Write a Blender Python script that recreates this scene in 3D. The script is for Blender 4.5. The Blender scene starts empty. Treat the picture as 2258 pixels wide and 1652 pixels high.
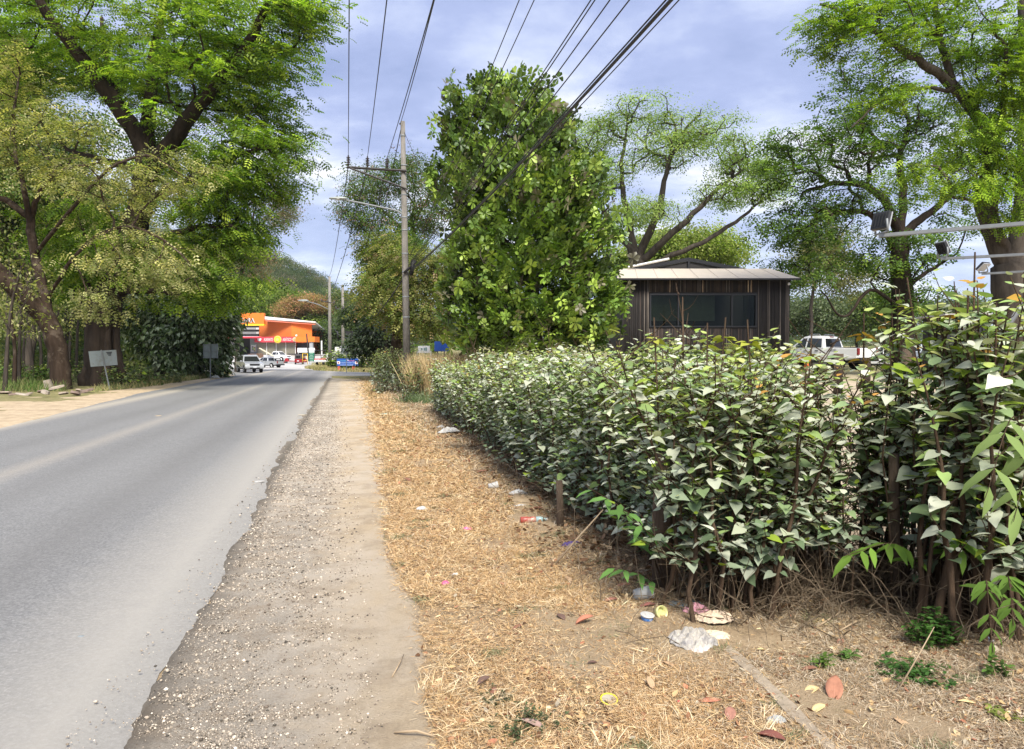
import bpy, math, random
import numpy as np
from mathutils import Vector, Matrix

# ------------------------------------------------------------------ camera, world, sun, exposure
sc = bpy.context.scene
FPX, CXP, CYP = 1665.0, 1129.0, 826.0        # focal length and centre in a 2258 px wide view
EYE = 1.6
PITCH = math.atan((826 - 787) / FPX)
cam = bpy.data.cameras.new('camera'); camo = bpy.data.objects.new('camera', cam)
sc.collection.objects.link(camo); sc.camera = camo
cam.sensor_width = 36; cam.lens = 36 * FPX / 2258
cam.clip_start = .05; cam.clip_end = 6000
camo.location = (0, 0, EYE); camo.rotation_euler = (math.pi / 2 - PITCH, 0, 0)
SUN_EL, SUN_AZ = math.radians(50), math.radians(166)      # azimuth clockwise from +Y
world = bpy.data.worlds.new('World'); sc.world = world; world.use_nodes = True
wn, wl = world.node_tree.nodes, world.node_tree.links
wn.clear()
def wnode(t, **k):
    n = wn.new(t)
    for a, b in k.items(): setattr(n, a, b)
    return n
wo = wnode('ShaderNodeOutputWorld'); bg = wnode('ShaderNodeBackground'); wl.new(bg.outputs[0], wo.inputs[0])
sky = wnode('ShaderNodeTexSky', sky_type='NISHITA', sun_disc=False, sun_elevation=SUN_EL, sun_rotation=SUN_AZ)
skm = wnode('ShaderNodeMix', data_type='RGBA', blend_type='MULTIPLY'); skm.inputs[0].default_value = 1
wl.new(sky.outputs[0], skm.inputs[6]); skm.inputs[7].default_value = (.09, .09, .09, 1)
tc = wnode('ShaderNodeTexCoord'); sp = wnode('ShaderNodeSeparateXYZ'); wl.new(tc.outputs['Generated'], sp.inputs[0])
def wm(op, a, b=None, clamp=False):
    n = wnode('ShaderNodeMath', operation=op, use_clamp=clamp)
    for i, v in enumerate((a, b)):
        if v is None: continue
        if isinstance(v, (int, float)): n.inputs[i].default_value = v
        else: wl.new(v, n.inputs[i])
    return n.outputs[0]
zz = wm('ADD', wm('MAXIMUM', sp.outputs[2], 0.0), .16)
cmb = wnode('ShaderNodeCombineXYZ')
wl.new(wm('DIVIDE', sp.outputs[0], zz), cmb.inputs[0]); wl.new(wm('DIVIDE', sp.outputs[1], zz), cmb.inputs[1]); cmb.inputs[2].default_value = 3.3
def wnoise(scale, det, rough, dist=0.0, sx=1.0):
    mp = wnode('ShaderNodeMapping'); wl.new(cmb.outputs[0], mp.inputs[0]); mp.inputs['Scale'].default_value = (sx, 1, 1)
    n = wnode('ShaderNodeTexNoise'); wl.new(mp.outputs[0], n.inputs['Vector'])
    n.inputs['Scale'].default_value = scale; n.inputs['Detail'].default_value = det; n.inputs['Roughness'].default_value = rough; n.inputs['Distortion'].default_value = dist
    return n.outputs[0]
n1 = wnoise(1.5, 7, .55, .3, .75); n2 = wnoise(4.5, 6, .6, .1, .8)
cv = wm('ADD', wm('MULTIPLY', n1, .72), wm('MULTIPLY', n2, .28))
cr = wnode('ShaderNodeValToRGB'); wl.new(cv, cr.inputs[0])
SK = .66
for i, (p, c) in enumerate([(.33, (.30, .37, .61)), (.44, (.40, .47, .73)), (.53, (.58, .65, .86)), (.62, (1.0, 1.0, 1.04))]):
    e = cr.color_ramp.elements[i] if i < 2 else cr.color_ramp.elements.new(p)
    e.position = p; e.color = (c[0]*SK, c[1]*SK, c[2]*SK, 1)
mx = wnode('ShaderNodeMix', data_type='RGBA'); mx.inputs[0].default_value = .93
wl.new(skm.outputs[2], mx.inputs[6]); wl.new(cr.outputs[0], mx.inputs[7])
hz = wm('SUBTRACT', 1.0, wm('MULTIPLY', wm('ABSOLUTE', sp.outputs[2]), 4.0), True)   # paler towards the horizon
mh = wnode('ShaderNodeMix', data_type='RGBA'); wl.new(wm('MULTIPLY', hz, .55), mh.inputs[0])
wl.new(mx.outputs[2], mh.inputs[6]); mh.inputs[7].default_value = (.62*SK, .76*SK, .98*SK, 1)
wl.new(mh.outputs[2], bg.inputs[0]); bg.inputs[1].default_value = 1.0
sun = bpy.data.lights.new('sun', 'SUN'); suno = bpy.data.objects.new('sun', sun); sc.collection.objects.link(suno)
sun.energy = 3.6; sun.angle = math.radians(20); sun.color = (1, .94, .84)
sd = Vector((math.sin(SUN_AZ) * math.cos(SUN_EL), math.cos(SUN_AZ) * math.cos(SUN_EL), math.sin(SUN_EL)))
suno.rotation_euler = sd.to_track_quat('Z', 'Y').to_euler()
suno.location = (0, -5, 40)
vs = sc.view_settings; vs.view_transform = 'Standard'; vs.look = 'None'; vs.gamma = 1; vs.exposure = .95
sc.cycles.max_bounces = 5; sc.cycles.diffuse_bounces = 2; sc.cycles.transmission_bounces = 3; sc.cycles.glossy_bounces = 2
sc.cycles.transparent_max_bounces = 6; sc.cycles.caustics_reflective = False; sc.cycles.caustics_refractive = False

# ------------------------------------------------------------------ helpers
C = sc.collection
cp, sp_ = math.cos(PITCH), math.sin(PITCH)
def at(px, py, d):
    """point seen at pixel (px,py) of the 2258 px view, at distance d along +Y"""
    xc, yc = (px - CXP) / FPX, (CYP - py) / FPX
    dy = cp + yc * sp_; dz = -sp_ + yc * cp
    return np.array([xc / dy * d, d, EYE + dz / dy * d])
def gnd(px, py, z=0.0):
    a = at(px, py, 1.0); t = (z - EYE) / (a[2] - EYE)
    return np.array([a[0] * t, t, z])
def sstep(x): x = np.clip(x, 0, 1); return x * x * (3 - 2 * x)
def G(x, y):
    """terrain height"""
    x = np.asarray(x, float); y = np.asarray(y, float)
    u = x * .9757 + .2191 * y
    far = np.interp(y, [105, 120, 132, 140, 165, 200, 400, 1500], [0, .05, .45, .85, 2.0, 2.7, 8, 10])
    bank = .9 * sstep((u - 3.8) / 7) * (1 - sstep((y - 46) / 12))
    left = .25 * sstep((-u - 13) / 6) * (1 - sstep((y - 60) / 15))
    return far + bank + left
def Gf(x, y): return float(G(x, y))
def onG(px, py):
    """ground point under a pixel with the real terrain"""
    a = at(px, py, 1.0); y = 3.0
    for k in range(4000):
        p = at(px, py, y)
        if p[2] <= Gf(p[0], p[1]): break
        y *= 1.004
    return np.array([p[0], p[1], Gf(p[0], p[1])])

def tag(o, label=None, cat=None, group=None, kind=None):
    if label: o['label'] = label
    if cat: o['category'] = cat
    if group: o['group'] = group
    if kind or cat: o['kind'] = kind or 'thing'
    return o
def empty(name, loc=(0, 0, 0), rz=0.0, label=None, cat=None, group=None, scale=1.0, rot=None):
    o = bpy.data.objects.new(name, None); C.objects.link(o)
    o.location = tuple(map(float, loc)); o.rotation_euler = rot if rot else (0, 0, rz); o.scale = (scale,) * 3
    o.empty_display_size = .2
    return tag(o, label, cat, group)
def link(name, me, m=None, parent=None):
    o = bpy.data.objects.new(name, me); C.objects.link(o)
    if m is not None: me.materials.append(m)
    if parent is not None: o.parent = parent
    return o
def copy_tree(o, parent=None):
    c = o.copy(); C.objects.link(c)
    if parent is not None: c.parent = parent
    for ch in list(o.children):
        copy_tree(ch, c)
    return c

class MB:
    def __init__(s): s.v = []; s.f = []; s.sm = []
    def add(s, vs_, fs_, smooth=False):
        b = len(s.v); s.v += [tuple(map(float, p)) for p in vs_]
        s.f += [tuple(i + b for i in f) for f in fs_]; s.sm += [smooth] * len(fs_); return s
    def box(s, c, d, rz=0.0, M=None):
        x, y, z = d[0] / 2, d[1] / 2, d[2] / 2
        P = [(i * x, j * y, k * z) for i in (-1, 1) for j in (-1, 1) for k in (-1, 1)]
        R = Matrix.Rotation(rz, 3, 'Z') if M is None else M
        P = [tuple(R @ Vector(p) + Vector(c)) for p in P]
        return s.add(P, [(0, 1, 3, 2), (4, 6, 7, 5), (0, 4, 5, 1), (2, 3, 7, 6), (0, 2, 6, 4), (1, 5, 7, 3)])
    def tube(s, pts, r, k=8, cap=True, smooth=True):
        pts = [np.array(p, float) for p in pts]; n = len(pts)
        rr = [r] * n if isinstance(r, (int, float)) else list(r)
        V = []; ref = None
        for i in range(n):
            t = pts[min(i + 1, n - 1)] - pts[max(i - 1, 0)]; t = t / (np.linalg.norm(t) + 1e-9)
            if ref is None: ref = np.array([1., 0, 0]) if abs(t[0]) < .8 else np.array([0, 1., 0])
            a = np.cross(t, ref); a /= np.linalg.norm(a) + 1e-9; b = np.cross(a, t); ref = b
            for j in range(k):
                q = 2 * math.pi * j / k; V.append(pts[i] + rr[i] * (math.cos(q) * a + math.sin(q) * b))
        F = [(i * k + j, i * k + (j + 1) % k, (i + 1) * k + (j + 1) % k, (i + 1) * k + j) for i in range(n - 1) for j in range(k)]
        s.add(V, F, smooth)
        if cap:
            b = len(s.v) - n * k; s.f += [tuple(b + j for j in reversed(range(k))), tuple(b + (n - 1) * k + j for j in range(k))]; s.sm += [False, False]
        return s
    def lathe(s, prof, c=(0, 0, 0), k=16, axis='z', smooth=True):
        V = []; n = len(prof)
        for (r, h) in prof:
            for j in range(k):
                q = 2 * math.pi * j / k; a, b = r * math.cos(q), r * math.sin(q)
                p = (a, b, h) if axis == 'z' else ((a, h, b) if axis == 'y' else (h, a, b))
                V.append((p[0] + c[0], p[1] + c[1], p[2] + c[2]))
        F = [(i * k + j, i * k + (j + 1) % k, (i + 1) * k + (j + 1) % k, (i + 1) * k + j) for i in range(n - 1) for j in range(k)]
        s.add(V, F, smooth)
        b = len(s.v) - n * k; s.f += [tuple(b + j for j in reversed(range(k))), tuple(b + (n - 1) * k + j for j in range(k))]; s.sm += [False, False]
        return s
    def prism(s, poly, w, hw=None):
        """poly in (x,z), extruded over y from -w to w; hw(z) can vary the half width"""
        n = len(poly); f = hw or (lambda z: w)
        V = [(p[0], -f(p[1]), p[1]) for p in poly] + [(p[0], f(p[1]), p[1]) for p in poly]
        F = [tuple(range(n)), tuple(reversed(range(n, 2 * n)))] + [(i, i + n, (i + 1) % n + n, (i + 1) % n) for i in range(n)]
        return s.add(V, F)
    def mesh(s, name):
        me = bpy.data.meshes.new(name); me.from_pydata(s.v, [], s.f); me.validate()
        if len(me.polygons) == len(s.sm): me.polygons.foreach_set('use_smooth', s.sm)
        me.update(); return me
    def build(s, name, m, parent=None, bevel=0, normals=True):
        me = s.mesh(name)
        import bmesh
        bm = bmesh.new(); bm.from_mesh(me)
        if normals: bmesh.ops.recalc_face_normals(bm, faces=bm.faces)
        if bevel:
            es = [e for e in bm.edges if len(e.link_faces) == 2 and e.calc_face_angle(0) > .5]
            try: bmesh.ops.bevel(bm, geom=es, offset=bevel, segments=2, affect='EDGES', clamp_overlap=True)
            except Exception: pass
        bm.to_mesh(me); bm.free()
        return link(name, me, m, parent)

def smooth_path(pts, n=6):
    pts = [np.array(p, float) for p in pts]
    if len(pts) < 3:
        return [pts[0] + (pts[-1] - pts[0]) * i / n for i in range(n + 1)]
    P = [2 * pts[0] - pts[1]] + pts + [2 * pts[-1] - pts[-2]]; out = []
    for i in range(1, len(P) - 2):
        for k in range(n):
            t = k / n; a, b, c, d = P[i - 1:i + 3]
            out.append(.5 * ((2 * b) + (c - a) * t + (2 * a - 5 * b + 4 * c - d) * t * t + (3 * b - a - 3 * c + d) * t ** 3))
    out.append(pts[-1]); return out

# ------------------------------------------------------------------ materials
def newmat(name):
    m = bpy.data.materials.new(name); m.use_nodes = True; nt = m.node_tree
    return m, nt, nt.nodes, nt.links, nt.nodes['Principled BSDF']
def nd(nt, t, **k):
    n = nt.nodes.new(t)
    for a, b in k.items(): setattr(n, a, b)
    return n
def ramp(nt, fac, stops):
    r = nd(nt, 'ShaderNodeValToRGB'); nt.links.new(fac, r.inputs[0])
    el = r.color_ramp.elements
    for i, (p, c) in enumerate(stops):
        e = el[i] if i < 2 else el.new(p)
        e.position = p; e.color = (*c, 1) if len(c) == 3 else c
    return r.outputs[0]
def noise(nt, scale, det=4, rough=.6, vec=None, dist=0.0, stretch=None):
    n = nd(nt, 'ShaderNodeTexNoise'); n.inputs['Scale'].default_value = scale; n.inputs['Detail'].default_value = det
    n.inputs['Roughness'].default_value = rough; n.inputs['Distortion'].default_value = dist
    if vec is None:
        g = nd(nt, 'ShaderNodeTexCoord'); vec = g.outputs['Object']
    if stretch:
        mp = nd(nt, 'ShaderNodeMapping'); nt.links.new(vec, mp.inputs[0]); mp.inputs['Scale'].default_value = stretch; vec = mp.outputs[0]
    nt.links.new(vec, n.inputs['Vector'])
    return n.outputs[0]
def mixc(nt, f, a, b, mode='MIX'):
    m = nd(nt, 'ShaderNodeMix', data_type='RGBA', blend_type=mode)
    for i, v in ((0, f), (6, a), (7, b)):
        if isinstance(v, (int, float)): m.inputs[i].default_value = v
        elif isinstance(v, tuple): m.inputs[i].default_value = (*v, 1) if len(v) == 3 else v
        else: nt.links.new(v, m.inputs[i])
    return m.outputs[2]
def bump(nt, b, h, strength=.4, dist=.02):
    n = nd(nt, 'ShaderNodeBump'); n.inputs['Strength'].default_value = strength; n.inputs['Distance'].default_value = dist
    nt.links.new(h, n.inputs['Height']); nt.links.new(n.outputs[0], b.inputs['Normal'])
def mat(name, col, rough=.6, metal=0.0, var=.15, scale=6.0, bmp=0.0, spec=.5, stretch=None, dirt=None, dirts=2.0, coat=0.0):
    m, nt, N, L, b = newmat(name)
    a = tuple(c * (1 - var) for c in col); d = tuple(min(1, c * (1 + var)) for c in col)
    f = noise(nt, scale, 5, .65, stretch=stretch)
    c = ramp(nt, f, [(.3, a), (.7, d)])
    if dirt:
        g = ramp(nt, noise(nt, dirts, 6, .7), [(.45, (0, 0, 0)), (.7, (1, 1, 1))])
        c = mixc(nt, g, c, dirt)
    L.new(c, b.inputs['Base Color']); b.inputs['Roughness'].default_value = rough; b.inputs['Metallic'].default_value = metal
    b.inputs['Specular IOR Level'].default_value = spec
    if coat: b.inputs['Coat Weight'].default_value = coat; b.inputs['Coat Roughness'].default_value = .05
    if bmp: bump(nt, b, noise(nt, scale * 4, 6, .7, stretch=stretch), .6, bmp)
    return m
def leafmat(name, trans=.3, rough=.55, spec=.25, tint=(1.0, 1.15, .45)):
    """leaf colour comes from a per-leaf attribute; a share of the light passes through the blade"""
    m, nt, N, L, b = newmat(name)
    a = nd(nt, 'ShaderNodeAttribute', attribute_name='lc')
    L.new(a.outputs['Color'], b.inputs['Base Color']); b.inputs['Roughness'].default_value = rough; b.inputs['Specular IOR Level'].default_value = spec
    t = nd(nt, 'ShaderNodeBsdfTranslucent'); L.new(mixc(nt, 1.0, a.outputs['Color'], tint, 'MULTIPLY'), t.inputs[0])
    s = nd(nt, 'ShaderNodeMixShader'); s.inputs[0].default_value = trans
    L.new(b.outputs[0], s.inputs[1]); L.new(t.outputs[0], s.inputs[2])
    L.new(s.outputs[0], N['Material Output'].inputs[0])
    return m
def barkmat(name, a, b_, scale=3.0, patch=None):
    m, nt, N, L, b = newmat(name)
    f = noise(nt, scale, 8, .7, stretch=(1, 1, .25), dist=.4)
    c = ramp(nt, f, [(.3, a), (.65, b_)])
    if patch:
        g = ramp(nt, noise(nt, 1.2, 5, .7), [(.52, (0, 0, 0)), (.6, (1, 1, 1))]); c = mixc(nt, g, c, patch)
    L.new(c, b.inputs['Base Color']); b.inputs['Roughness'].default_value = .9; b.inputs['Specular IOR Level'].default_value = .15
    bump(nt, b, noise(nt, scale * 3, 8, .75, stretch=(1, 1, .3)), .9, .05)
    return m

# ------------------------------------------------------------------ instanced blades, leaves, stones as one mesh
def inst(name, bv, bf, pos, R, col, m, parent=None, smooth=False):
    bv = np.array(bv, float); n = len(pos); nv = len(bv)
    V = np.einsum('nij,vj->nvi', R, bv) + np.asarray(pos)[:, None, :]
    me = bpy.data.meshes.new(name)
    lt = np.array([len(f) for f in bf]); lv = np.concatenate([np.array(f) for f in bf])
    me.vertices.add(n * nv); me.vertices.foreach_set('co', V.astype('f4').ravel())
    Lp = (lv[None, :] + (np.arange(n) * nv)[:, None]).ravel()
    me.loops.add(len(Lp)); me.loops.foreach_set('vertex_index', Lp.astype('i4'))
    tot = np.tile(lt, n); st = np.concatenate([[0], np.cumsum(tot)[:-1]])
    me.polygons.add(len(tot)); me.polygons.foreach_set('loop_start', st.astype('i4'))
    if smooth: me.polygons.foreach_set('use_smooth', np.ones(len(tot), bool))
    me.update(calc_edges=True)
    if col is not None:
        at_ = me.attributes.new('lc', 'FLOAT_COLOR', 'POINT')
        cc = np.ones((n, nv, 4), 'f4'); cc[:, :, :3] = np.clip(np.asarray(col), 0, 1)[:, None, :]
        at_.data.foreach_set('color', cc.ravel())
    return link(name, me, m, parent)
def frames(axis, up, size):
    """matrices whose columns are side, axis, normal, scaled"""
    axis = axis / (np.linalg.norm(axis, axis=1, keepdims=True) + 1e-9)
    side = np.cross(axis, up); side /= np.linalg.norm(side, axis=1, keepdims=True) + 1e-9
    nr = np.cross(side, axis)
    R = np.stack([side, axis, nr], axis=2)
    return R * np.asarray(size)[:, None, None]
def palette(rng, n, cols, w=None, jit=.15, clump=None, cjit=.2):
    cols = np.array(cols, float); w = np.ones(len(cols)) if w is None else np.array(w, float)
    c = cols[rng.choice(len(cols), n, p=w / w.sum())] * (1 + rng.normal(0, jit, (n, 1)))
    if clump is not None:
        k = int(clump.max()) + 1; c = c * np.clip(1 + rng.normal(0, cjit, (k, 1)), .55, 1.6)[clump]
    return np.clip(c, .004, .95)
# leaf shapes: side x, length along +y, normal +z
LEAF = ([(0, 0, 0), (-.22, .3, .05), (0, .35, 0), (.22, .3, .05), (-.17, .68, .02), (0, .7, -.03), (.17, .68, .02), (0, 1, -.12)],
        [(0, 2, 1), (0, 3, 2), (1, 2, 5, 4), (2, 3, 6, 5), (4, 5, 7), (5, 6, 7)])
HEART = ([(0, .06, 0), (-.24, -.02, .06), (-.36, .22, .09), (-.3, .5, .05), (-.14, .78, -.02), (0, 1.02, -.13), (.14, .78, -.02), (.3, .5, .05), (.36, .22, .09), (.24, -.02, .06), (0, .45, 0)],
         [(0, 10, 2, 1), (10, 3, 2), (10, 4, 3), (10, 5, 4), (10, 6, 5), (10, 7, 6), (10, 8, 7), (0, 9, 8, 10)])
SIMPLE = ([(0, 0, 0), (-.25, .5, .05), (0, 1, -.08), (.25, .5, .05)], [(0, 3, 2, 1)])
def pinnate(n=6, w=.11, l=.36, droop=.25):
    V = []; F = []
    for i in range(n):
        y = .12 + .88 * i / (n - 1); z0 = -droop * y * y; ll = l * (1 - .45 * abs(y - .45))
        for s in (-1, 1):
            b = len(V)
            V += [(0, y, z0), (s * ll * .5, y + ll * .22 - w / 2, z0 - .02), (s * ll, y + ll * .35, z0 - .1), (s * ll * .5, y + ll * .22 + w / 2, z0 - .02)]
            F.append((b, b + 1, b + 2, b + 3) if s > 0 else (b, b + 3, b + 2, b + 1))
    return V, F
def rosette(n=8, seed=1):
    r = random.Random(seed); V = []; F = []
    for i in range(n):
        a = 2 * math.pi * i / n + r.uniform(-.25, .25); e = r.uniform(-.1, .75); L_ = r.uniform(.8, 1.1)
        ca, sa = math.cos(a), math.sin(a)
        def P(x, y, z):
            yy = y * math.cos(e) * L_ - z * math.sin(e); zz_ = y * math.sin(e) * L_ + z * math.cos(e) - .25 * y * y
            return (ca * x - sa * yy, sa * x + ca * yy, zz_)
        b = len(V)
        V += [P(0, .05, 0), P(-.13, .45, .05), P(0, .5, 0), P(.13, .45, .05), P(-.22, .8, .03), P(0, .8, -.03), P(.22, .8, .03), P(0, 1, -.05)]
        F += [tuple(b + k for k in f) for f in [(0, 2, 1), (0, 3, 2), (1, 2, 5, 4), (2, 3, 6, 5), (4, 5, 7), (5, 6, 7)]]
    return V, F
def cluster(n=9, seed=2, leaf=.34, flat=.6):
    """a loose ball of n simple leaves"""
    r = random.Random(seed); V = []; F = []
    for i in range(n):
        c = np.array([r.gauss(0, .35), r.gauss(0, .35), r.gauss(0, .35 * flat)])
        a = np.array([r.gauss(0, 1), r.gauss(0, 1), r.gauss(-.2, .5)]); a /= np.linalg.norm(a)
        up = np.array([r.gauss(0, .5), r.gauss(0, .5), 1.]); s = np.cross(a, up); s /= np.linalg.norm(s); nn = np.cross(s, a)
        b = len(V); V += [tuple(c + leaf * (v[0] * s + v[1] * a + v[2] * nn)) for v in SIMPLE[0]]; F.append((b, b + 3, b + 2, b + 1))
    return V, F

# ------------------------------------------------------------------ trees
def grow(limbs, attrs, step, rng, tip_r=.02, pipe=1.95, kpath=.3, wob=.12):
    P = [np.array(limbs[0][0][0], float)]; par = [-1]; rmin = [limbs[0][1]]; plen = [0.0]
    for (pts, r0, r1) in limbs:
        pts = smooth_path(pts, 5); arr = np.array(P); j = int(np.argmin(np.linalg.norm(arr - pts[0], axis=1)))
        n = len(pts)
        for i in range(1, n):
            P.append(pts[i] + rng.normal(0, step * .04, 3)); par.append(j); rmin.append(r0 + (r1 - r0) * i / (n - 1))
            plen.append(plen[j] + np.linalg.norm(P[-1] - P[j])); j = len(P) - 1
    attrs = np.array(attrs); cap = len(P) + int(len(attrs) * 14) + 100
    A = np.zeros((cap, 3)); A[:len(P)] = P; PL = np.zeros(cap); PL[:len(P)] = plen; n0 = len(P)
    start = max(1, int(.12 * n0))
    d0 = np.array([np.min(np.linalg.norm(A[:n0] - a, axis=1)) for a in attrs]); order = np.argsort(d0)
    tips = []
    for k in order:
        a = attrs[k]; n = len(par)
        dd = np.linalg.norm(A[start:n] - a, axis=1) + kpath * PL[start:n]
        j = int(np.argmin(dd)) + start; p0 = A[j].copy(); d = np.linalg.norm(a - p0)
        pj = par[j] if par[j] >= 0 else j; dr = p0 - A[pj]; ln = np.linalg.norm(dr); dr = dr / ln if ln > 0 else np.array([0, 0, 1.])
        c = p0 + dr * d * .3 + np.array([0, 0, .08 * d]); m = max(2, min(12, int(d / step)))
        for i in range(1, m + 1):
            t = i / m; q = (1 - t) ** 2 * p0 + 2 * t * (1 - t) * c + t * t * a
            if i < m: q = q + rng.normal(0, wob * step, 3)
            idx = len(par)
            if idx >= cap: break
            A[idx] = q; par.append(j); rmin.append(tip_r); PL[idx] = PL[j] + np.linalg.norm(q - A[j]); j = idx
        tips.append(j)
    n = len(par); P = A[:n]; par = np.array(par); rad = np.zeros(n); acc = np.zeros(n)
    for i in range(n - 1, -1, -1):
        rad[i] = max(tip_r, acc[i] ** (1 / pipe))
        if par[i] >= 0: acc[par[i]] += rad[i] ** pipe
    rm = np.array(rmin); isl = np.arange(n) < n0
    rad = np.where(isl, np.maximum(rm, np.minimum(rad, rm * 1.15)), rad)
    for i in range(n):
        if par[i] >= 0: rad[i] = min(rad[i], rad[par[i]])
    return P, par, rad, np.array(tips)
def skeleton_mesh(P, par, rad, minr=.008):
    n = len(P); kids = [[] for _ in range(n)]
    for i in range(n):
        if par[i] >= 0: kids[par[i]].append(i)
    mb = MB(); stack = [(0, None)]
    while stack:
        s, frm = stack.pop(); ch = [] if frm is None else [frm]; i = s
        while True:
            ch.append(i)
            if not kids[i]: break
            ks = sorted(kids[i], key=lambda q: -rad[q])
            for q in ks[1:]: stack.append((q, i))
            i = ks[0]
        if len(ch) < 2: continue
        rr = [max(minr, rad[q]) for q in ch]
        if frm is not None: rr[0] = min(rr[0], rr[1] * 1.25)
        k = 10 if rr[0] > .25 else (6 if rr[0] > .06 else 4 if rr[0] > .025 else 3)
        mb.tube([P[q] for q in ch], rr, k, cap=False)
    return mb
def blob_points(rng, blobs, n, surf=.55):
    """blobs: (px,py,d, rx_px, ry_px, depth_m); returns points and blob ids"""
    w = np.array([b[3] * b[4] for b in blobs], float); w /= w.sum(); ids = rng.choice(len(blobs), n, p=w); out = np.zeros((n, 3))
    for i in range(n):
        b = blobs[ids[i]]; c = at(b[0], b[1], b[2]); sx = b[3] / FPX * b[2]; sz = b[4] / FPX * b[2]
        v = rng.normal(0, 1, 3); v /= np.linalg.norm(v); r = rng.uniform(surf, 1) if rng.random() < .7 else rng.uniform(0, 1) ** .5
        out[i] = c + v * r * np.array([sx, b[5], sz])
    return out, ids
FEATHER = pinnate(4, .22, .40); FEATHER4 = pinnate(3, .30, .42)
ROS = rosette(8); CLUS = cluster(9); CLUSB = cluster(14, 5, .3)
barks = {}
def tree(name, label, base_limbs, blobs, n_att, per, leaf, size, cols, w=None, seed=1, step=.8, tip=.02, spread=(.7, .35), bark=None, lmat=None,
         cat='tree', group=None, kpath=.3, droop=.25, surf=.55, jit=.15, cjit=.22, extra=None, trunk_name='trunk'):
    rng = np.random.default_rng(seed)
    att, ids = blob_points(rng, blobs, n_att, surf)
    gz = G(att[:, 0], att[:, 1]) + .15; att[:, 2] = np.maximum(att[:, 2], gz)
    P, par, rad, tips = grow(base_limbs, att, step, rng, tip, kpath=kpath)
    base = np.array(base_limbs[0][0][0]); root = empty(name, base, 0, label, cat, group)
    tm = skeleton_mesh(P - base, par, rad).build(trunk_name, bark, root, normals=False)
    ends = P[tips]; n = len(ends) * per; k = np.repeat(np.arange(len(ends)), per)
    pos = ends[k] + rng.normal(0, 1, (n, 3)) * np.array([spread[0], spread[0], spread[1]])
    cen = np.mean(ends, axis=0); out = pos - cen; out[:, 2] *= .3
    ax = out / (np.linalg.norm(out, axis=1, keepdims=True) + 1e-6) + rng.normal(0, .8, (n, 3)) * np.array([1, 1, .35]); ax[:, 2] -= droop
    up = rng.normal(0, .35, (n, 3)); up[:, 2] += 1
    col = palette(rng, n, cols, w, jit, k, cjit)
    if extra: col = extra(pos, col, rng)
    inst('crown', leaf[0], leaf[1], pos - base, frames(ax, up, size * rng.uniform(.7, 1.25, n)), col, lmat, root)
    return root
def limb(pxs, r0, r1):
    """pxs: (px,py,d) list"""
    return ([at(*p) for p in pxs], r0, r1)
def trunk_at(px, d, z=None, dz=0.0):
    p = at(px, 700, d); return np.array([p[0], d, Gf(p[0], d) - .1 + dz])
# ------------------------------------------------------------------ the setting: ground, road, path, lot
def uvn(nt):
    """road coordinates u (across) and v (along) as sockets"""
    g = nd(nt, 'ShaderNodeTexCoord'); s = nd(nt, 'ShaderNodeSeparateXYZ'); nt.links.new(g.outputs['Object'], s.inputs[0])
    def lin(a, b):
        m1 = nd(nt, 'ShaderNodeMath', operation='MULTIPLY'); nt.links.new(s.outputs[0], m1.inputs[0]); m1.inputs[1].default_value = a
        m2 = nd(nt, 'ShaderNodeMath', operation='MULTIPLY_ADD'); nt.links.new(s.outputs[1], m2.inputs[0]); m2.inputs[1].default_value = b; nt.links.new(m1.outputs[0], m2.inputs[2]); return m2.outputs[0]
    return g.outputs['Object'], lin(.9757, .2191), lin(-.2191, .9757)
def mth(nt, op, a, b=None, c=None, clamp=False):
    n = nd(nt, 'ShaderNodeMath', operation=op, use_clamp=clamp)
    for i, v in enumerate((a, b, c)):
        if v is None: continue
        if isinstance(v, (int, float)): n.inputs[i].default_value = v
        else: nt.links.new(v, n.inputs[i])
    return n.outputs[0]
def make_ground_mat():
    m, nt, N, L, b = newmat('dry_ground'); o, u, v = uvn(nt)
    big = noise(nt, .35, 6, .65, o); mid = noise(nt, 3.0, 8, .7, o); fine = noise(nt, 60, 6, .75, o)
    c1 = ramp(nt, mid, [(.3, (.28, .19, .11)), (.5, (.42, .30, .18)), (.72, (.58, .44, .28))])
    c2 = ramp(nt, fine, [(.3, (.25, .19, .12)), (.65, (.46, .36, .24))])
    c = mixc(nt, ramp(nt, big, [(.4, (.25,) * 3), (.65, (.8,) * 3)]), c1, c2)
    grn = ramp(nt, noise(nt, .8, 6, .7, o), [(.56, (0, 0, 0)), (.68, (.6,) * 3)]); c = mixc(nt, grn, c, (.16, .17, .07))
    c = mixc(nt, mth(nt, 'MULTIPLY', fine, .5), c, (.12, .08, .05), 'MULTIPLY') if False else c
    # pale sandy yard beyond the hedge
    sand = mth(nt, 'SMOOTH_MIN', mth(nt, 'MULTIPLY', mth(nt, 'SUBTRACT', u, 3.6), .6, clamp=True), 1, .1, clamp=True)
    c = mixc(nt, sand, c, ramp(nt, mid, [(.35, (.42, .34, .24)), (.7, (.60, .50, .36))]))
    c = mixc(nt, mth(nt, 'MULTIPLY', mth(nt, 'SUBTRACT', v, 16), .06, clamp=True), c, ramp(nt, mid, [(.35, (.12, .13, .05)), (.55, (.26, .23, .11)), (.75, (.42, .34, .2))])) 
    L.new(c, b.inputs['Base Color']); b.inputs['Roughness'].default_value = .95; b.inputs['Specular IOR Level'].default_value = .1
    bump(nt, b, fine, .8, .03); return m
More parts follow.
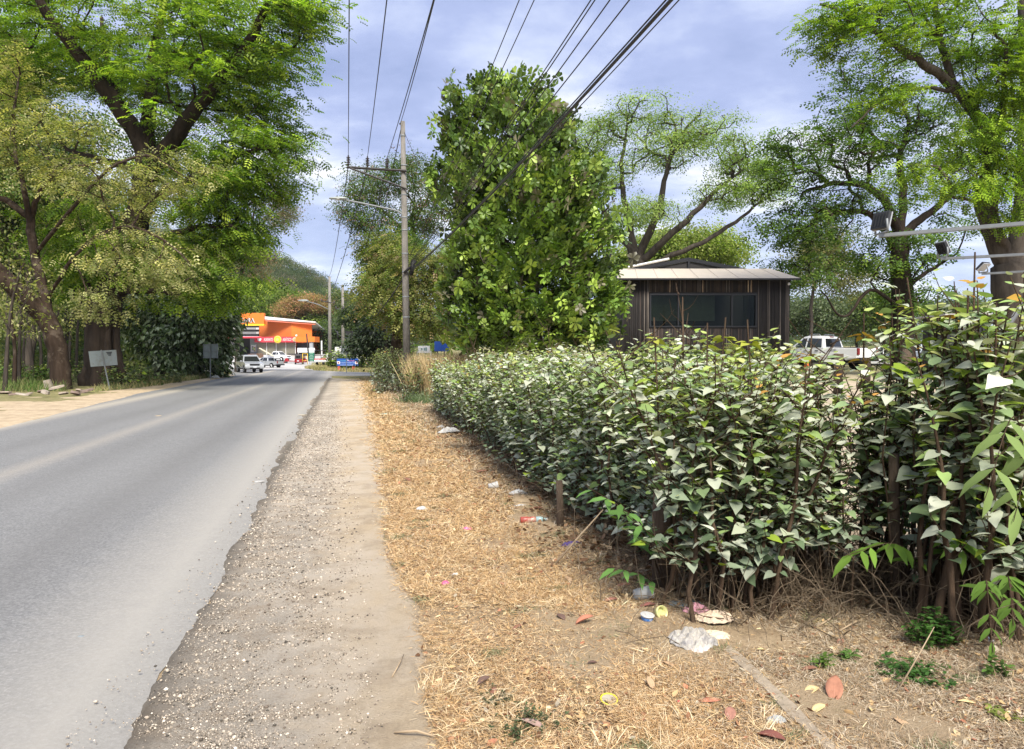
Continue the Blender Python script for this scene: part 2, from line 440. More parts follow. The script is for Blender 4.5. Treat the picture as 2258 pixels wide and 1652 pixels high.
def make_asphalt():
    m, nt, N, L, b = newmat('asphalt'); o, u, v = uvn(nt)
    agg = noise(nt, 45, 8, .9, o); lg = noise(nt, .5, 5, .6, o, stretch=(1, .35, 1)); md = noise(nt, 7, 6, .7, o)
    c = ramp(nt, agg, [(.36, (.07, .07, .068)), (.5, (.172, .171, .167)), (.64, (.36, .355, .34))])
    c = mixc(nt, ramp(nt, lg, [(.35, (0, 0, 0)), (.7, (.35,) * 3)]), c, (.25, .245, .235))
    # polished wheel tracks, dusty strips and dusty edges
    def band(cen, wid, amt):
        d = mth(nt, 'ABSOLUTE', mth(nt, 'SUBTRACT', mth(nt, 'MULTIPLY_ADD', md, .35, u), cen + .17))
        return mth(nt, 'MULTIPLY', mth(nt, 'SUBTRACT', 1.0, mth(nt, 'DIVIDE', d, wid), clamp=True), amt)
    for cen, wid, amt, col in ((-1.2, .75, .75, (.38, .355, .31)), (-4.45, .35, .35, (.42, .37, .30)), (-7.6, .6, .7, (.44, .39, .31)), (-2.4, .55, .4, (.12, .116, .11)), (-3.7, .45, .28, (.12, .116, .11)), (-5.6, .5, .3, (.12, .116, .11))):
        c = mixc(nt, band(cen, wid, amt), c, col)
    sp2 = ramp(nt, noise(nt, 420, 2, .5, o), [(.66, (0, 0, 0)), (.74, (.5,) * 3)]); c = mixc(nt, sp2, c, (.6, .6, .6))
    L.new(c, b.inputs['Base Color']); L.new(ramp(nt, md, [(.3, (.62,) * 3), (.7, (.82,) * 3)]), b.inputs['Roughness']); b.inputs['Specular IOR Level'].default_value = .35
    bump(nt, b, agg, .7, .008); return m
def make_path_mat():
    m, nt, N, L, b = newmat('dusty_path'); o, u, v = uvn(nt)
    f = noise(nt, 90, 7, .8, o); md = noise(nt, 6, 7, .7, o); lg = noise(nt, 1.3, 5, .6, o, stretch=(1, .5, 1))
    soil = ramp(nt, f, [(.3, (.40, .31, .205)), (.7, (.57, .46, .32))])
    grav = ramp(nt, f, [(.28, (.095, .08, .062)), (.45, (.29, .25, .2)), (.6, (.43, .385, .32)), (.74, (.64, .59, .51))])
    k = mth(nt, 'MULTIPLY', mth(nt, 'SUBTRACT', mth(nt, 'MULTIPLY_ADD', md, .8, u), .12), 3.5, clamp=True)
    c = mixc(nt, k, grav, soil)
    c = mixc(nt, ramp(nt, lg, [(.42, (0, 0, 0)), (.62, (.7,) * 3)]), c, (.54, .47, .38))
    c = mixc(nt, ramp(nt, noise(nt, 2.6, 6, .75, o), [(.48, (0, 0, 0)), (.62, (.55,) * 3)]), c, (.32, .25, .175))
    edge = mth(nt, 'SUBTRACT', 1.0, mth(nt, 'DIVIDE', mth(nt, 'ABSOLUTE', mth(nt, 'ADD', mth(nt, 'MULTIPLY_ADD', md, .3, u), .78)), .25), clamp=True)
    c = mixc(nt, mth(nt, 'MULTIPLY', edge, .8), c, (.085, .075, .062))
    L.new(c, b.inputs['Base Color']); b.inputs['Roughness'].default_value = .95; b.inputs['Specular IOR Level'].default_value = .1
    bump(nt, b, f, .9, .02); return m
M = {}
M['ground'] = make_ground_mat(); M['asphalt'] = make_asphalt(); M['path'] = make_path_mat()
M['sand'] = mat('tan_sand', (.47, .37, .25), .95, 0, .22, 5, .02, .1, dirt=(.3, .23, .15), dirts=1.4)
M['concrete'] = mat('pale_concrete', (.46, .45, .43), .85, 0, .12, 1.5, .005, .2, dirt=(.36, .34, .31), dirts=.4)

def ground_mesh():
    n = 560; s = np.linspace(-1, 1, n); a, b = 2.6, 7.0
    gx = a * np.sinh(b * s); gy = a * np.sinh(b * s) + 5.0
    X, Y = np.meshgrid(gx, gy, indexing='ij'); Z = G(X, Y)
    u = X * .9757 + .2191 * Y
    rng = np.random.default_rng(3)
    def vn(sc_):                                             # smooth value noise
        t = rng.random((64, 64)); fx = (X / sc_) % 63; fy = (Y / sc_) % 63; ix = fx.astype(int); iy = fy.astype(int); tx = sstep(fx - ix); ty = sstep(fy - iy)
        return (t[ix, iy] * (1 - tx) * (1 - ty) + t[ix + 1, iy] * tx * (1 - ty) + t[ix, iy + 1] * (1 - tx) * ty + t[ix + 1, iy + 1] * tx * ty) - .5
    off = np.clip((u - .7) / .5, 0, 1) + np.clip((-u - 8.5) / 2, 0, 1); off = np.clip(off, 0, 1) * (Y < 60)
    Z = Z + off * (.035 * vn(.35) + .07 * vn(1.4)) - .02 * (1 - off)
    me = bpy.data.meshes.new('ground'); V = np.stack([X, Y, Z], -1).reshape(-1, 3)
    idx = np.arange(n * n).reshape(n, n); F = np.stack([idx[:-1, :-1], idx[1:, :-1], idx[1:, 1:], idx[:-1, 1:]], -1).reshape(-1, 4)
    me.vertices.add(len(V)); me.vertices.foreach_set('co', V.astype('f4').ravel()); me.loops.add(F.size); me.loops.foreach_set('vertex_index', F.astype('i4').ravel())
    me.polygons.add(len(F)); me.polygons.foreach_set('loop_start', np.arange(0, F.size, 4).astype('i4')); me.polygons.foreach_set('use_smooth', np.ones(len(F), bool)); me.update(calc_edges=True)
    return tag(link('ground', me, M['ground']), kind='structure')
ground_mesh()
def sheet(name, A, B, nt_, ns, zoff, jit, m, rng, geom=False, amp=0.0):
    A = np.array([p[:2] for p in A], float); B = np.array([p[:2] for p in B], float)
    def res(Pl):
        d = np.concatenate([[0], np.cumsum(np.linalg.norm(np.diff(Pl, axis=0), axis=1))]); return d / d[-1], Pl
    ta, A = res(A); tb, B = res(B)
    if geom: t = (np.geomspace(.02, 1.02, nt_) - .02)
    else: t = np.linspace(0, 1, nt_)
    PA = np.stack([np.interp(t, ta, A[:, i]) for i in (0, 1)], 1); PB = np.stack([np.interp(t, tb, B[:, i]) for i in (0, 1)], 1)
    def sm(k):
        r = rng.normal(0, 1, nt_ + 40); return np.convolve(r, np.ones(k) / k, 'same')[20:-20] * math.sqrt(k)
    dv = PB - PA; dv /= np.linalg.norm(dv, axis=1, keepdims=True) + 1e-9
    dist = np.clip(np.linalg.norm(PA, axis=1) / 10, .3, 2)
    PA = PA + dv * ((sm(3) * .4 + sm(15) * .7) * jit * dist)[:, None]; PB = PB + dv * ((sm(3) * .4 + sm(15) * .7) * jit * dist)[:, None]
    s = np.linspace(0, 1, ns); Pt = PA[:, None] * (1 - s)[None, :, None] + PB[:, None] * s[None, :, None]
    Z = G(Pt[..., 0], Pt[..., 1]) + zoff + .0006 * np.clip(Pt[..., 1] - 30, 0, 200)
    if amp: Z[:, 1:-1] += rng.normal(0, amp, Z[:, 1:-1].shape)
    Z[:, 0] -= .03; Z[:, -1] -= .03
    V = np.concatenate([Pt, Z[..., None]], -1).reshape(-1, 3); idx = np.arange(nt_ * ns).reshape(nt_, ns)
    F = np.stack([idx[:-1, :-1], idx[:-1, 1:], idx[1:, 1:], idx[1:, :-1]], -1).reshape(-1, 4)
    me = bpy.data.meshes.new(name); me.from_pydata(V.tolist(), [], F.tolist()); me.polygons.foreach_set('use_smooth', np.ones(len(F), bool)); me.update()
    import bmesh
    bm = bmesh.new(); bm.from_mesh(me); bmesh.ops.recalc_face_normals(bm, faces=bm.faces)
    if sum(f.normal.z for f in bm.faces) < 0: bmesh.ops.reverse_faces(bm, faces=bm.faces)
    bm.to_mesh(me); bm.free()
    return tag(link(name, me, m), kind='structure')
rg = np.random.default_rng(11)
def U(u, y): return ((u - .2191 * y) / .9757, y)
ROAD_R = [U(-.86, -8), U(-.88, 1)] + [gnd(*p) for p in ((330, 1540), (440, 1360), (555, 1150), (640, 985), (700, 880), (733, 830))]
ROAD_L = [U(-7.45, -8), U(-7.45, 2)] + [gnd(*p) for p in ((0, 945), (150, 905), (300, 868), (480, 835), (525, 826))]
sheet('road', ROAD_L, ROAD_R, 500, 24, .016, .02, M['asphalt'], rg, True)
JA = [(-90, 62), gnd(380, 829), gnd(525, 829), gnd(735, 829), gnd(826, 829), (8, 62), (45, 64)]
JB = [(-90, 96), gnd(380, 815), gnd(525, 815), gnd(690, 817), gnd(757, 820), gnd(830, 822), (45, 78)]
sheet('side_street', JA, JB, 160, 14, .012, .05, M['asphalt'], rg)
LA = [(at(430, 800, y)[0], y) for y in (90, 110, 140, 205)]
LB = [gnd(690, 817.2), (at(697, 800, 112)[0], 112), (at(702, 800, 140)[0], 140), (at(735, 800, 205)[0], 205)]
sheet('parking_lot', LA, LB, 120, 60, .03, .05, M['concrete'], rg)
PATH_R = [U(.36, 1)] + [gnd(*p) for p in ((950, 1560), (930, 1420), (905, 1320), (862, 1230), (850, 1100), (836, 1000), (825, 900), (800, 838))]
PATH_L = [U(-1.0, 1)] + [gnd(p[0] - 10, p[1]) for p in ((330, 1540), (440, 1360), (555, 1150), (640, 985), (700, 880), (731, 834))]
sheet('dirt_path', PATH_L, PATH_R, 420, 40, .008, .06, M['path'], rg, True, .0025)
SA = [U(-7.3, -4), U(-7.35, 2)] + [gnd(*p) for p in ((0, 948), (150, 907), (300, 870), (480, 837), (522, 829))]
SB = [U(-13, -4), U(-13, 2)] + [gnd(*p) for p in ((-350, 888), (0, 880), (130, 872), (260, 860), (430, 838), (508, 827))]
sheet('dirt_shoulder', SA, SB, 200, 20, .008, .06, M['sand'], rg, True, .004)
# thin concrete strip that surfaces in the grass
mb = MB(); pl = smooth_path([gnd(1590, 1425), gnd(1660, 1490), gnd(1750, 1580), gnd(1830, 1660), gnd(1960, 1800)], 8)
r_ = random.Random(2); L1, R1 = [], []
for i, p in enumerate(pl):
    w = .028 + r_.uniform(-.006, .006); q = Gf(p[0], p[1])
    L1.append((p[0] - w, p[1] - w * .6, q + .022)); R1.append((p[0] + w, p[1] + w * .6, q + .026))
V = []; F = []
for a, b in zip(L1, R1): V += [(a[0] - .012, a[1], a[2] - .05), a, b, (b[0] + .012, b[1], b[2] - .05)]
for i in range(len(pl) - 1):
    for j in range(3): F.append((i * 4 + j, i * 4 + j + 1, i * 4 + 5 + j, i * 4 + 4 + j))
mb.add(V, F); tag(mb.build('concrete_kerb', mat('dusty_concrete', (.33, .27, .20), .9, 0, .2, 20, .006, .1)), 'thin dusty concrete kerb edge surfacing in the dry grass at lower right', 'kerb')

# hill
def hill():
    sk = [(-900, 500), (-300, 470), (200, 490), (430, 515), (540, 557), (600, 578), (650, 597), (700, 628), (740, 655), (790, 690), (840, 712), (1000, 735), (1300, 755), (1750, 752), (1950, 748), (2300, 745), (2900, 745)]
    xs = np.linspace(-900, 2900, 160); ys = np.interp(xs, [a for a, b in sk], [b for a, b in sk]); nr = 26; V = []
    rng = np.random.default_rng(4)
    for i, (px, py) in enumerate(zip(xs, ys)):
        top = at(px, py + 6, 520)
        for j in range(nr):
            t = j / (nr - 1); d = 240 + 280 * t; x = top[0] * d / 520; z0 = 3.5
            V.append((x, d, z0 + (top[2] - z0) * sstep(t) + (0 if j in (0, nr - 1) else rng.normal(0, .6))))
    idx = np.arange(160 * nr).reshape(160, nr); F = np.stack([idx[:-1, :-1], idx[1:, :-1], idx[1:, 1:], idx[:-1, 1:]], -1).reshape(-1, 4)
    me = bpy.data.meshes.new('hill'); me.from_pydata(V, [], F.tolist()); me.polygons.foreach_set('use_smooth', np.ones(len(F), bool))
    tag(link('hill', me, mat('hill_soil', (.07, .085, .035), .95, 0, .35, .05, 0, .05)), kind='structure')
    V = np.array(V).reshape(160, nr, 3); return V
HV = hill()
# ------------------------------------------------------------------ trees
BK_DARK = barkmat('dark_bark', (.012, .009, .007), (.055, .04, .03), 2.5)
BK_GREY = barkmat('grey_bark', (.022, .018, .015), (.10, .083, .068), 3.0)
BK_BROWN = barkmat('brown_bark', (.018, .012, .008), (.07, .048, .034), 2.5, (.11, .085, .065))
LM = leafmat('foliage', .48, .55, .25); LMG = leafmat('glossy_foliage', .16, .42, .4); LMD = leafmat('dusty_foliage', .25, .75, .15, (1, 1.1, .5))
G_BR = [(.24, .35, .04), (.15, .25, .03), (.38, .47, .07), (.08, .145, .02)]      # fresh feathery green
G_DK = [(.08, .145, .03), (.12, .195, .035), (.05, .095, .02), (.19, .27, .045)]
G_OL = [(.34, .33, .14), (.24, .26, .09), (.46, .44, .22), (.15, .18, .06)]              # dusty olive
G_YW = [(.6, .56, .2), (.30, .31, .09), (.17, .19, .05)]
G_VN = [(.12, .18, .06), (.40, .45, .30), (.06, .09, .035), (.24, .30, .15)]
# the great tree left of the road
def sunny(pos, col, rng): return col
tree('rain_tree', 'huge dark-trunked feathery tree overhanging the left side of the road', [
    ([trunk_at(222, 42), at(228, 700, 42), at(262, 600, 42), at(300, 500, 41.5), at(318, 400, 41), at(322, 320, 41)], .95, .5),
    limb([(222, 850, 42), (183, 846, 41.5), (200, 800, 41.6), (232, 730, 42)], .36, .2), limb([(222, 850, 42), (272, 847, 41.4), (262, 800, 41.5), (256, 700, 41.8)], .3, .16), limb([(222, 850, 42), (236, 850, 40.9), (236, 790, 41.2), (244, 700, 41.8)], .3, .16),
    limb([(322, 330, 41), (260, 235, 40), (180, 130, 39), (110, 40, 38), (60, -60, 37)], .5, .16),
    limb([(320, 400, 41), (395, 290, 40), (470, 195, 39), (550, 90, 38), (600, -10, 37)], .5, .14),
    limb([(322, 320, 41), (333, 200, 41.5), (345, 90, 42), (380, -60, 42)], .42, .14),
    limb([(312, 450, 41.5), (420, 400, 40), (520, 345, 39), (600, 320, 38)], .28, .08),
    limb([(290, 560, 42), (370, 520, 40), (450, 500, 39), (520, 500, 38)], .24, .07),
    limb([(262, 640, 42), (330, 640, 40), (400, 650, 39)], .25, .07),
    limb([(280, 270, 40), (240, 150, 43), (220, 40, 45)], .25, .1),
    limb([(318, 380, 41), (250, 360, 44), (150, 330, 46)], .3, .1)],
    [(300, 90, 42, 300, 110, 6), (560, 70, 40, 160, 100, 4), (540, 180, 40, 140, 80, 4), (575, 270, 40, 95, 60, 3.5), (570, 350, 40, 95, 70, 3), (500, 440, 40, 105, 75, 3), (540, 420, 39.5, 80, 70, 2.5),
     (480, 520, 40, 90, 75, 3), (450, 600, 40, 95, 65, 3), (500, 600, 40, 70, 60, 2.5), (530, 520, 39.5, 50, 60, 2.5), (470, 660, 40.5, 60, 30, 2), (110, 120, 43, 180, 120, 5), (380, 230, 42, 150, 90, 5), (660, 30, 38, 70, 38, 2.5), (400, 380, 43, 110, 110, 4), (330, 590, 41, 90, 90, 4), (180, 560, 43, 120, 110, 4)],
    500, 44, FEATHER, .48, G_BR, [3, 3, 2, 2], 1, .9, .03, (.72, .17), BK_DARK, LM, droop=.3, cjit=.28)
# leaning olive tree in front of it
def tips(pos, col, rng):
    k = (rng.random(len(col)) < .16) & (pos[:, 2] > 5.5); col[k] = np.array([.68, .62, .24]) * rng.uniform(.7, 1.15, (k.sum(), 1)); return col
tree('leaning_tree', 'leaning brown-barked tree with dusty olive and pale yellow leaves at the left edge', [
    ([trunk_at(134, 37), at(128, 780, 37), at(108, 715, 37), at(60, 660, 36.5), at(0, 605, 36), at(-70, 540, 35.5)], .48, .40),
    limb([(112, 725, 37), (98, 650, 37), (76, 560, 37), (66, 478, 37)], .27, .2),
    limb([(66, 480, 37), (10, 440, 36.5), (-50, 430, 36)], .18, .1), limb([(66, 490, 37), (50, 400, 36), (30, 320, 36), (35, 200, 36)], .15, .05),
    limb([(66, 480, 37), (100, 400, 36), (150, 372, 36), (220, 360, 35)], .14, .05),
    limb([(80, 560, 37), (150, 470, 35), (240, 375, 34.5), (330, 345, 34), (430, 405, 33.5)], .11, .03),
    limb([(100, 660, 37), (190, 540, 35), (290, 500, 34), (400, 560, 33.5), (440, 640, 33)], .09, .02),
    limb([(-30, 570, 36), (-60, 400, 36), (-40, 200, 36)], .2, .08)],
    [(110, 330, 36, 150, 90, 3), (40, 200, 36, 110, 110, 3), (230, 420, 34.5, 120, 80, 2.5), (380, 390, 34, 110, 50, 1.5), (300, 560, 34, 140, 70, 2), (400, 600, 33.5, 80, 50, 1.5), (230, 660, 34.5, 70, 50, 1.5)],
    210, 22, FEATHER4, .30, G_OL, [3, 3, 2, 2], 2, .55, .018, (.42, .16), BK_BROWN, LM, droop=.4, cjit=.3, extra=tips, kpath=.2)
# mixed trees behind, left
tree('woodland_tree', 'dense olive tree filling the gap behind the leaning trunk', [([trunk_at(60, 58), at(70, 700, 58), at(60, 560, 58), at(80, 420, 58)], .35, .15), limb([(65, 600, 58), (0, 500, 57), (-60, 420, 57)], .16, .06), limb([(65, 560, 58), (140, 470, 58), (200, 400, 58)], .16, .06)],
     [(40, 480, 58, 150, 150, 5), (150, 360, 60, 150, 120, 5), (-40, 250, 60, 140, 200, 5), (140, 620, 60, 130, 70, 4)], 260, 44, CLUS, .8, G_OL + G_DK, None, 3, 1.1, .03, (1., .6), BK_GREY, LM, group='trees behind the leaning trunk')
tree('woodland_tree', 'dark broad-leaved tree low behind the leaning trunk at the left edge', [([trunk_at(150, 64), at(150, 720, 64), at(140, 600, 64)], .3, .15), limb([(148, 680, 64), (60, 600, 63), (20, 540, 63)], .14, .05)],
     [(60, 620, 64, 120, 70, 4), (20, 520, 62, 80, 90, 3), (190, 520, 66, 90, 90, 4), (260, 660, 66, 90, 90, 4)], 150, 40, CLUSB, .75, G_DK, None, 4, 1.1, .03, (.9, .6), BK_GREY, LMG, group='trees behind the leaning trunk')
tree('woodland_tree', 'pale yellow-green tree seen through the trunks far left', [([trunk_at(10, 85), at(10, 700, 85), at(0, 620, 85)], .3, .15), limb([(8, 700, 85), (70, 640, 85), (120, 600, 85)], .14, .05)],
     [(20, 650, 85, 130, 70, 6), (140, 700, 88, 110, 60, 6), (-80, 600, 85, 110, 100, 6), (350, 700, 88, 120, 60, 6), (300, 620, 90, 120, 60, 6)], 220, 34, CLUS, 1.15, [(.26, .28, .10), (.18, .21, .07), (.36, .36, .17)], None, 5, 1.3, .04, (1.3, .8), BK_GREY, LM, group='trees behind the leaning trunk')
# vine-covered mass near the second sign
tree('vine_covered_tree', 'tree smothered in large heart-leaved vines right of the great trunk', [([trunk_at(352, 56), at(350, 760, 56), at(360, 680, 56)], .4, .3), limb([(352, 760, 56), (420, 700, 56), (470, 660, 56)], .2, .08)],
     [(474, 725, 57, 44, 74, 2.2), (484, 680, 57, 36, 60, 2), (430, 700, 57, 70, 70, 2.5), (390, 770, 56, 60, 60, 2), (455, 790, 57, 55, 40, 2), (330, 700, 57, 60, 80, 2)], 240, 62, HEART, .33, G_VN, [3, 3, 3, 2], 6, .7, .02, (.42, .42), BK_DARK, LMD, droop=1.0, surf=.75, cjit=.2)
tree('bare_branched_tree', 'thin half-bare grey tree poking out beyond the great tree, left of the lamp', [([trunk_at(520, 78), at(530, 640, 78), at(545, 540, 78), at(560, 470, 78)], .22, .1), limb([(540, 560, 78), (590, 480, 77), (640, 430, 77)], .09, .03), limb([(545, 540, 78), (600, 500, 77), (650, 485, 77)], .08, .03)],
     [(600, 440, 78, 55, 60, 3), (560, 560, 78, 50, 90, 3), (625, 480, 77, 30, 26, 2)], 130, 16, CLUS, .55, [(.16, .2, .08), (.24, .24, .15), (.3, .2, .13)], None, 7, 1., .022, (.6, .5), BK_GREY, LM)
# saplings at far left, one by one
rs = random.Random(8); sap = [(8, 862, 34), (28, 855, 36), (40, 852, 40), (72, 850, 44), (88, 848, 47), (104, 850, 49), (52, 846, 52), (16, 846, 50), (150, 846, 52), (166, 848, 48)]
SAPL = ['slender grey sapling at the very left edge, nearest the road', 'forked slender sapling with a dark bark in front of the far-left thicket', 'thin straight sapling just right of the forked one', 'thin sapling close behind the leaning trunk on its left', 'sapling almost touching the leaning trunk on its left side',
        'faint sapling deep in the thicket left of the leaning trunk', 'thin sapling halfway between the forked one and the leaning trunk', 'thin pale sapling deep in the thicket at the left edge', 'pale sapling between the leaning trunk and the great trunk', 'mottled sapling hard against the left side of the great trunk']
for i, (px, py, d) in enumerate(sap):
    b = trunk_at(px, d); h = rs.uniform(5, 8); lean = rs.uniform(-1.2, 1.2); root = empty('sapling', b, 0, SAPL[i], 'tree', 'saplings in the left thicket')
    pts = [(0, 0, 0), (lean * .1, 0, h * .3), (lean * .35 + rs.uniform(-.2, .2), rs.uniform(-.3, .3), h * .65), (lean, rs.uniform(-.5, .5), h)]
    m_ = MB().tube(smooth_path(pts, 5), np.linspace(.11, .035, 16), 6, cap=False)
    for q in range(5):
        z0 = h * rs.uniform(.35, .9); s = rs.choice((-1, 1)); m_.tube([(lean * (z0 / h) ** 1.4, 0, z0), (lean * (z0 / h) ** 1.4 + s * .5, rs.uniform(-.3, .3), z0 + .7), (lean * z0 / h + s * .8, rs.uniform(-.5, .5), z0 + 1.5)], [.035, .02, .01], 4, cap=False)
    m_.build('trunk', BK_GREY if i != 1 else BK_BROWN, root, normals=False)
    n = 260; rng = np.random.default_rng(100 + i); pos = np.stack([rng.normal(lean * .8, .8, n), rng.normal(0, .8, n), h * rng.uniform(.45, 1.1, n)], 1)
    inst('crown', SIMPLE[0], SIMPLE[1], pos, frames(rng.normal(0, 1, (n, 3)) - [0, 0, .5], rng.normal(0, .4, (n, 3)) + [0, 0, 1], rng.uniform(.14, .26, n)), palette(rng, n, G_OL + G_YW[1:]), LM, root)

# behind the lamp post
tree('roadside_tree', 'olive and tan drooping tree right behind the lamp pole', [([trunk_at(872, 48), at(876, 740, 48), at(882, 690, 48), at(900, 620, 48)], .42, .2), limb([(880, 700, 48), (840, 640, 47), (820, 590, 47)], .16, .05), limb([(890, 660, 48), (960, 600, 47), (1000, 580, 47)], .16, .05)],
     [(900, 600, 48, 100, 55, 3), (850, 650, 47, 60, 60, 2.5), (940, 670, 48, 80, 80, 3), (850, 555, 49, 50, 35, 2), (985, 610, 48, 60, 60, 3)], 260, 26, FEATHER4, .4, [(.34, .33, .12), (.24, .26, .08), (.15, .2, .05), (.45, .32, .2), (.12, .19, .04)], [3, 3, 3, 1, 1], 9, .6, .012, (.55, .4), BK_BROWN, LM, droop=.6, cjit=.32)
tree('roadside_tree', 'thin feathery tree with sparse green and pinkish twigs above the lamp arm', [([trunk_at(905, 62), at(905, 700, 62), at(915, 560, 62), at(905, 480, 62)], .32, .16), limb([(912, 540, 62), (860, 480, 61), (800, 430, 61), (770, 395, 60)], .13, .03), limb([(910, 500, 62), (950, 420, 61), (960, 370, 61)], .12, .03), limb([(912, 540, 62), (850, 540, 61), (790, 530, 60)], .1, .03)],
     [(830, 400, 61, 75, 38, 3), (900, 380, 61, 60, 36, 3), (800, 460, 61, 60, 40, 3), (860, 500, 61, 90, 50, 3), (940, 450, 61, 50, 70, 3)], 230, 15, CLUS, .5, [(.11, .19, .03), (.08, .14, .03), (.32, .19, .15), (.15, .2, .06)], [3, 3, 1, 2], 10, .8, .02, (.5, .35), BK_GREY, LM)
tree('roadside_tree', 'dark green rounded tree left of the lamp pole at mid height', [([trunk_at(850, 56), at(852, 700, 56), at(850, 600, 56)], .25, .12)],
     [(850, 575, 56, 45, 42, 2), (890, 545, 56, 45, 30, 2), (830, 625, 56, 30, 30, 2)], 110, 34, CLUS, .5, G_DK + [(.08, .14, .025)], None, 12, .7, .02, (.4, .35), BK_GREY, LM)
tree('dark_shrub', 'dark broad-leaved shrub beside the far side street, left of the lamp pole', [([trunk_at(830, 58), at(830, 770, 58), at(825, 730, 58)], .15, .08)],
     [(830, 745, 58, 45, 42, 2), (800, 765, 58, 35, 30, 1.6), (870, 740, 57, 30, 40, 1.6)], 110, 44, LEAF, .3, [(.025, .05, .015), (.05, .08, .03), (.11, .14, .075)], None, 13, .6, .015, (.35, .3), BK_DARK, LMG, cat='shrub', droop=.7, trunk_name='stem')
tree('small_tree', 'small drooping-leaved tree beside the far utility poles', [([trunk_at(778, 96), at(776, 760, 96), at(772, 700, 96)], .14, .07)],
     [(790, 685, 96, 22, 28, 1.5), (768, 700, 96, 18, 20, 1.5)], 50, 30, SIMPLE, .5, [(.05, .08, .03), (.09, .12, .05)], None, 14, .7, .015, (.35, .3), BK_GREY, LM, droop=1.2)
# broad-leaved almond behind the hedge
tree('almond_tree', 'tall cone-shaped tree with glossy leaf rosettes behind the hedge', [([trunk_at(1180, 27.5), at(1180, 700, 27.5), at(1160, 500, 27.5), at(1130, 330, 27.5), at(1090, 160, 27.5)], .26, .05),
     limb([(1178, 620, 27.5), (1280, 520, 27.5), (1340, 460, 27.5)], .09, .03), limb([(1170, 580, 27.5), (1060, 480, 27.3), (990, 420, 27.3)], .09, .03), limb([(1150, 450, 27.5), (1220, 330, 27.3), (1250, 260, 27.3)], .08, .03), limb([(1178, 680, 27.5), (1080, 650, 27), (1010, 640, 26.5)], .08, .03), limb([(1178, 690, 27.5), (1280, 680, 27), (1350, 680, 26.8)], .08, .03)],
     [(1150, 300, 27.5, 95, 130, 1.7), (1080, 210, 27.5, 35, 62, .8), (1020, 265, 27.5, 48, 85, 1), (1215, 300, 27.5, 50, 60, 1.1), (1030, 400, 27.5, 80, 95, 1.6), (1180, 450, 27.5, 130, 130, 2.2), (1270, 430, 27.5, 80, 100, 1.7),
      (1310, 560, 27.5, 75, 90, 1.8), (1150, 620, 27.3, 175, 130, 2.6), (1290, 680, 27.3, 90, 85, 1.9), (1065, 690, 27, 90, 85, 2), (1040, 560, 27.4, 60, 85, 1.6), (1170, 720, 27, 160, 60, 2.3)],
     1100, 7, ROS, .26, [(.11, .19, .03), (.17, .27, .035), (.30, .41, .07), (.16, .15, .09), (.055, .10, .02)], [3, 3, 2, .8, 2.6], 15, .45, .018, (.24, .22), BK_GREY, LMG, droop=-.9, surf=.7, cjit=.2, kpath=.25)
# umbrella-shaped rain tree behind the wooden cabin
tree('umbrella_tree', 'tall umbrella-crowned tree with bare spreading limbs behind the dark cabin', [
    ([trunk_at(1420, 62), at(1418, 640, 62), at(1400, 560, 62)], .75, .6),
    limb([(1402, 570, 62), (1385, 480, 62), (1370, 380, 62), (1380, 300, 62)], .3, .08), limb([(1405, 570, 62), (1450, 470, 61), (1470, 380, 61), (1490, 290, 61)], .32, .08), limb([(1410, 580, 62), (1500, 500, 60), (1570, 430, 60), (1640, 370, 60)], .3, .07),
    limb([(1412, 590, 62), (1530, 545, 60), (1620, 490, 60), (1690, 430, 60)], .26, .06), limb([(1400, 560, 62), (1340, 480, 62), (1300, 400, 62), (1290, 330, 62)], .22, .06)],
    [(1400, 260, 62, 95, 34, 5), (1310, 300, 62, 60, 40, 4), (1550, 290, 61, 85, 38, 5), (1470, 330, 61, 90, 30, 5), (1640, 350, 60, 70, 35, 4), (1330, 380, 62, 70, 40, 4), (1600, 430, 60, 80, 30, 4), (1690, 400, 60, 45, 60, 3), (1420, 470, 61, 90, 30, 4)],
    420, 13, CLUS, .52, [(.30, .42, .09), (.23, .34, .07), (.38, .47, .16), (.16, .23, .07)], None, 16, 1.2, .04, (.7, .16), BK_GREY, LM, cjit=.2)
tree('backdrop_tree', 'low yellow-green tree right behind the cabin roof', [([trunk_at(1500, 80), at(1500, 660, 80), at(1500, 590, 80)], .3, .15)],
     [(1480, 545, 80, 90, 38, 5), (1570, 550, 80, 70, 38, 5), (1400, 590, 80, 80, 40, 5)], 130, 34, CLUS, 1.0, [(.26, .34, .06), (.19, .26, .05), (.32, .35, .11)], None, 17, 1.2, .03, (1., .5), BK_GREY, LM, group='trees far behind the cabin')
tree('backdrop_tree', 'brownish sparse tree between the cabin and the dark spreading tree', [([trunk_at(1790, 75), at(1790, 680, 75), at(1800, 600, 75)], .2, .1)],
     [(1820, 530, 75, 60, 45, 4), (1780, 590, 75, 50, 40, 4), (1860, 600, 75, 40, 60, 3)], 90, 22, CLUS, .7, [(.28, .25, .1), (.2, .2, .08), (.12, .15, .05)], None, 18, 1., .025, (.8, .5), BK_GREY, LM, group='trees far behind the cabin')
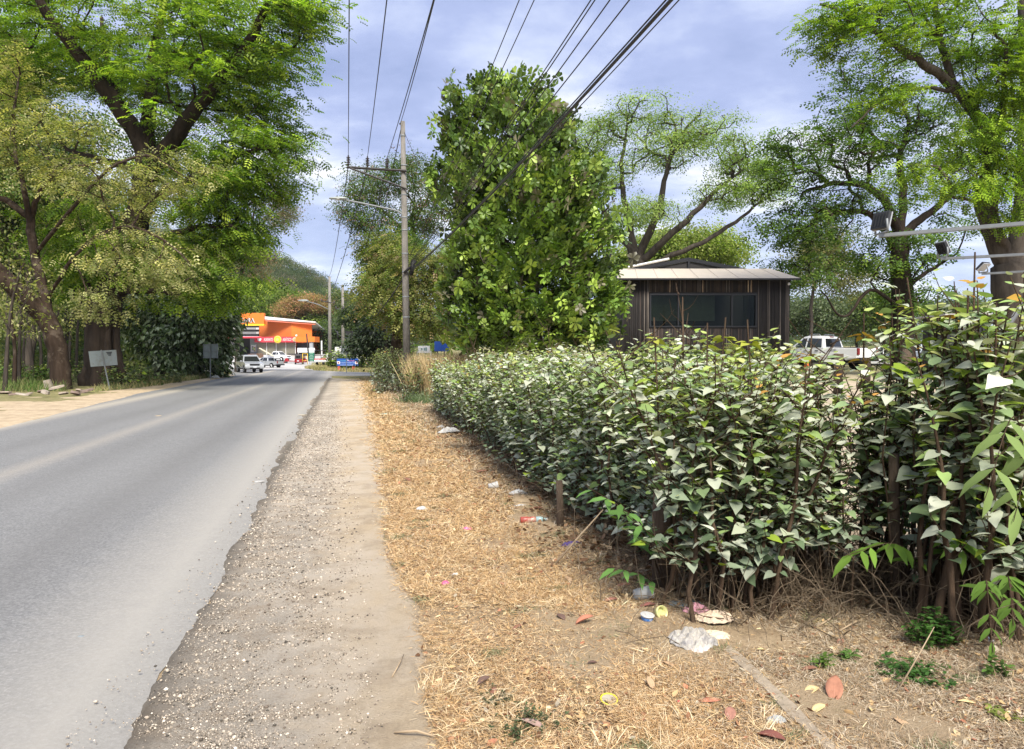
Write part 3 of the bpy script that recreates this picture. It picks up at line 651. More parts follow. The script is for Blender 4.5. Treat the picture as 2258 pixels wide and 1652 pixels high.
# dark spreading tree, right of the cabin
tree('spreading_tree', 'dark spreading tree with crooked black limbs right of the cabin', [
    ([trunk_at(1992, 40), at(1990, 660, 40), at(1984, 590, 40), at(1986, 520, 40)], .62, .42),
    limb([(1986, 530, 40), (1948, 440, 39.5), (1900, 408, 39), (1840, 405, 39), (1770, 425, 38.5)], .25, .07), limb([(1986, 520, 40), (1992, 430, 40.3), (1985, 350, 40.5), (2004, 275, 40.5), (1990, 230, 41)], .22, .06),
    limb([(1986, 520, 40), (2040, 476, 40), (2106, 425, 40), (2160, 380, 40)], .25, .08), limb([(1984, 570, 40), (1925, 478, 39), (1840, 468, 38.5), (1760, 510, 38)], .18, .05),
    limb([(1990, 640, 40), (2060, 590, 40), (2110, 560, 39)], .14, .05), limb([(1988, 680, 40), (1920, 640, 39), (1860, 700, 38.5), (1810, 640, 38)], .1, .03)],
    [(1760, 380, 39, 80, 60, 3), (1880, 330, 39.5, 90, 60, 3), (1960, 250, 40.5, 110, 70, 3), (1850, 260, 40, 70, 45, 2.5), (2060, 330, 40, 60, 80, 3), (1780, 490, 38.5, 110, 60, 2.5), (1900, 440, 39, 100, 45, 3), (1970, 560, 40, 90, 55, 3), (2080, 500, 40, 60, 40, 3), (1770, 590, 38, 65, 40, 2.5), (1990, 650, 40, 50, 40, 2.5), (1910, 170, 40.5, 80, 50, 2.5), (1730, 330, 39, 50, 50, 2.5)],
    420, 18, FEATHER4, .38, G_DK, [3, 3, 2, 1.5], 19, .7, .026, (.5, .14), BK_DARK, LM, cjit=.25)
# big tree at the right edge
tree('rain_tree', 'massive grey-trunked feathery tree rising out of the frame at the right edge', [
    ([trunk_at(2245, 27), at(2238, 690, 27), at(2226, 600, 27)], .72, .62),
    limb([(2224, 600, 27), (2190, 520, 27), (2165, 440, 27), (2183, 360, 27), (2170, 280, 27), (2100, 190, 26.5), (2037, 140, 26), (1960, 90, 25.5), (1880, 38, 25), (1810, 10, 25)], .34, .04),
    limb([(2232, 600, 27), (2256, 480, 27.5), (2262, 350, 27.5), (2268, 200, 27.5), (2260, 0, 27.5)], .4, .22), limb([(2165, 440, 27), (2178, 350, 26), (2210, 260, 26), (2220, 100, 25)], .16, .06),
    limb([(2110, 200, 26.5), (2075, 100, 26.5), (2062, 0, 26.5), (2050, -80, 26.5)], .14, .06), limb([(2105, 200, 26.5), (2020, 195, 26), (1940, 225, 25.5), (1880, 280, 25.5)], .08, .025), limb([(2226, 560, 27), (2190, 470, 26), (2215, 390, 26)], .2, .1)],
    [(2150, 320, 26, 90, 55, 1.8), (2200, 200, 26, 90, 90, 2), (2180, 90, 26, 100, 60, 2.2), (2240, 380, 25.5, 60, 50, 1.6), (2120, 420, 25.5, 60, 40, 1.4), (1990, 95, 25.5, 70, 40, 1.4), (1860, 60, 25, 80, 40, 1.2), (1940, 20, 25.5, 110, 30, 1.6), (1840, 110, 25, 40, 30, 1), (2230, 480, 26, 50, 30, 1.4), (1960, 215, 25.5, 70, 28, 1.2), (2080, 30, 26, 80, 50, 1.8), (2010, 370, 25, 45, 30, 1)],
    400, 22, FEATHER, .27, [(.24, .36, .035), (.16, .26, .03), (.33, .44, .05), (.09, .16, .02)], None, 20, .5, .018, (.32, .11), BK_GREY, LM, cjit=.25)
# distant trees right of the cabin
k = 0
DT = ['hazy round green tree far behind the white pickup, left of three', 'hazy grey-green palm-like tree far behind the white pickup', 'hazy olive tree far behind the white pickup, under the hanging branch', 'small bright green tree far behind, right of the broken stump', 'pale tree far right behind the dark kiosk']
for (px, py, rx, ry, d) in ((1775, 690, 45, 35, 120), (1830, 700, 40, 32, 115), (1890, 690, 45, 40, 125), (1950, 680, 40, 36, 110), (2100, 690, 80, 30, 120)):
    tree('distant_tree', DT[k], [([trunk_at(px, d), at(px, 720, d), at(px + 3, 700, d)], .25, .12)], [(px, py, d, rx, ry, 4)], 50, 34, CLUS, 1.3, [(.12, .16, .07), (.16, .19, .1), (.08, .12, .05)] if k != 3 else [(.14, .2, .04), (.1, .17, .03)], None, 30 + k, 1.5, .04, (1.2, .7), BK_GREY, LM, group='hazy trees far behind the pickup'); k += 1
# belt of trees behind the store
BT = ['bright yellow-green tree behind the orange store, above its sign', 'yellow-green tree just right of the one above the store sign', 'green tree behind the far utility poles', 'olive tree right of the far utility poles', 'dark green low tree at the end of the street', 'pale green tree behind the store roof, leftmost', 'mixed green tree between the store and the far poles']
k = 0
for (px, py, rx, ry, d, cl) in ((575, 668, 45, 30, 215, 0), (628, 672, 35, 22, 210, 0), (745, 700, 45, 50, 200, 1), (800, 705, 40, 48, 190, 1), (765, 752, 55, 34, 175, 2), (520, 660, 45, 40, 215, 0), (712, 740, 26, 40, 195, 0)):
    cols = [[(.17, .24, .03), (.12, .19, .025), (.22, .27, .06)], [(.13, .17, .05), (.18, .19, .08), (.08, .12, .03)], [(.06, .1, .025), (.1, .14, .04)]][cl]
    tree('belt_tree', BT[k], [([trunk_at(px, d), at(px, 760, d), at(px + 2, 730, d)], .4, .2)], [(px, py, d, rx, ry, 5)], 70, 40, CLUS, 2.0, cols, None, 50 + k, 2., .06, (1.7, 1.1), BK_GREY, LM, group='trees in the belt behind the store'); k += 1
tree('flowering_tree', 'spreading tree with orange-pink blossom and dark limbs behind the store roof', [([trunk_at(683, 195), at(682, 730, 195), at(680, 712, 195)], .7, .5), limb([(680, 718, 195), (655, 702, 194), (635, 690, 193)], .35, .12), limb([(680, 714, 195), (692, 696, 196), (700, 680, 196)], .35, .12), limb([(682, 718, 195), (710, 706, 194), (722, 694, 193)], .35, .1), limb([(680, 716, 195), (668, 694, 196), (660, 676, 196)], .3, .1)],
     [(650, 676, 195, 32, 16, 5), (690, 668, 195, 32, 16, 5), (715, 680, 194, 18, 14, 4), (628, 684, 194, 18, 12, 4)], 130, 36, CLUS, 1.1, [(.45, .22, .12), (.34, .24, .09), (.2, .2, .06), (.5, .28, .18)], [2, 2, 2, 1], 70, 1.5, .06, (1.1, .55), BK_DARK, LM)

# forest on the hill: nobody could count it
def hill_forest():
    rng = np.random.default_rng(9); n = 3600; i = rng.integers(0, 159, n); j = rng.integers(4, 26, n)
    c = HV[i, j] * rng.uniform(.998, 1.002, (n, 1)); px = c[:, 0] / c[:, 1] * FPX + CXP
    keep = ((px > 400) & (px < 1010)) | (rng.random(n) < .3); c = c[keep]; n = len(c)
    r = rng.uniform(3.2, 6.8, n); per = 26; k = np.repeat(np.arange(n), per)
    v = rng.normal(0, 1, (n * per, 3)); v /= np.linalg.norm(v, axis=1, keepdims=True); v[:, 2] = np.abs(v[:, 2]) * .8
    pos = c[k] + v * r[k][:, None] + np.array([0, 0, 2.])
    base = np.array([(.07, .11, .035), (.10, .13, .05), (.05, .085, .025), (.16, .15, .09), (.12, .16, .05), (.2, .17, .12)])
    tc_ = base[rng.choice(6, n, p=[.3, .25, .2, .1, .1, .05])] * rng.uniform(.8, 1.25, (n, 1)); col = tc_[k] * rng.uniform(.75, 1.3, (n * per, 1))
    inst_ = inst('hill_forest', CLUSB[0], CLUSB[1], pos, frames(v + rng.normal(0, .6, v.shape), rng.normal(0, .5, v.shape) + [0, 0, 1], rng.uniform(1.6, 3.0, len(pos))), col, LM)
    tag(inst_, kind='stuff')
hill_forest()
# ------------------------------------------------------------------ hedge and shrubs
BK_STEM = barkmat('hedge_stem', (.05, .032, .02), (.17, .115, .075), 14)
BK_DRY = barkmat('dry_twig', (.13, .095, .06), (.36, .28, .19), 18)
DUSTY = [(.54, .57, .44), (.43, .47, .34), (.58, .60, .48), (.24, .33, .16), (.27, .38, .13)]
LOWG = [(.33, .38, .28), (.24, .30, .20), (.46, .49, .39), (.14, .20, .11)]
def shrub(name, label, bases, tops, rng, leaf=.11, tw=(10, 16), twl=(.15, .42), t0=.3, lean=.25, stem_r=.012, dens=.055, cat='shrub', wild=0.0, shape=HEART, cols=(DUSTY, LOWG), young=.06, dead=0,
          group=None, lmat=None, tip_rosette=True, deadbox=None):
    bases = np.array(bases); cen = bases.mean(0); cen[2] = Gf(cen[0], cen[1]); root = empty(name, cen, 0, label, cat, group)
    st = MB(); LP, LA, LS, LC = [], [], [], []
    for b, tp in zip(bases, tops):
        gz = Gf(b[0], b[1]) - .05; h = tp - gz
        if rng.random() < wild: h += rng.uniform(.15, .55)
        ln = rng.normal(0, lean, 2); wob = rng.normal(0, .05, (8, 2)).cumsum(0) * .6
        T = np.linspace(0, 1, 8); pts = np.stack([b[0] + ln[0] * T ** 1.4 + wob[:, 0], b[1] + ln[1] * T ** 1.4 + wob[:, 1], gz + h * T], 1)
        r0 = stem_r * rng.uniform(.7, 1.5); st.tube(pts - cen, np.linspace(r0, .003, 8), 5, cap=False)
        segs = [(pts[int(t0 * 7):], True)]
        for q in range(rng.integers(*tw)):
            t = rng.uniform(t0 * .8, .97); i = t * 7; i0 = int(i); p = pts[i0] * (1 - (i - i0)) + pts[min(7, i0 + 1)] * (i - i0)
            a = rng.uniform(0, 2 * math.pi); L_ = rng.uniform(*twl) * (1.15 - .5 * t); up = rng.uniform(.15, .9)
            d = np.array([math.cos(a), math.sin(a), up]); d /= np.linalg.norm(d)
            tt = np.linspace(0, 1, 4)[:, None]; tp_ = p + d * L_ * tt + np.array([0, 0, .25 * L_]) * tt ** 2 + rng.normal(0, .008, (4, 3))
            st.tube(tp_ - cen, [.005, .004, .003, .002], 3, cap=False); segs.append((tp_, False))
        for pl, main in segs:
            d = np.linalg.norm(np.diff(pl, axis=0), axis=1); L_ = d.sum(); n = max(2, int(L_ / dens)); s = np.concatenate([[0], d.cumsum()])
            q = np.linspace(.1 * L_, L_, n); P_ = np.stack([np.interp(q, s, pl[:, k]) for k in range(3)], 1)
            a = rng.uniform(0, 6.28) + np.arange(n) * 2.4 + rng.normal(0, .3, n); ax = np.stack([np.cos(a), np.sin(a), rng.uniform(-.5, .2, n)], 1)
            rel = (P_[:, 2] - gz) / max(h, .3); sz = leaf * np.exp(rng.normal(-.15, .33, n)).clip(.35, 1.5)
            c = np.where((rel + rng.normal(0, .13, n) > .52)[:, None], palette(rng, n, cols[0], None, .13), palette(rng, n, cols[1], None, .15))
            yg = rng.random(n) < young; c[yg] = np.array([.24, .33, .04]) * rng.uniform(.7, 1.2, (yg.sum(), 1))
            if tip_rosette:
                k = max(1, n - 3); end = slice(k, n); sz[end] *= .6; ax[end, 2] = .5
                if rel[-1] > .8 and rng.random() < .45: c[end] = np.array([(.40, .48, .14), (.46, .48, .18), (.5, .27, .07)][rng.choice(3, p=[.76, .21, .03])]) * rng.uniform(.8, 1.2)
            kz = P_[:, 2] < tp + .07; P_, ax, sz, c = P_[kz], ax[kz], sz[kz], c[kz]
            LP.append(P_ + ax * .015); LA.append(ax); LS.append(sz); LC.append(c)
    LP = np.concatenate(LP); LA = np.concatenate(LA); LS = np.concatenate(LS); LC = np.concatenate(LC); n = len(LP)
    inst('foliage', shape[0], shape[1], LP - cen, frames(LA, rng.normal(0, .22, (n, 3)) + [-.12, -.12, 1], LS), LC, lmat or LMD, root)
    st.build('stems', BK_STEM, root, normals=False)
    if dead:
        dm = MB()
        for q in range(dead):
            b = bases[rng.integers(len(bases))]; p = np.array([b[0] + rng.normal(0, .22), b[1] + rng.normal(0, .22), Gf(b[0], b[1]) + rng.uniform(0, .1)]); d = rng.normal(0, .7, 3); d[2] = abs(d[2]) + .25; L_ = rng.uniform(.2, .75); pts = [p - cen]
            for k in range(4): d = d + rng.normal(0, .35, 3) - [0, 0, .1]; d /= np.linalg.norm(d); pts.append(pts[-1] + d * L_ / 4)
            dm.tube(pts, [rng.uniform(.002, .005), .003, .0025, .002, .0012], 3, cap=False)
        dm.build('dry_twigs', BK_DRY, root, normals=False)
    return root
rh = np.random.default_rng(21)
FR = [gnd(*p)[:2] for p in ((945, 905), (1000, 948), (1100, 1020), (1250, 1160), (1420, 1290), (1510, 1335))]
TPX = [(945, 803), (1000, 790), (1100, 774), (1250, 762), (1420, 755), (1510, 755)]
def along(poly, t):
    poly = np.array(poly); d = np.concatenate([[0], np.cumsum(np.linalg.norm(np.diff(poly, axis=0), axis=1))]); s = t * d[-1]
    return np.stack([np.interp(s, d, poly[:, k]) for k in range(poly.shape[1])], -1)
TZ = [at(p[0], p[1], f[1] + .5)[2] for p, f in zip(TPX, FR)]
def hedge_part(name, label, t0_, t1_, n, leaf, tw, dens, dead, seed):
    rng = np.random.default_rng(seed); F3 = [(*f, z) for f, z in zip(FR, TZ)]
    P_ = along(F3, rng.uniform(t0_, t1_, n)); dep = rng.uniform(.12, 1.15, n) ** 1.1
    b = [(p[0] + .9757 * d, p[1] + .2191 * d, 0) for p, d in zip(P_, dep)]; b = [(x, y, Gf(x, y)) for x, y, z in b]
    tops = P_[:, 2] + rng.normal(-.13, .09, n) - .12 * (dep < .3)
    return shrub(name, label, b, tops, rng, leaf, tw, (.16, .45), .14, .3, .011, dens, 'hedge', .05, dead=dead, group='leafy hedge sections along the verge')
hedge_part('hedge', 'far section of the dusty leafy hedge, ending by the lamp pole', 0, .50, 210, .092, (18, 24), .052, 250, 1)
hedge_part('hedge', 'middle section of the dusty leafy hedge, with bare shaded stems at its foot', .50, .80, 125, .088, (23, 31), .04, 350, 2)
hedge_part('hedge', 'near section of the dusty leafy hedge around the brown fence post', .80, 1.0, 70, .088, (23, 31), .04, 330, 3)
def clump(px, py, sx, sy, n, rng, y_top, spread_px=0, dtop=0.0):
    c = gnd(px, py); B = []; T = []
    for i in range(n):
        x, y = c[0] + rng.normal(0, sx), c[1] + rng.normal(0, sy); B.append((x, y, Gf(x, y))); T.append(at(px, y_top + rng.uniform(-spread_px, spread_px), max(2.5, y + dtop))[2])
    return B, T
rng = np.random.default_rng(31)
B, T = clump(1640, 1345, .20, .16, 26, rng, 800, 50); shrub('verge_shrub', 'open many-stemmed dusty shrub right of the brown fence post', B, T, rng, .09, (15, 22), (.14, .4), .25, .3, .013, .05, dead=150)
B, T = clump(1760, 1315, .25, .2, 22, rng, 850, 45, .0); shrub('verge_shrub', 'lower thin dusty shrub with a tangle of dry twigs, below the white pickup', B, T, rng, .09, (12, 18), (.14, .4), .30, .24, .01, .055, dead=420)
B, T = clump(1900, 1290, .22, .2, 22, rng, 850, 50, .0); shrub('verge_shrub', 'sparse see-through dusty shrub between the pickup view and the bare post', B, T, rng, .09, (9, 14), (.14, .4), .45, .22, .009, .06, dead=260)
B, T = clump(2010, 1335, .16, .12, 15, rng, 720, 90); shrub('verge_shrub', 'tall shrub with upright brown shoots just right of the bare post', B, T, rng, .11, (6, 9), (.12, .36), .42, .13, .012, .055, young=.14, dead=60)
B, T = clump(2120, 1385, .14, .12, 18, rng, 700, 80); shrub('verge_shrub', 'tall bushy shrub on thick dark stems near the right edge', B, T, rng, .115, (7, 11), (.12, .38), .34, .14, .02, .055, young=.12, dead=80)
B, T = clump(2270, 1390, .18, .14, 20, rng, 680, 70); shrub('verge_shrub', 'dense heart-leaved shrub cut by the right edge of the view', B, T, rng, .12, (7, 12), (.14, .4), .22, .15, .014, .055, young=.08, dead=60)
B, T = clump(2200, 1330, .35, .2, 20, rng, 800, 40, .0); shrub('verge_shrub', 'dark shrub in the second row behind the right edge shrubs', B, T, rng, .12, (8, 12), (.14, .4), .2, .15, .012, .055, dead=100)
# tall shoots above the hedge, each standing by itself
sh = [(2108, 1370, 2150, 556, .95), (2040, 1340, 2000, 612, 1), (2150, 1370, 2108, 640, 1), (1700, 1330, 1648, 705, 1), (1480, 1300, 1505, 655, 1.05), (1590, 1310, 1600, 700, 1), (2235, 1370, 2258, 600, 1), (1440, 1280, 1442, 700, 1), (1740, 1310, 1790, 735, 1), (1560, 1300, 1560, 712, 1), (1930, 1310, 1905, 690, 1)]
SHL = ['tallest reddish shoot reaching up near the right edge, topped with orange leaves', 'dark red shoot with round yellow-green leaves left of the tallest one', 'upright shoot just under the lowest lamp arm', 'shoot with a pale star of leaves in front of the cabin corner', 'bare grey stick with three leaves standing in front of the cabin window',
       'leafy shoot bending over in front of the dark window panes', 'shoot at the very right edge of the view', 'small leafy shoot before the left end of the cabin window', 'curved shoot right of the cabin with a yellow tip', 'short shoot between the grey stick and the bending one', 'shoot rising in front of the second parked vehicle']
for i, (bx, by, tx, ty, _) in enumerate(sh):
    b = gnd(bx, by); root = empty('tall_shoot', b, 0, SHL[i], 'shoot', 'tall shoots sticking out of the hedge'); t = at(tx, ty, b[1] + .15); rng = np.random.default_rng(200 + i)
    mid = (b + t) / 2 + rng.normal(0, .05, 3); pts = np.array(smooth_path([b - b, (mid * .5 + b * .5) - b + rng.normal(0, .015, 3), mid - b, t - b], 6)); MB().tube(pts, np.linspace(.013, .005, len(pts)), 6, cap=False).build('stem', BK_STEM, root, normals=False)
    n = 34 if i not in (4,) else 5; q = rng.uniform(.35, 1, n) ** .7; idx = (q * (len(pts) - 1)).astype(int); P_ = pts[idx]; a = rng.uniform(0, 6.28, n); ax = np.stack([np.cos(a), np.sin(a), rng.uniform(-.6, .4, n)], 1)
    col = palette(rng, n, [(.28, .36, .05), (.2, .28, .06), (.30, .36, .22)], None, .15); tipm = q > .9; col[tipm] = [(.45, .27, .05), (.36, .38, .06)][i % 2]
    if i == 4: P_ = pts[[-8, -7, -5, -12, -6]]; col = palette(rng, n, [(.34, .38, .26), (.18, .3, .04)], None, .1)
    sz = rng.uniform(.09, .15, n) * np.where(tipm, .65, 1); inst('leaves', HEART[0], HEART[1], P_ + ax * .02, frames(ax, rng.normal(0, .3, (n, 3)) + [0, 0, 1], sz), col, LMD, root)
# dark bush around the foot of the lamp pole, and the small ones beyond
rng = np.random.default_rng(41)
def far_clump(px, py, d, sx, sy, n, ytop, sp_y, **k):
    c = at(px, py, d); B = [(c[0] + rng.uniform(-sx, sx), c[1] + rng.uniform(-sy, sy), 0) for i in range(n)]; B = [(x, y, Gf(x, y)) for x, y, z in B]
    return B, [at(px, ytop + rng.uniform(-sp_y, sp_y), b[1])[2] for b in B]
B, T = far_clump(878, 870, 33.5, 1.1, 2.0, 60, 776, 10); shrub('roadside_bush', 'dense dark bush at the left of the lamp pole foot', B, T, rng, .11, (14, 20), (.2, .55), .08, .25, .012, .075, cols=([(.17, .22, .1), (.12, .17, .06), (.24, .28, .16)], LOWG), dead=60, cat='bush')
B, T = far_clump(922, 880, 27, .45, .9, 22, 810, 18); shrub('roadside_bush', 'smaller grey-green bush right of the lamp pole foot', B, T, rng, .11, (12, 18), (.2, .5), .08, .2, .012, .07, cols=([(.17, .22, .12), (.12, .17, .06)], LOWG), dead=60, cat='bush')
B, T = far_clump(812, 822, 91, 3.2, 2, 50, 778, 10); shrub('roadside_bush', 'dark green bush behind the blue sign', B, T, rng, .42, (12, 16), (.5, 1.1), .05, .3, .02, .28, cols=([(.07, .12, .025), (.05, .09, .02)], G_DK), cat='bush')
B, T = far_clump(748, 818, 97, 1.3, 1.4, 26, 774, 8); shrub('roadside_bush', 'bright green bush left of the blue sign', B, T, rng, .4, (12, 16), (.5, 1.0), .05, .3, .02, .28, cols=([(.15, .24, .04), (.11, .19, .03)], G_DK), cat='bush')
# undergrowth at the foot of the left trees
def under(px, d, sx, n, ytop, label, cols, leaf=.2):
    B, T = far_clump(px, 850, d, sx, 1.6, n, ytop, 14); shrub('undergrowth_bush', label, B, T, rng, leaf, (10, 15), (.25, .6), .05, .3, .01, .12, cols=(cols, cols), cat='bush', group='bushes under the left trees')
under(55, 41, 2.6, 34, 812, 'bright green low bush under the saplings at the left edge', [(.08, .16, .03), (.12, .2, .04), (.05, .1, .02)])
under(-60, 42, 2.6, 26, 800, 'green bush cut by the left edge of the view', [(.08, .16, .03), (.05, .1, .02)])
under(275, 40.5, 1.2, 20, 818, 'broad-leaved weeds growing right of the tilted sign', [(.1, .16, .05), (.16, .2, .09), (.05, .1, .02)])
under(345, 46, 1.6, 20, 822, 'grey-green weeds in front of the vine-smothered tree', [(.1, .15, .05), (.16, .2, .09)])
under(165, 45, 1.0, 14, 815, 'weedy bush between the two great trunks', [(.1, .14, .05), (.14, .17, .07)])
under(420, 60, 2.6, 24, 808, 'low bush at the foot of the vine-smothered tree by the second sign', [(.07, .12, .04), (.14, .18, .1)])
# plants with big leaflets
LANCE = ([(x * .62, y, z) for x, y, z in LEAF[0]], LEAF[1])
def frond_plant(name, label, base, tips_, leaflet, ln, col, seed, r=.005):
    rng = np.random.default_rng(seed); base = np.array(base, float); root = empty(name, base, 0, label, 'plant'); st = MB(); P_, A_, S_ = [], [], []
    for tp, mid in tips_:
        st = MB()
        pts = np.array(smooth_path([np.zeros(3), np.array(mid) - base, np.array(tp) - base], 7)); st.tube(pts, np.linspace(r, .002, len(pts)), 4, cap=False); st.build('stem', BK_STEM, root, normals=False)
        m = len(pts)
        for q in np.linspace(.42, 1, ln):
            i = min(m - 2, int(q * (m - 1))); t = pts[i + 1] - pts[i]; t /= np.linalg.norm(t); s = np.cross(t, [0, 0, 1.]); s /= np.linalg.norm(s) + 1e-6
            for sg in ((-1, 1) if q < .99 else (0,)):
                P_.append(pts[i]); A_.append(s * sg + t * .7 + [0, 0, -.55]); S_.append(leaflet * rng.uniform(.8, 1.15))
    n = len(P_); inst('leaves', LANCE[0], LANCE[1], np.array(P_), frames(np.array(A_) + rng.normal(0, .12, (n, 3)), rng.normal(0, .15, (n, 3)) + [0, -.5, 1], np.array(S_)), palette(rng, n, [col], None, .15), LMD, root)
    return root
b = gnd(1475, 1320); frond_plant('broad_leaf_plant', 'seedling with broad green leaflets poking out left of the brown fence post', b, [(at(1290, 1070, b[1] - .15), at(1400, 1150, b[1])), (at(1360, 1100, b[1] - .25), at(1420, 1180, b[1])), (at(1345, 1250, b[1] - .2), at(1420, 1270, b[1] - .05)), (at(1410, 1150, b[1] - .3), at(1440, 1200, b[1]))], .155, 4, (.12, .24, .06), 301)
b = gnd(2290, 1380); frond_plant('frond_plant', 'drooping frond of long pale green leaflets at the right edge', b, [(at(2170, 1105, b[1] - .75), at(2245, 930, b[1] - .45)), (at(2235, 1150, b[1] - .7), at(2285, 980, b[1] - .4))], .20, 6, (.20, .28, .09), 302)
b = gnd(2080, 1350); frond_plant('frond_plant', 'low frond of long green leaflets hanging before the bare post', b, [(at(1862, 1225, b[1] - .35), at(1990, 1205, b[1] - .2)), (at(2120, 1215, b[1] - .5), at(2110, 1180, b[1] - .2))], .17, 7, (.13, .23, .035), 303)
b = gnd(2185, 1420); frond_plant('frond_plant', 'frond of dark green leaflets hanging to the ground near the right edge', b, [(at(2190, 1440, b[1] - .4), at(2175, 1280, b[1] - .25)), (at(2235, 1380, b[1] - .35), at(2220, 1270, b[1] - .2))], .12, 7, (.10, .18, .03), 304)
# thicket beyond the left trees: a mass nobody could count
rng_ = np.random.default_rng(88); n = 5200; x_ = rng_.uniform(-95, -27, n); y_ = rng_.uniform(62, 84, n); k_ = (x_ / y_ * FPX + CXP) < 395; x_, y_ = x_[k_], y_[k_]; n = len(x_); pos = np.stack([x_, y_, G(x_, y_) + rng_.random(n) ** 1.3 * (4.2 + 1.5 * np.sin(x_ * .45)) + .2], 1)
tag(inst('thicket_undergrowth', CLUSB[0], CLUSB[1], pos, frames(rng_.normal(0, 1, (n, 3)), rng_.normal(0, .5, (n, 3)) + [0, 0, 1], rng_.uniform(.9, 1.7, n)), palette(rng_, n, [(.16, .22, .06), (.24, .27, .1), (.09, .14, .04), (.34, .34, .15)], None, .2), LM), kind='stuff')
# small green weeds
def weed(px, py, w, h, n, label, col, seed, leaf=.04):
    rng = np.random.default_rng(seed); c = onG(px, py); root = empty('green_weed', c, 0, label, 'weed', 'green weeds on the verge'); st = MB(); P_, A_ = [], []
    for i in range(n):
        x, y = rng.normal(0, w * .45), rng.normal(0, w * .45); hh = h * rng.uniform(.4, 1) * math.exp(-(x * x + y * y) / w ** 2 * .6); pts = np.array([(x * .7, y * .7, 0), (x * .9, y * .9, hh * .6), (x, y, hh)]); st.tube(pts, [.002, .0015, .001], 3, cap=False)
        for q in np.linspace(.25, 1, max(3, int(hh / .022))):
            p = pts[0] * (1 - q) ** 2 + 2 * q * (1 - q) * pts[1] + q * q * pts[2]
            for s in range(2): a = rng.uniform(0, 6.28); P_.append(p); A_.append((math.cos(a), math.sin(a), rng.uniform(-.1, .5)))
    n_ = len(P_); inst('leaves', LEAF[0], LEAF[1], np.array(P_), frames(np.array(A_), rng.normal(0, .2, (n_, 3)) + [0, 0, 1], leaf * rng.uniform(.6, 1.2, n_)), palette(rng, n_, [col, tuple(c_ * .65 for c_ in col)], None, .2), LM, root); st.build('stems', BK_STEM, root, normals=False)
weed(2055, 1425, .15, .22, 60, 'leafy green weed climbing at the foot of the right shrubs', (.10, .22, .05), 401); weed(2010, 1495, .22, .07, 75, 'low spreading green weed below the right shrubs', (.09, .2, .05), 402)
weed(1815, 1478, .05, .09, 10, 'small light green sprout just above the large brown leaf', (.18, .3, .06), 403); weed(1868, 1462, .045, .07, 9, 'small round-leaved sprout touching the large brown leaf', (.16, .29, .07), 404, .05)
weed(2215, 1590, .09, .04, 12, 'yellow-green sprig lying near the lower right corner', (.3, .36, .08), 405); weed(1170, 1600, .16, .05, 60, 'grey-green low weed patch at the bottom of the grass', (.13, .17, .08), 406, .022); weed(1100, 1545, .12, .04, 34, 'small grey-green weed patch beside the straw tufts', (.13, .16, .08), 407, .022)
weed(1135, 1690 - 60, .1, .05, 30, 'weed patch at the lowest edge of the grass', (.12, .16, .07), 408, .022); weed(860, 915, .25, .08, 26, 'faint green weed at the path edge farther up the verge', (.17, .2, .09), 409, .04); weed(2190, 1500, .07, .12, 14, 'green sprig at the foot of the rightmost shrub', (.12, .22, .05), 410)
# strappy grass at the hedge end
rng = np.random.default_rng(51); n = 260; c = gnd(925, 890); BL = ([(-.5, 0, 0), (.5, 0, 0), (-.42, .4, .06), (.42, .4, .06), (-.3, .75, 0), (.3, .75, 0), (0, 1, -.12)], [(0, 1, 3, 2), (2, 3, 5, 4), (4, 5, 6)])
def blades(name, pos, ax, up, length, width, cols, m, parent=None):
    R = frames(ax, up, np.ones(len(pos))); R[:, :, 0] *= np.asarray(width)[:, None]; R[:, :, 1] *= np.asarray(length)[:, None]; R[:, :, 2] *= np.asarray(length)[:, None]
    return inst(name, BL[0], BL[1], pos, R, cols, m, parent)
root = empty('grass_tuft', c, 0, 'tuft of long grey-green grass at the far end of the hedge', 'grass tuft')
pos = rng.normal(0, .28, (n, 3)) * [1, 1, 0]; ax = rng.normal(0, .6, (n, 3)); ax[:, 2] = rng.uniform(.3, 1.2, n); blades('grass_blades', pos, ax, rng.normal(0, .3, (n, 3)) + [0, -.6, .6], rng.uniform(.3, .6, n), rng.uniform(.012, .02, n), palette(rng, n, [(.2, .26, .13), (.12, .18, .07)]), LM, root)
STR = leafmat('straw', .15, .8, .15, (1, .95, .7))
# tall dry grass behind the hedge
n = 9000; pos = np.stack([rng.uniform(-3.6, -1.5, n), rng.uniform(26.5, 31, n), np.zeros(n)], 1); pos[:, 2] = G(pos[:, 0], pos[:, 1]); ax = rng.normal(0, .22, (n, 3)); ax[:, 2] = 1
tag(blades('tall_dry_grass', pos, ax, rng.normal(0, 1, (n, 3)), rng.uniform(1.1, 1.9, n), rng.uniform(.012, .03, n), palette(rng, n, [(.55, .42, .22), (.42, .31, .16), (.66, .53, .3)]), STR), kind='stuff')
# grassy fringe left of the road and on the junction island
def fringe(name, A, B, n, h, cols, w=.02, seed=1):
    rng = np.random.default_rng(seed); t = rng.random(n); s = rng.random(n)[:, None]; P_ = along([p[:2] for p in A], t) * (1 - s) + along([p[:2] for p in B], t) * s
    pos = np.stack([P_[:, 0], P_[:, 1], G(P_[:, 0], P_[:, 1])], 1); ax = rng.normal(0, .45, (n, 3)); ax[:, 2] = 1
    return tag(blades(name, pos, ax, rng.normal(0, 1, (n, 3)), h * rng.uniform(.4, 1.2, n), w * rng.uniform(.6, 1.3, n), palette(rng, n, cols, None, .2), STR), kind='stuff')
fringe('verge_grass', [gnd(200, 866), gnd(300, 858), gnd(430, 838), gnd(510, 827)], [gnd(240, 850), gnd(320, 842), gnd(440, 828), gnd(505, 822)], 9000, .35, [(.36, .32, .14), (.2, .24, .09), (.5, .4, .2), (.12, .17, .05)], .02, 2)
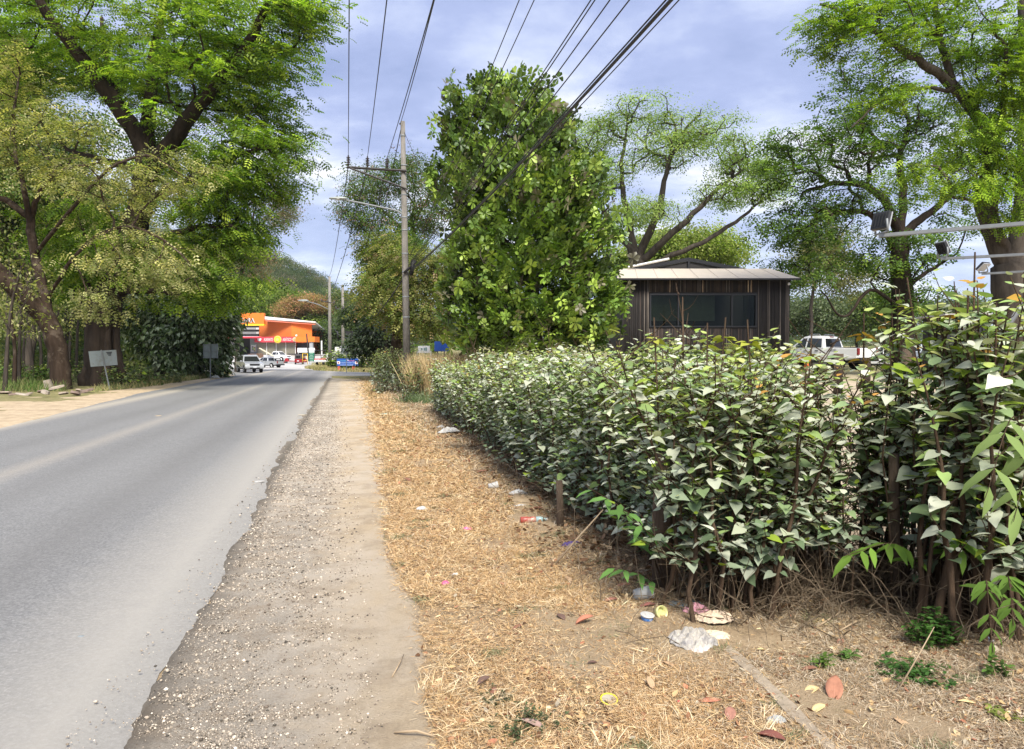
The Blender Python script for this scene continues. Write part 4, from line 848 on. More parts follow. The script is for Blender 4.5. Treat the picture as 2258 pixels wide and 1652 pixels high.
fringe('island_weeds', [gnd(672, 814), gnd(700, 817.5), gnd(757, 820.5), gnd(828, 823)], [gnd(690, 806), gnd(715, 806), gnd(760, 811), gnd(828, 815)], 9000, .45, [(.33, .3, .12), (.22, .24, .09), (.45, .37, .19)], .06, 3)
fringe('undergrowth_grass', [gnd(-300, 880), gnd(0, 868), gnd(150, 862)], [gnd(-250, 845), gnd(0, 840), gnd(150, 838)], 9000, .5, [(.08, .15, .03), (.14, .2, .06), (.25, .24, .1)], .025, 4)

# ------------------------------------------------------------------ dry grass, fallen leaf litter and gravel on the verge
def verge_points(n, y0, y1, rng, p=1.6, lo=0.0, hi=1.0):
    q = rng.random(n); y = (y0 ** (1 - p) + q * (y1 ** (1 - p) - y0 ** (1 - p))) ** (1 / (1 - p))
    pr = np.array([g[:2] for g in PATH_R]); xl = np.interp(y, pr[:, 1], pr[:, 0]); fr = np.array(FR)[::-1]
    hx = np.interp(y, [2.3, 4.6, 4.9] + list(fr[:, 1]) + [40, 62], [2.8, 4.2, 2.2] + list(fr[:, 0] + .35) + [-5.6, -10.5])
    s = lo + (hi - lo) * rng.random(n); x = xl + (hx - xl) * s
    x += rng.normal(0, .045, n) * (y / 5)
    return np.stack([x, y, G(x, y)], 1), s
rng = np.random.default_rng(61)
ns = np.sin
def patchy(pos, sc_, seed):
    r = np.random.default_rng(seed); v = np.zeros(len(pos))
    for k in range(6):
        a = r.uniform(0, 6.28); f = r.uniform(.6, 2.2) / sc_; v += np.sin((pos[:, 0] * math.cos(a) + pos[:, 1] * math.sin(a)) * f * 6.28 + r.uniform(0, 6.28))
    return v / 6 ** .5
pos, s = verge_points(320000, 2.7, 60, rng, 1.85); pos_b, s_b = verge_points(260000, 2.7, 5.6, rng, 1.5, .22, 1.0); pos = np.concatenate([pos, pos_b]); s = np.concatenate([s, s_b])
pk = patchy(pos, 1.0, 7); keep = rng.random(len(pos)) < np.clip(.85 + .3 * pk, .55, 1); pos, s, pk = pos[keep], s[keep], pk[keep]; n = len(pos); lod = np.clip(pos[:, 1] / 6, .75, 5)
STRAW = np.array([(.68, .48, .25), (.56, .36, .17), (.78, .61, .37), (.42, .26, .13), (.50, .35, .21)]); GREY = np.array([(.52, .43, .30), (.42, .33, .22), (.66, .56, .42), (.30, .22, .14), (.38, .27, .17)])
u_ = pos[:, 0] * .9757 + .2191 * pos[:, 1]; gr = rng.random(n) < np.clip((u_ - 1.35) / .9, .05, .92)
col = np.where(gr[:, None], GREY[rng.choice(5, n)], STRAW[rng.choice(5, n)]) * rng.uniform(.75, 1.2, (n, 1))
gg = (patchy(pos, .6, 8) > 1.1) & (rng.random(n) < .6); col[gg] = np.array([.20, .22, .11]) * rng.uniform(.7, 1.2, (gg.sum(), 1))
ax = rng.normal(0, 1, (n, 3)); ax[:, 2] = np.abs(rng.normal(0, .24, n)) + .01; pos[:, 2] += rng.uniform(0, .018, n)
tag(blades('dry_grass', pos, ax, rng.normal(0, .5, (n, 3)) + [0, 0, 1], rng.uniform(.025, .075, n) * lod ** .7 * (1 + .3 * pk), rng.uniform(.0022, .005, n) * lod, col, STR), kind='stuff')
# pale straw tufts along the path edge, too many and too merged to count
tc_, _ = verge_points(110, 2.8, 9, rng, 2.0, 0.0, .42); k = np.repeat(np.arange(110), 38); n = len(k); pos = tc_[k] + rng.normal(0, .028, (n, 3)) * [1, 1, .1]
dr = rng.normal(0, 1, (150, 3))[k]; ax = dr * .9 + rng.normal(0, .5, (n, 3)); ax[:, 2] = np.abs(ax[:, 2]) * .22 + .05
tag(blades('straw_tufts', pos, ax, rng.normal(0, .3, (n, 3)) + [0, 0, 1], rng.uniform(.06, .16, n), rng.uniform(.0025, .0045, n), palette(rng, n, [(.74, .58, .36), (.66, .5, .28), (.8, .68, .46)]), STR), kind='stuff')
# fallen leaf litter
CURL = ([(0, 0, .02), (-.28, .3, .1), (0, .35, 0), (.28, .3, .12), (-.24, .68, .14), (0, .7, .04), (.2, .68, .1), (0, 1, .18)], LEAF[1])
pos, s = verge_points(62000, 2.7, 30, rng, 1.9); kp = rng.random(len(pos)) < np.clip(.12 + s * .9, 0, 1); pos = pos[kp]; n = len(pos); ax = rng.normal(0, 1, (n, 3)) * [1, 1, .25]; pos[:, 2] += rng.uniform(.004, .02, n)
tag(inst('leaf_litter', CURL[0], CURL[1], pos, frames(ax, rng.normal(0, .45, (n, 3)) + [0, 0, 1], np.exp(rng.normal(math.log(.022), .45, n)).clip(.01, .06) * np.clip(pos[:, 1] / 8, .85, 2)), palette(rng, n, [(.5, .34, .17), (.30, .16, .09), (.62, .48, .28), (.17, .09, .05), (.38, .17, .1), (.44, .38, .28)], [3, 2, 2, 2, 1, 1], .2), STR), kind='stuff')
# debris and shade-loving litter under the hedge
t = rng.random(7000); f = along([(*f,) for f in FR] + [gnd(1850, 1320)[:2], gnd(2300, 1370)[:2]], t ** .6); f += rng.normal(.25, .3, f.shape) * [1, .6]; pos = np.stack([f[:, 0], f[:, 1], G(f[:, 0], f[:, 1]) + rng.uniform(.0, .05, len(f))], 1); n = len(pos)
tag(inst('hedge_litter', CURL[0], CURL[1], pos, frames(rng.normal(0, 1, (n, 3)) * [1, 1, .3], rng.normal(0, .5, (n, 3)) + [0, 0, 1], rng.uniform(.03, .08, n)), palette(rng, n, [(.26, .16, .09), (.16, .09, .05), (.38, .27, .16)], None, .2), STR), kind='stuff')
# gravel
ROCK = ([(0, 0, .5), (.55, .1, .1), (.1, .6, .15), (-.5, .15, .12), (-.15, -.55, .1), (.4, -.35, .2), (0, 0, -.3)], [(0, 1, 2), (0, 2, 3), (0, 3, 4), (0, 4, 5), (0, 5, 1), (6, 2, 1), (6, 3, 2), (6, 4, 3), (6, 5, 4), (6, 1, 5)])
n = 80000; q = rng.random(n); p_ = 1.9; y = (2.6 ** (1 - p_) + q * (26 ** (1 - p_) - 2.6 ** (1 - p_))) ** (1 / (1 - p_)); rr = np.array([g[:2] for g in ROAD_R]); xr = np.interp(y, rr[:, 1], rr[:, 0])
x = xr + np.where(rng.random(n) < .975, rng.beta(1.3, 1.8, n) * 1.1, rng.uniform(-.25, .1, n)); pos = np.stack([x, y, G(x, y) + .009], 1); th = rng.uniform(0, 6.28, n); ax = np.stack([np.cos(th), np.sin(th), rng.normal(0, .2, n)], 1)
kq = rng.random(n) < np.clip(.55 + .45 * patchy(pos, .55, 91), .06, 1); pos, ax, x, y, xr = pos[kq], ax[kq], x[kq], y[kq], xr[kq]; n = len(pos)
sz = np.exp(rng.normal(math.log(.0046), .6, n)) * np.clip(y / 5, .8, 3); pos[:, 2] += np.where(x < xr + .02, .012, 0)
STONE = leafmat('stone', 0, .9, .2)
tag(inst('gravel', ROCK[0], ROCK[1], pos, frames(ax, rng.normal(0, .3, (n, 3)) + [0, 0, 1], np.minimum(sz, .024)), palette(rng, n, [(.52, .45, .36), (.19, .155, .12), (.42, .35, .27), (.66, .6, .5), (.09, .08, .065)], [3, 2.2, 4, .55, 1.2], .2), STONE), kind='stuff')
# ------------------------------------------------------------------ utility poles, wires, street lamps
WOODP = barkmat('weathered_pole', (.13, .12, .105), (.30, .28, .25), 5); GALV = mat('galvanised', (.22, .235, .24), .6, .1, .15, 8); IRON = mat('dark_iron', (.07, .065, .06), .6, .3, .3, 10)
PORC = mat('insulator', (.06, .05, .05), .3, 0, .3, 10); LAMP = mat('lamp_grey', (.34, .37, .35), .5, .1, .12, 5); GLASSL = mat('lamp_lens', (.55, .56, .52), .2, 0, .1, 5); WIREM = mat('wire_black', (.022, .022, .026), .6, 0, .2, 3); BLACKM = mat('black_box', (.012, .012, .014), .6, 0, .3, 4)
pb = trunk_at(898, 32.0); TOP = at(888, 268, 32); H = TOP[2] - pb[2]
pole = empty('utility_pole', pb, 0, 'weathered grey utility pole with a cross arm, standing at the hedge end', 'utility pole'); lx = TOP[0] - pb[0]
def pp(z): return np.array([lx * (z - pb[2]) / H, 0, z - pb[2]])
MB().tube([pp(pb[2]), pp(pb[2] + H * .5), pp(TOP[2])], [.165, .135, .095], 14).build('shaft', WOODP, pole)
mb = MB()
for py in (300, 365, 430, 480, 508, 560, 600, 655, 700):
    z = at(890, py, 32)[2]; mb.tube([pp(z - .03), pp(z + .03)], [.165 - .06 * (z / H)] * 2, 14)
mb.build('bands', GALV, pole)
zA = at(890, 376, 32)[2]; e0, e1 = at(767, 371, 32) - pb, at(898, 379, 32) - pb; e0[1] = e1[1] = -.16
mb = MB(); mb.tube([e0, e1], .055, 4, smooth=False); mb.build('cross_arm', IRON, pole)
b0 = at(900, 419, 32) - pb; b0[1] = -.15; b1 = at(775, 374, 32) - pb; b1[1] = -.22; MB().tube([b1, b0], .04, 4, smooth=False).build('brace', IRON, pole)
INS = []
for px in (770, 812, 855):
    p = at(px, 368 + (px - 770) * .06, 32) - pb; p[1] = -.16
    prof = [(.03, 0)]
    for k in range(5): prof += [(.035, .05 + .07 * k), (.085, .06 + .07 * k), (.085, .075 + .07 * k), (.035, .09 + .07 * k)]
    prof += [(.03, .44)]; MB().lathe(prof, p, 12).build('insulator', PORC, pole); INS.append(p + pb + [0, 0, .42])
MB().tube([pp(TOP[2]) + [-.14, 0, -.1], pp(TOP[2]) + [.05, 0, -.08]], .04, 6).build('top_bracket', IRON, pole)
ja = at(905, 585, 32) - pb; mb = MB()
mb.tube([ja + [.05, -.2, -.45], ja + [.16, -.2, .2]], .09, 10); mb.tube([ja + [-.25, -.22, -.35], ja + [.05, -.24, -.1], ja + [.28, -.24, .15]], .05, 8); mb.build('junction_box', BLACKM, pole)
# street lamp on a curved arm
lb = at(893, 485, 32); lamp = empty('street_lamp', lb, 0, 'grey cobra-head street lamp on a long arm fixed to the nearest utility pole', 'street lamp')
tip = at(762, 441, 31.6); arm = smooth_path([lb - lb, at(880, 468, 32) - lb + [0, -.1, 0], at(830, 455, 31.8) - lb, tip - lb], 6); MB().tube(arm, .035, 8).build('arm', GALV, lamp)
def lamphead(parent, p, ang, s=1.0):
    mb = MB(); R = Matrix.Rotation(ang, 3, 'Z'); secs = [(-.42, .07, .03, .03), (-.3, .12, .06, .05), (0, .15, .09, .06), (.3, .13, .07, .06), (.42, .06, .03, .03)]; V = []; K = 12
    for (x, w, ht, hb) in secs:
        for j in range(K):
            q = 2 * math.pi * j / K; V.append(tuple(R @ Vector((x * s, math.cos(q) * w * s, math.sin(q) * (ht if math.sin(q) > 0 else hb) * s)) + Vector(p)))
    F = [(i * K + j, i * K + (j + 1) % K, (i + 1) * K + (j + 1) % K, (i + 1) * K + j) for i in range(len(secs) - 1) for j in range(K)] + [tuple(range(K)), tuple(range(4 * K, 5 * K))]
    mb.add(V, F, True); h = mb.build('lamp_head', LAMP, parent)
    MB().lathe([(.10 * s, -.075 * s), (.14 * s, -.04 * s), (.13 * s, -.02 * s)], tuple(p), 14).build('lens', GLASSL, h); MB().lathe([(.03 * s, .06 * s), (.04 * s, .08 * s), (.03 * s, .13 * s)], (p[0] - .05, p[1], p[2]), 8).build('photocell', BLACKM, h)
lamphead(lamp, tip - lb + [-.3, 0, .06], .05, .9)
# far poles
def far_pole(px, topy, d, label, arms, lampx=None):
    b = trunk_at(px, d); t = at(px, topy, d); h = t[2] - b[2]; root = empty('utility_pole', b, 0, label, 'utility pole', 'utility poles down the road')
    MB().tube([(0, 0, 0), (0, 0, h)], [.26 * d / 100, .15 * d / 100], 10).build('shaft', WOODP, root)
    for (ax_, ay, bx, by) in arms:
        p, q = at(ax_, ay, d) - b, at(bx, by, d) - b; p[1] = q[1] = -.22; MB().tube([p, q], .07, 4, smooth=False).build('cross_arm', IRON, root)
        for k in (0.02, .5, .98):
            m = p * (1 - k) + q * k; MB().lathe([(.05, 0), (.12, .08), (.12, .14), (.05, .2), (.12, .28), (.05, .36)], m, 8).build('insulator', PORC, root)
    return root, b, t
r1, b1_, t1_ = far_pole(727, 610, 118, 'utility pole with a lamp arm beyond the store end, left of two far ones', [(709, 664, 738, 669)])
r2, b2_, t2_ = far_pole(756, 628, 112, 'utility pole with hanging black cable boxes, right of two far ones', [(741, 681, 772, 680), (746, 716, 764, 716)])
p = at(764, 735, 112) - b2_; MB().box(p + [.5, -.4, 0], (1.1, .3, .6)).build('cable_box', BLACKM, r2); p = at(748, 738, 112) - b2_; MB().tube([p + [-.2, -.3, .5], p + [-.1, -.3, -.6]], .12, 8).build('cable_box', BLACKM, r2)
l2b = at(724, 682, 117.7); l2 = empty('street_lamp', l2b, 0, 'small far street lamp on the left of two far poles', 'street lamp'); MB().tube(smooth_path([(0, 0, 0), at(700, 671, 117) - l2b, at(676, 665, 117) - l2b], 4), .06, 6).build('arm', GALV, l2); lamphead(l2, at(669, 663, 117) - l2b, .05, 1.9)
for (px, y0, y1, d, lab) in ((712, 745, 700, 150, 'thin grey post behind the store end'), (753, 735, 708, 160, 'thin pale post far behind the cable boxes')):
    pass
# wires
def wire(a, b, sag, r, label, end_r=None):
    a, b = np.array(a, float), np.array(b, float); n = 26; pts = [a * (1 - t) + b * t - np.array([0, 0, sag * 4 * t * (1 - t)]) for t in np.linspace(0, 1, n)]
    me = MB().tube([p - a for p in pts], r, 6).build('overhead_wire', WIREM); me.location = tuple(a); return tag(me, label, 'wire', 'overhead power and phone wires')
def ext(a, px, py, d, k=1.0, sag=0.0):
    """extend from a through the point seen at (px,py,d) to behind the camera"""
    q = at(px, py, d) + np.array([0, 0, sag * 4 / k * (1 - 1 / k)]); return np.array(a) + (q - np.array(a)) * k
wire(INS[0], ext(INS[0], 770, 0, 13.5, 2.0, .3), .3, .012, 'power wire from the outermost insulator up to the top of the frame, leftmost')
wire(INS[1], ext(INS[1], 853, 0, 13.5, 2.0, .3), .3, .012, 'power wire from the middle insulator up to the top of the frame')
wire(INS[2], ext(INS[2], 956, 0, 13.5, 2.0, .3), .3, .012, 'power wire from the innermost insulator up past the pole top')
wire(TOP + [-.1, 0, -.1], ext(TOP, 962, 0, 14.5, 2.0, .3), .3, .012, 'wire from the very top of the nearest pole up to the frame edge')
F1 = [at(712, 664, 118), at(724, 610, 118), at(738, 668, 118)]
wire(INS[0] - [0, 0, .4], F1[1], 1.2, .02, 'leftmost wire running from the nearest pole away to the left far pole')
wire(INS[1] - [0, 0, .4], F1[0], 1.8, .02, 'second wire running away from the nearest pole to the left far pole')
wire(INS[2] - [0, 0, .3], at(742, 680, 112), 2.2, .02, 'wire running away from the innermost insulator to the right far pole')
wire(TOP - [.05, 0, .2], at(772, 680, 112), 2.6, .02, 'wire from the top of the nearest pole away to the right far pole')
wire(TOP - [0, 0, .3], at(1010, 560, 30), .0, .011, 'guy wire slanting right from the nearest pole top into the trees')
J = at(905, 585, 31.8)
fan = [(1145, 0, 15, 590 - 22, 'thin wire above the almond tree top, left of a pair'), (1178, 0, 15, 590 - 18, 'thin wire above the almond tree top, right of a pair'), (1303, 0, 11.5, 585, 'leftmost wire of the bundle crossing the almond tree'), (1312, 0, 11.5, 588, 'wire hugging the leftmost one of the bundle'),
       (1345, 0, 11, 590, 'middle wire of the bundle crossing the almond tree'), (1388, 0, 10.4, 594, 'wire just left of the thick cable')]
for (px, py, d, jy, lab) in fan: a = at(903, jy - 20 + 15, 31.8); wire(a, ext(a, px, py, d, 1.9, .55), .55, .010, lab)
a = at(905, 598, 31.8); wire(a, ext(a, 1480, 0, 9.0, 1.7, .5), .5, .024, 'thick black cable sweeping from the nearest pole to the top of the frame'); wire(a - [0, 0, .05], ext(a, 1494, 0, 9.0, 1.7, .56), .56, .008, 'pale-edged thin wire hugging the underside of the thick cable'); wire(a + [0, 0, .05], ext(a, 1472, 0, 9.05, 1.7, .5), .5, .011, 'thin wire resting along the top of the thick cable')
wire(at(899, 600, 32), at(735, 720, 112), 2.2, .03, 'thick phone cable sagging from the nearest pole to the far poles'); wire(at(727, 706, 118), at(756, 716, 112), .3, .03, 'short wire between the two far poles')

# ------------------------------------------------------------------ lamp arms of the roadside board at right
FL = mat('floodlight_black', (.035, .037, .04), .5, .2, .2, 6); FGL = mat('floodlight_glass', (.42, .44, .46), .15, 0, .05, 6)
def flood_arm(label, p0, p1, lamp_up, tilt, face, parts=True):
    a, b = at(*p0), at(*p1); root = empty('floodlight_arm', a, 0, label, 'floodlight arm', 'floodlight arms at the right edge'); d = b - a; L_ = np.linalg.norm(d); yaw = math.atan2(d[1], d[0]); pit = -math.asin(d[2] / L_)
    R = Matrix.Rotation(yaw, 3, 'Z') @ Matrix.Rotation(pit, 3, 'Y'); MB().box(d / 2, (L_, .042, .042), M=R).build('arm', GALV, root, .004)
    c = Vector((.03, 0, .03)); Rt = Matrix.Rotation(face, 3, 'Z') @ Matrix.Rotation(tilt, 3, 'Y'); mb = MB(); hc = Vector((.02, 0, lamp_up)); mb.box(hc, (.045, .21, .2), M=Rt)
    for k in range(5): mb.box(hc + Rt @ Vector((-.03, -.08 + .04 * k, 0)), (.02, .008, .17), M=Rt)
    h = mb.build('floodlight', FL, root, .004); MB().box(hc + Rt @ Vector((.03, 0, 0)), (.012, .22, .2), M=Rt).build('glass', FGL, h)
    mb = MB(); 
    for s in (-1, 1): mb.tube([Vector((.03, .14 * s, .03)), Vector((.02, .14 * s, lamp_up))], .012, 6)
    mb.tube([(.03, -.14, .03), (.03, .14, .03)], .012, 6); mb.build('bracket', GALV, root)
flood_arm('nearest galvanised arm with a black floodlight on its left tip, uppermost at the right edge', (1938, 520, 8.6), (2330, 487, 7.6), .17, .28, .42)
flood_arm('second galvanised arm with a dark floodlight, between the upper and lower arm', (2075, 571, 12), (2390, 554, 10.6), .17, -.5, .2)
flood_arm('lowest galvanised arm with a white-faced floodlight, against the grey trunk', (2165, 604, 15.2), (2420, 590, 13.6), .15, .85, -1.15)
COLG0 = mat('strut_grey', (.16, .17, .175), .8)
# the board the arms belong to stands just outside the view; its strut and dark kiosk are seen
b = at(2400, 700, 11); b[2] = Gf(b[0], b[1]); brd = empty('roadside_board', b, 0, 'grey steel frame of a roadside board with a slanting strut at the right edge', 'board frame')
mb = MB(); mb.tube([(0, 0, 0), (0, 0, 4)], .07, 6); mb.tube([(1.6, 3.4, 0), (1.6, 3.4, 4)], .07, 6); mb.build('post', GALV, brd); tp = at(2262, 660, 9.5) - b; bt = at(2150, 830, 9.5) - b; bt2 = bt + (bt - tp) * .6
MB().tube([tp + (tp - bt) * .25, bt2], .035, 4, smooth=False).build('strut', COLG0, brd)
kc = at(2125, 760, 22); kz = Gf(kc[0], kc[1]); kt = at(2125, 697, 22)[2] - kz; kio = empty('dark_kiosk', (kc[0], kc[1], kz), -.1, 'small black corrugated kiosk with a flat pale roof behind the right shrubs', 'kiosk')
mb = MB().box((0, .6, kt / 2), (1.1, 1.6, kt)); 
for k in range(11): mb.box((-.53 + .106 * k, -.21, kt / 2), (.05, .03, kt))
mb.build('wall', BLACKM, kio); MB().box((0, .6, kt + .03), (1.35, 1.9, .05)).build('roof', mat('kiosk_roof', (.4, .4, .38), .6), kio); MB().box((-.1, -.24, kt * .5), (.06, .05, kt * .9)).build('door_frame', GALV, kio)

# ------------------------------------------------------------------ fence posts in the hedge
POST = barkmat('old_post', (.07, .05, .035), (.2, .15, .11), 8)
for (px, py, ty, r, lab, d_) in ((1470, 1318, 1000, .075, 'thick brown fence post standing in the near hedge', .12), (1237, 1170, 1060, .035, 'thin grey fence stake at the dark foot of the hedge', .1), (1975, 1345, 1000, .035, 'bare straight brown post before the sunlit gap', 0), (1868, 1290, 780, .035, 'leaning cut-off stake in front of the second parked vehicle', .2), (1930, 1290, 790, .028, 'upright thin stake right of the leaning one', .2), (2005, 1300, 770, .035, 'tall stake left of the dark kiosk', .3)):
    b = gnd(px, py); b[1] += d_; b[2] = Gf(b[0], b[1]); t = at(px - (18 if 'leaning' in lab else 4), ty, b[1]); h = t - b; o = MB().tube([(0, 0, -.05), h * .5 + rng.normal(0, .008, 3), h], [r, r * .95, r * .9], 12).build('fence_post', POST); o.location = tuple(b); tag(o, lab, 'fence post', 'fence posts in the hedge')

# ------------------------------------------------------------------ dark wooden cabin
D = 32.0; cz = Gf(8.5, 32)
DK = [mat('charred_slat', (.022, .018, .017), .8, 0, .4, 9, stretch=(1, 1, .2)), mat('brown_slat', (.062, .043, .034), .8, 0, .35, 9, stretch=(1, 1, .2)), mat('grey_slat', (.12, .10, .085), .8, 0, .3, 9, stretch=(1, 1, .2)), mat('pale_slat', (.5, .36, .24), .7, 0, .15, 9)]
WALLB = mat('cabin_black', (.016, .014, .014), .7, 0, .2, 5); FRM = mat('window_frame_black', (.02, .021, .024), .4, .3, .1, 5); ROOFM = mat('cream_membrane', (.47, .41, .33), .7, 0, .06, 3, dirt=(.45, .4, .34)); 
def X(px): return at(px, 700, D)[0]
def Z(py): return at(1129, py, D)[2]
ox = X(1372); cab = empty('wooden_cabin', (ox, D, cz), 0, 'small cabin clad in dark vertical sticks with a cream roof behind the hedge', 'cabin')
W = X(1741) - ox; ze = Z(617) - cz; dep = 5.0
wx0, wx1, wz0, wz1 = X(1432) - ox, X(1668) - ox, Z(722) - cz, Z(648) - cz; pm = MB()
pm.box((wx0 / 2, .06, ze / 2), (wx0, .12, ze)); pm.box(((wx1 + W) / 2, .06, ze / 2), (W - wx1, .12, ze)); pm.box(((wx0 + wx1) / 2, .06, (wz1 + ze) / 2), (wx1 - wx0, .12, ze - wz1)); pm.box(((wx0 + wx1) / 2, .06, wz0 / 2), (wx1 - wx0, .12, wz0))
pm.box((.06, dep / 2 + .06, ze / 2), (.12, dep - .12, ze)); pm.box((W - .06, dep / 2 + .06, ze / 2), (.12, dep - .12, ze)); pm.box((W / 2, dep + .06, ze / 2), (W, .12, ze)); wl_ = pm.build('wall', WALLB, cab)
rs = random.Random(5)
SL = [MB(), MB(), MB(), MB()]; x = .02
while x < W - .03:
    w = rs.uniform(.035, .055); q = rs.random(); right = x > wx1 + .1
    def put(z0, z1, pal=True):
        k = 0 if (x < wx0 * .6 or (right and q < .75)) else (3 if (q > .955 and pal) else 2 if q > .8 else 1 if q > .35 else 0)
        yy = -.03 + rs.uniform(-.012, .012); SL[k].tube([(x + w / 2, yy, z0), (x + w / 2 + rs.uniform(-.01, .01), yy, (z0 + z1) / 2), (x + w / 2 + rs.uniform(-.006, .006), yy, z1)], w * .46, 5)
    if wx0 - .02 < x + w / 2 < wx1 + .02: put(wz1 + .06, ze - .03); put(.05, wz0 - .05, False)
    else: put(.05, ze - .03, False)
    x += w + rs.uniform(.006, .02)
allm = MB(); mi = []
for q_, s_ in enumerate(SL): allm.add(s_.v, s_.f, True); mi += [q_] * len(s_.f)
o = link('stick_cladding', allm.mesh('stick_cladding'), None, wl_)
for m_ in DK: o.data.materials.append(m_)
o.data.polygons.foreach_set('material_index', mi)
mb = MB(); t = .06
for (a0, a1, b0, b1) in ((wx0, wx1, wz1 - t, wz1), (wx0, wx1, wz0, wz0 + t)): mb.box(((a0 + a1) / 2, -.02, (b0 + b1) / 2), (a1 - a0, .12, t))
for xx in (wx0 + t / 2, X(1495) - ox, X(1613) - ox, wx1 - t / 2): mb.box((xx, -.025, (wz0 + wz1) / 2), (t, .1, wz1 - wz0 - 2 * t))
wf = mb.build('window', FRM, cab)
def glassmat(name, tint, rough=.02):
    m, nt, N, L, b = newmat(name); g = nd(nt, 'ShaderNodeBsdfGlossy'); g.inputs['Roughness'].default_value = rough; g.inputs['Color'].default_value = (.8, .88, .86, 1); tr = nd(nt, 'ShaderNodeBsdfTransparent'); tr.inputs[0].default_value = (*tint, 1)
    f = nd(nt, 'ShaderNodeFresnel'); f.inputs[0].default_value = 1.28; s = nd(nt, 'ShaderNodeMixShader'); mm = mth(nt, 'ADD', mth(nt, 'MULTIPLY', f.outputs[0], 1.0), .0, clamp=True)
    L.new(mm, s.inputs[0]); L.new(tr.outputs[0], s.inputs[1]); L.new(g.outputs[0], s.inputs[2]); L.new(s.outputs[0], N['Material Output'].inputs[0]); return m
WG = glassmat('window_glass', (.42, .45, .41))
for (a0, a1) in ((wx0 + t, X(1495) - ox - t / 2), (X(1495) - ox + t / 2, X(1613) - ox - t / 2), (X(1613) - ox + t / 2, wx1 - t)):
    MB().box(((a0 + a1) / 2, .02, (wz0 + wz1) / 2), (a1 - a0, .01, wz1 - wz0 - 2 * t)).build('pane', WG, wf)
# inside: pale curtain panels and a wooden counter
MB().box(((wx0 + X(1580) - ox) / 2, .3, (wz0 + wz1) / 2), (X(1580) - ox - wx0, .04, wz1 - wz0 + .3)).build('roller_blind', mat('blind_green', (.46, .50, .42), .8), cab); MB().box(((wx0 + X(1580) - ox) / 2, .2, wz0 + .1), (X(1580) - ox - wx0, .12, .35)).build('counter', DK[1], cab)
MB().box((X(1648) - ox, .35, (wz0 + wz1) / 2), (.12, .1, wz1 - wz0)).build('curtain', mat('curtain_grey', (.22, .22, .2), .9), cab)
zr = Z(603) - cz; mb = MB(); ov = .28
V = [(-ov, -.45, ze + .02), (W + ov, -.45, ze + .02), (W + ov - .7, 1.2, zr + .34), (-ov + .3, 1.2, zr + .34), (-ov, -.45, ze - .03), (W + ov, -.45, ze - .03), (W + ov - .7, 1.2, zr + .26), (-ov + .3, 1.2, zr + .26)]
mb.add(V, [(0, 1, 2, 3), (7, 6, 5, 4), (0, 4, 5, 1), (1, 5, 6, 2), (2, 6, 7, 3), (3, 7, 4, 0)]); rf = mb.build('awning_roof', ROOFM, cab)
mb = MB()
for k in range(1, 9): xx = -ov + (W + 2 * ov) * k / 9; mb.tube([(xx, -.45, ze + .026), (xx * .93 + .2, 1.2, zr + .35)], .008, 4)
mb.build('roof_seam', mat('seam_tan', (.42, .37, .31), .8), rf); MB().box((W / 2, -.47, ze - .02), (W + 2 * ov + .04, .06, .07)).build('gutter', FRM, cab)
mb = MB(); gx0, gx1, gp = X(1385) - ox, X(1680) - ox, X(1533) - ox; zb, zp = Z(601) - cz + .26, Z(575) - cz + .3
V = [(gx0, 1.25, zb), (gp, 1.25, zp), (gx1, 1.25, zb), (gx0, dep, zb), (gp, dep, zp), (gx1, dep, zb)]
mb.add([*V, *[(x_, y_, z_ - .16) for x_, y_, z_ in V]], [(0, 1, 4, 3), (1, 2, 5, 4), (6, 9, 10, 7), (7, 10, 11, 8), (0, 6, 7, 1), (1, 7, 8, 2), (3, 4, 10, 9), (4, 5, 11, 10), (0, 3, 9, 6), (2, 8, 11, 5)]); mb.build('gable_roof', FRM, cab)
MB().prism([(gx0 + .2, ze), (gx0 + .2, zb - .2), (gp, zp - .17), (gx1 - .2, zb - .2), (gx1 - .2, ze)], 0, lambda z: 1).v
mb = MB(); mb.add([(gx0 + .25, 1.32, ze), (gp, 1.32, zp - .17), (gx1 - .25, 1.32, ze), (gx0 + .25, 1.3, zb - .17), (gx1 - .25, 1.3, zb - .17)], [(0, 2, 4, 1, 3)]); mb.build('gable_wall', WALLB, cab)
s0, s1 = np.array([gx0 + .15, 1.0, zb + .08]), np.array([gx0 + (gp - gx0) * .68, 1.0, zb + (zp - zb) * .68 + .08]); MB().tube([s0, s1], .05, 4, smooth=False).build('gutter_tube', mat('white_tube', (.75, .75, .72), .5), cab)
MB().box((gp, 1.24, (zb + zp) / 2 - .1), (.08, .06, .4)).build('king_post', FRM, cab); MB().lathe([(.03, 0), (.05, .04), (.05, .1), (.02, .12)], (W - .1, -.15, ze - .25), 10).build('camera', mat('cam_white', (.7, .7, .7), .4), cab)

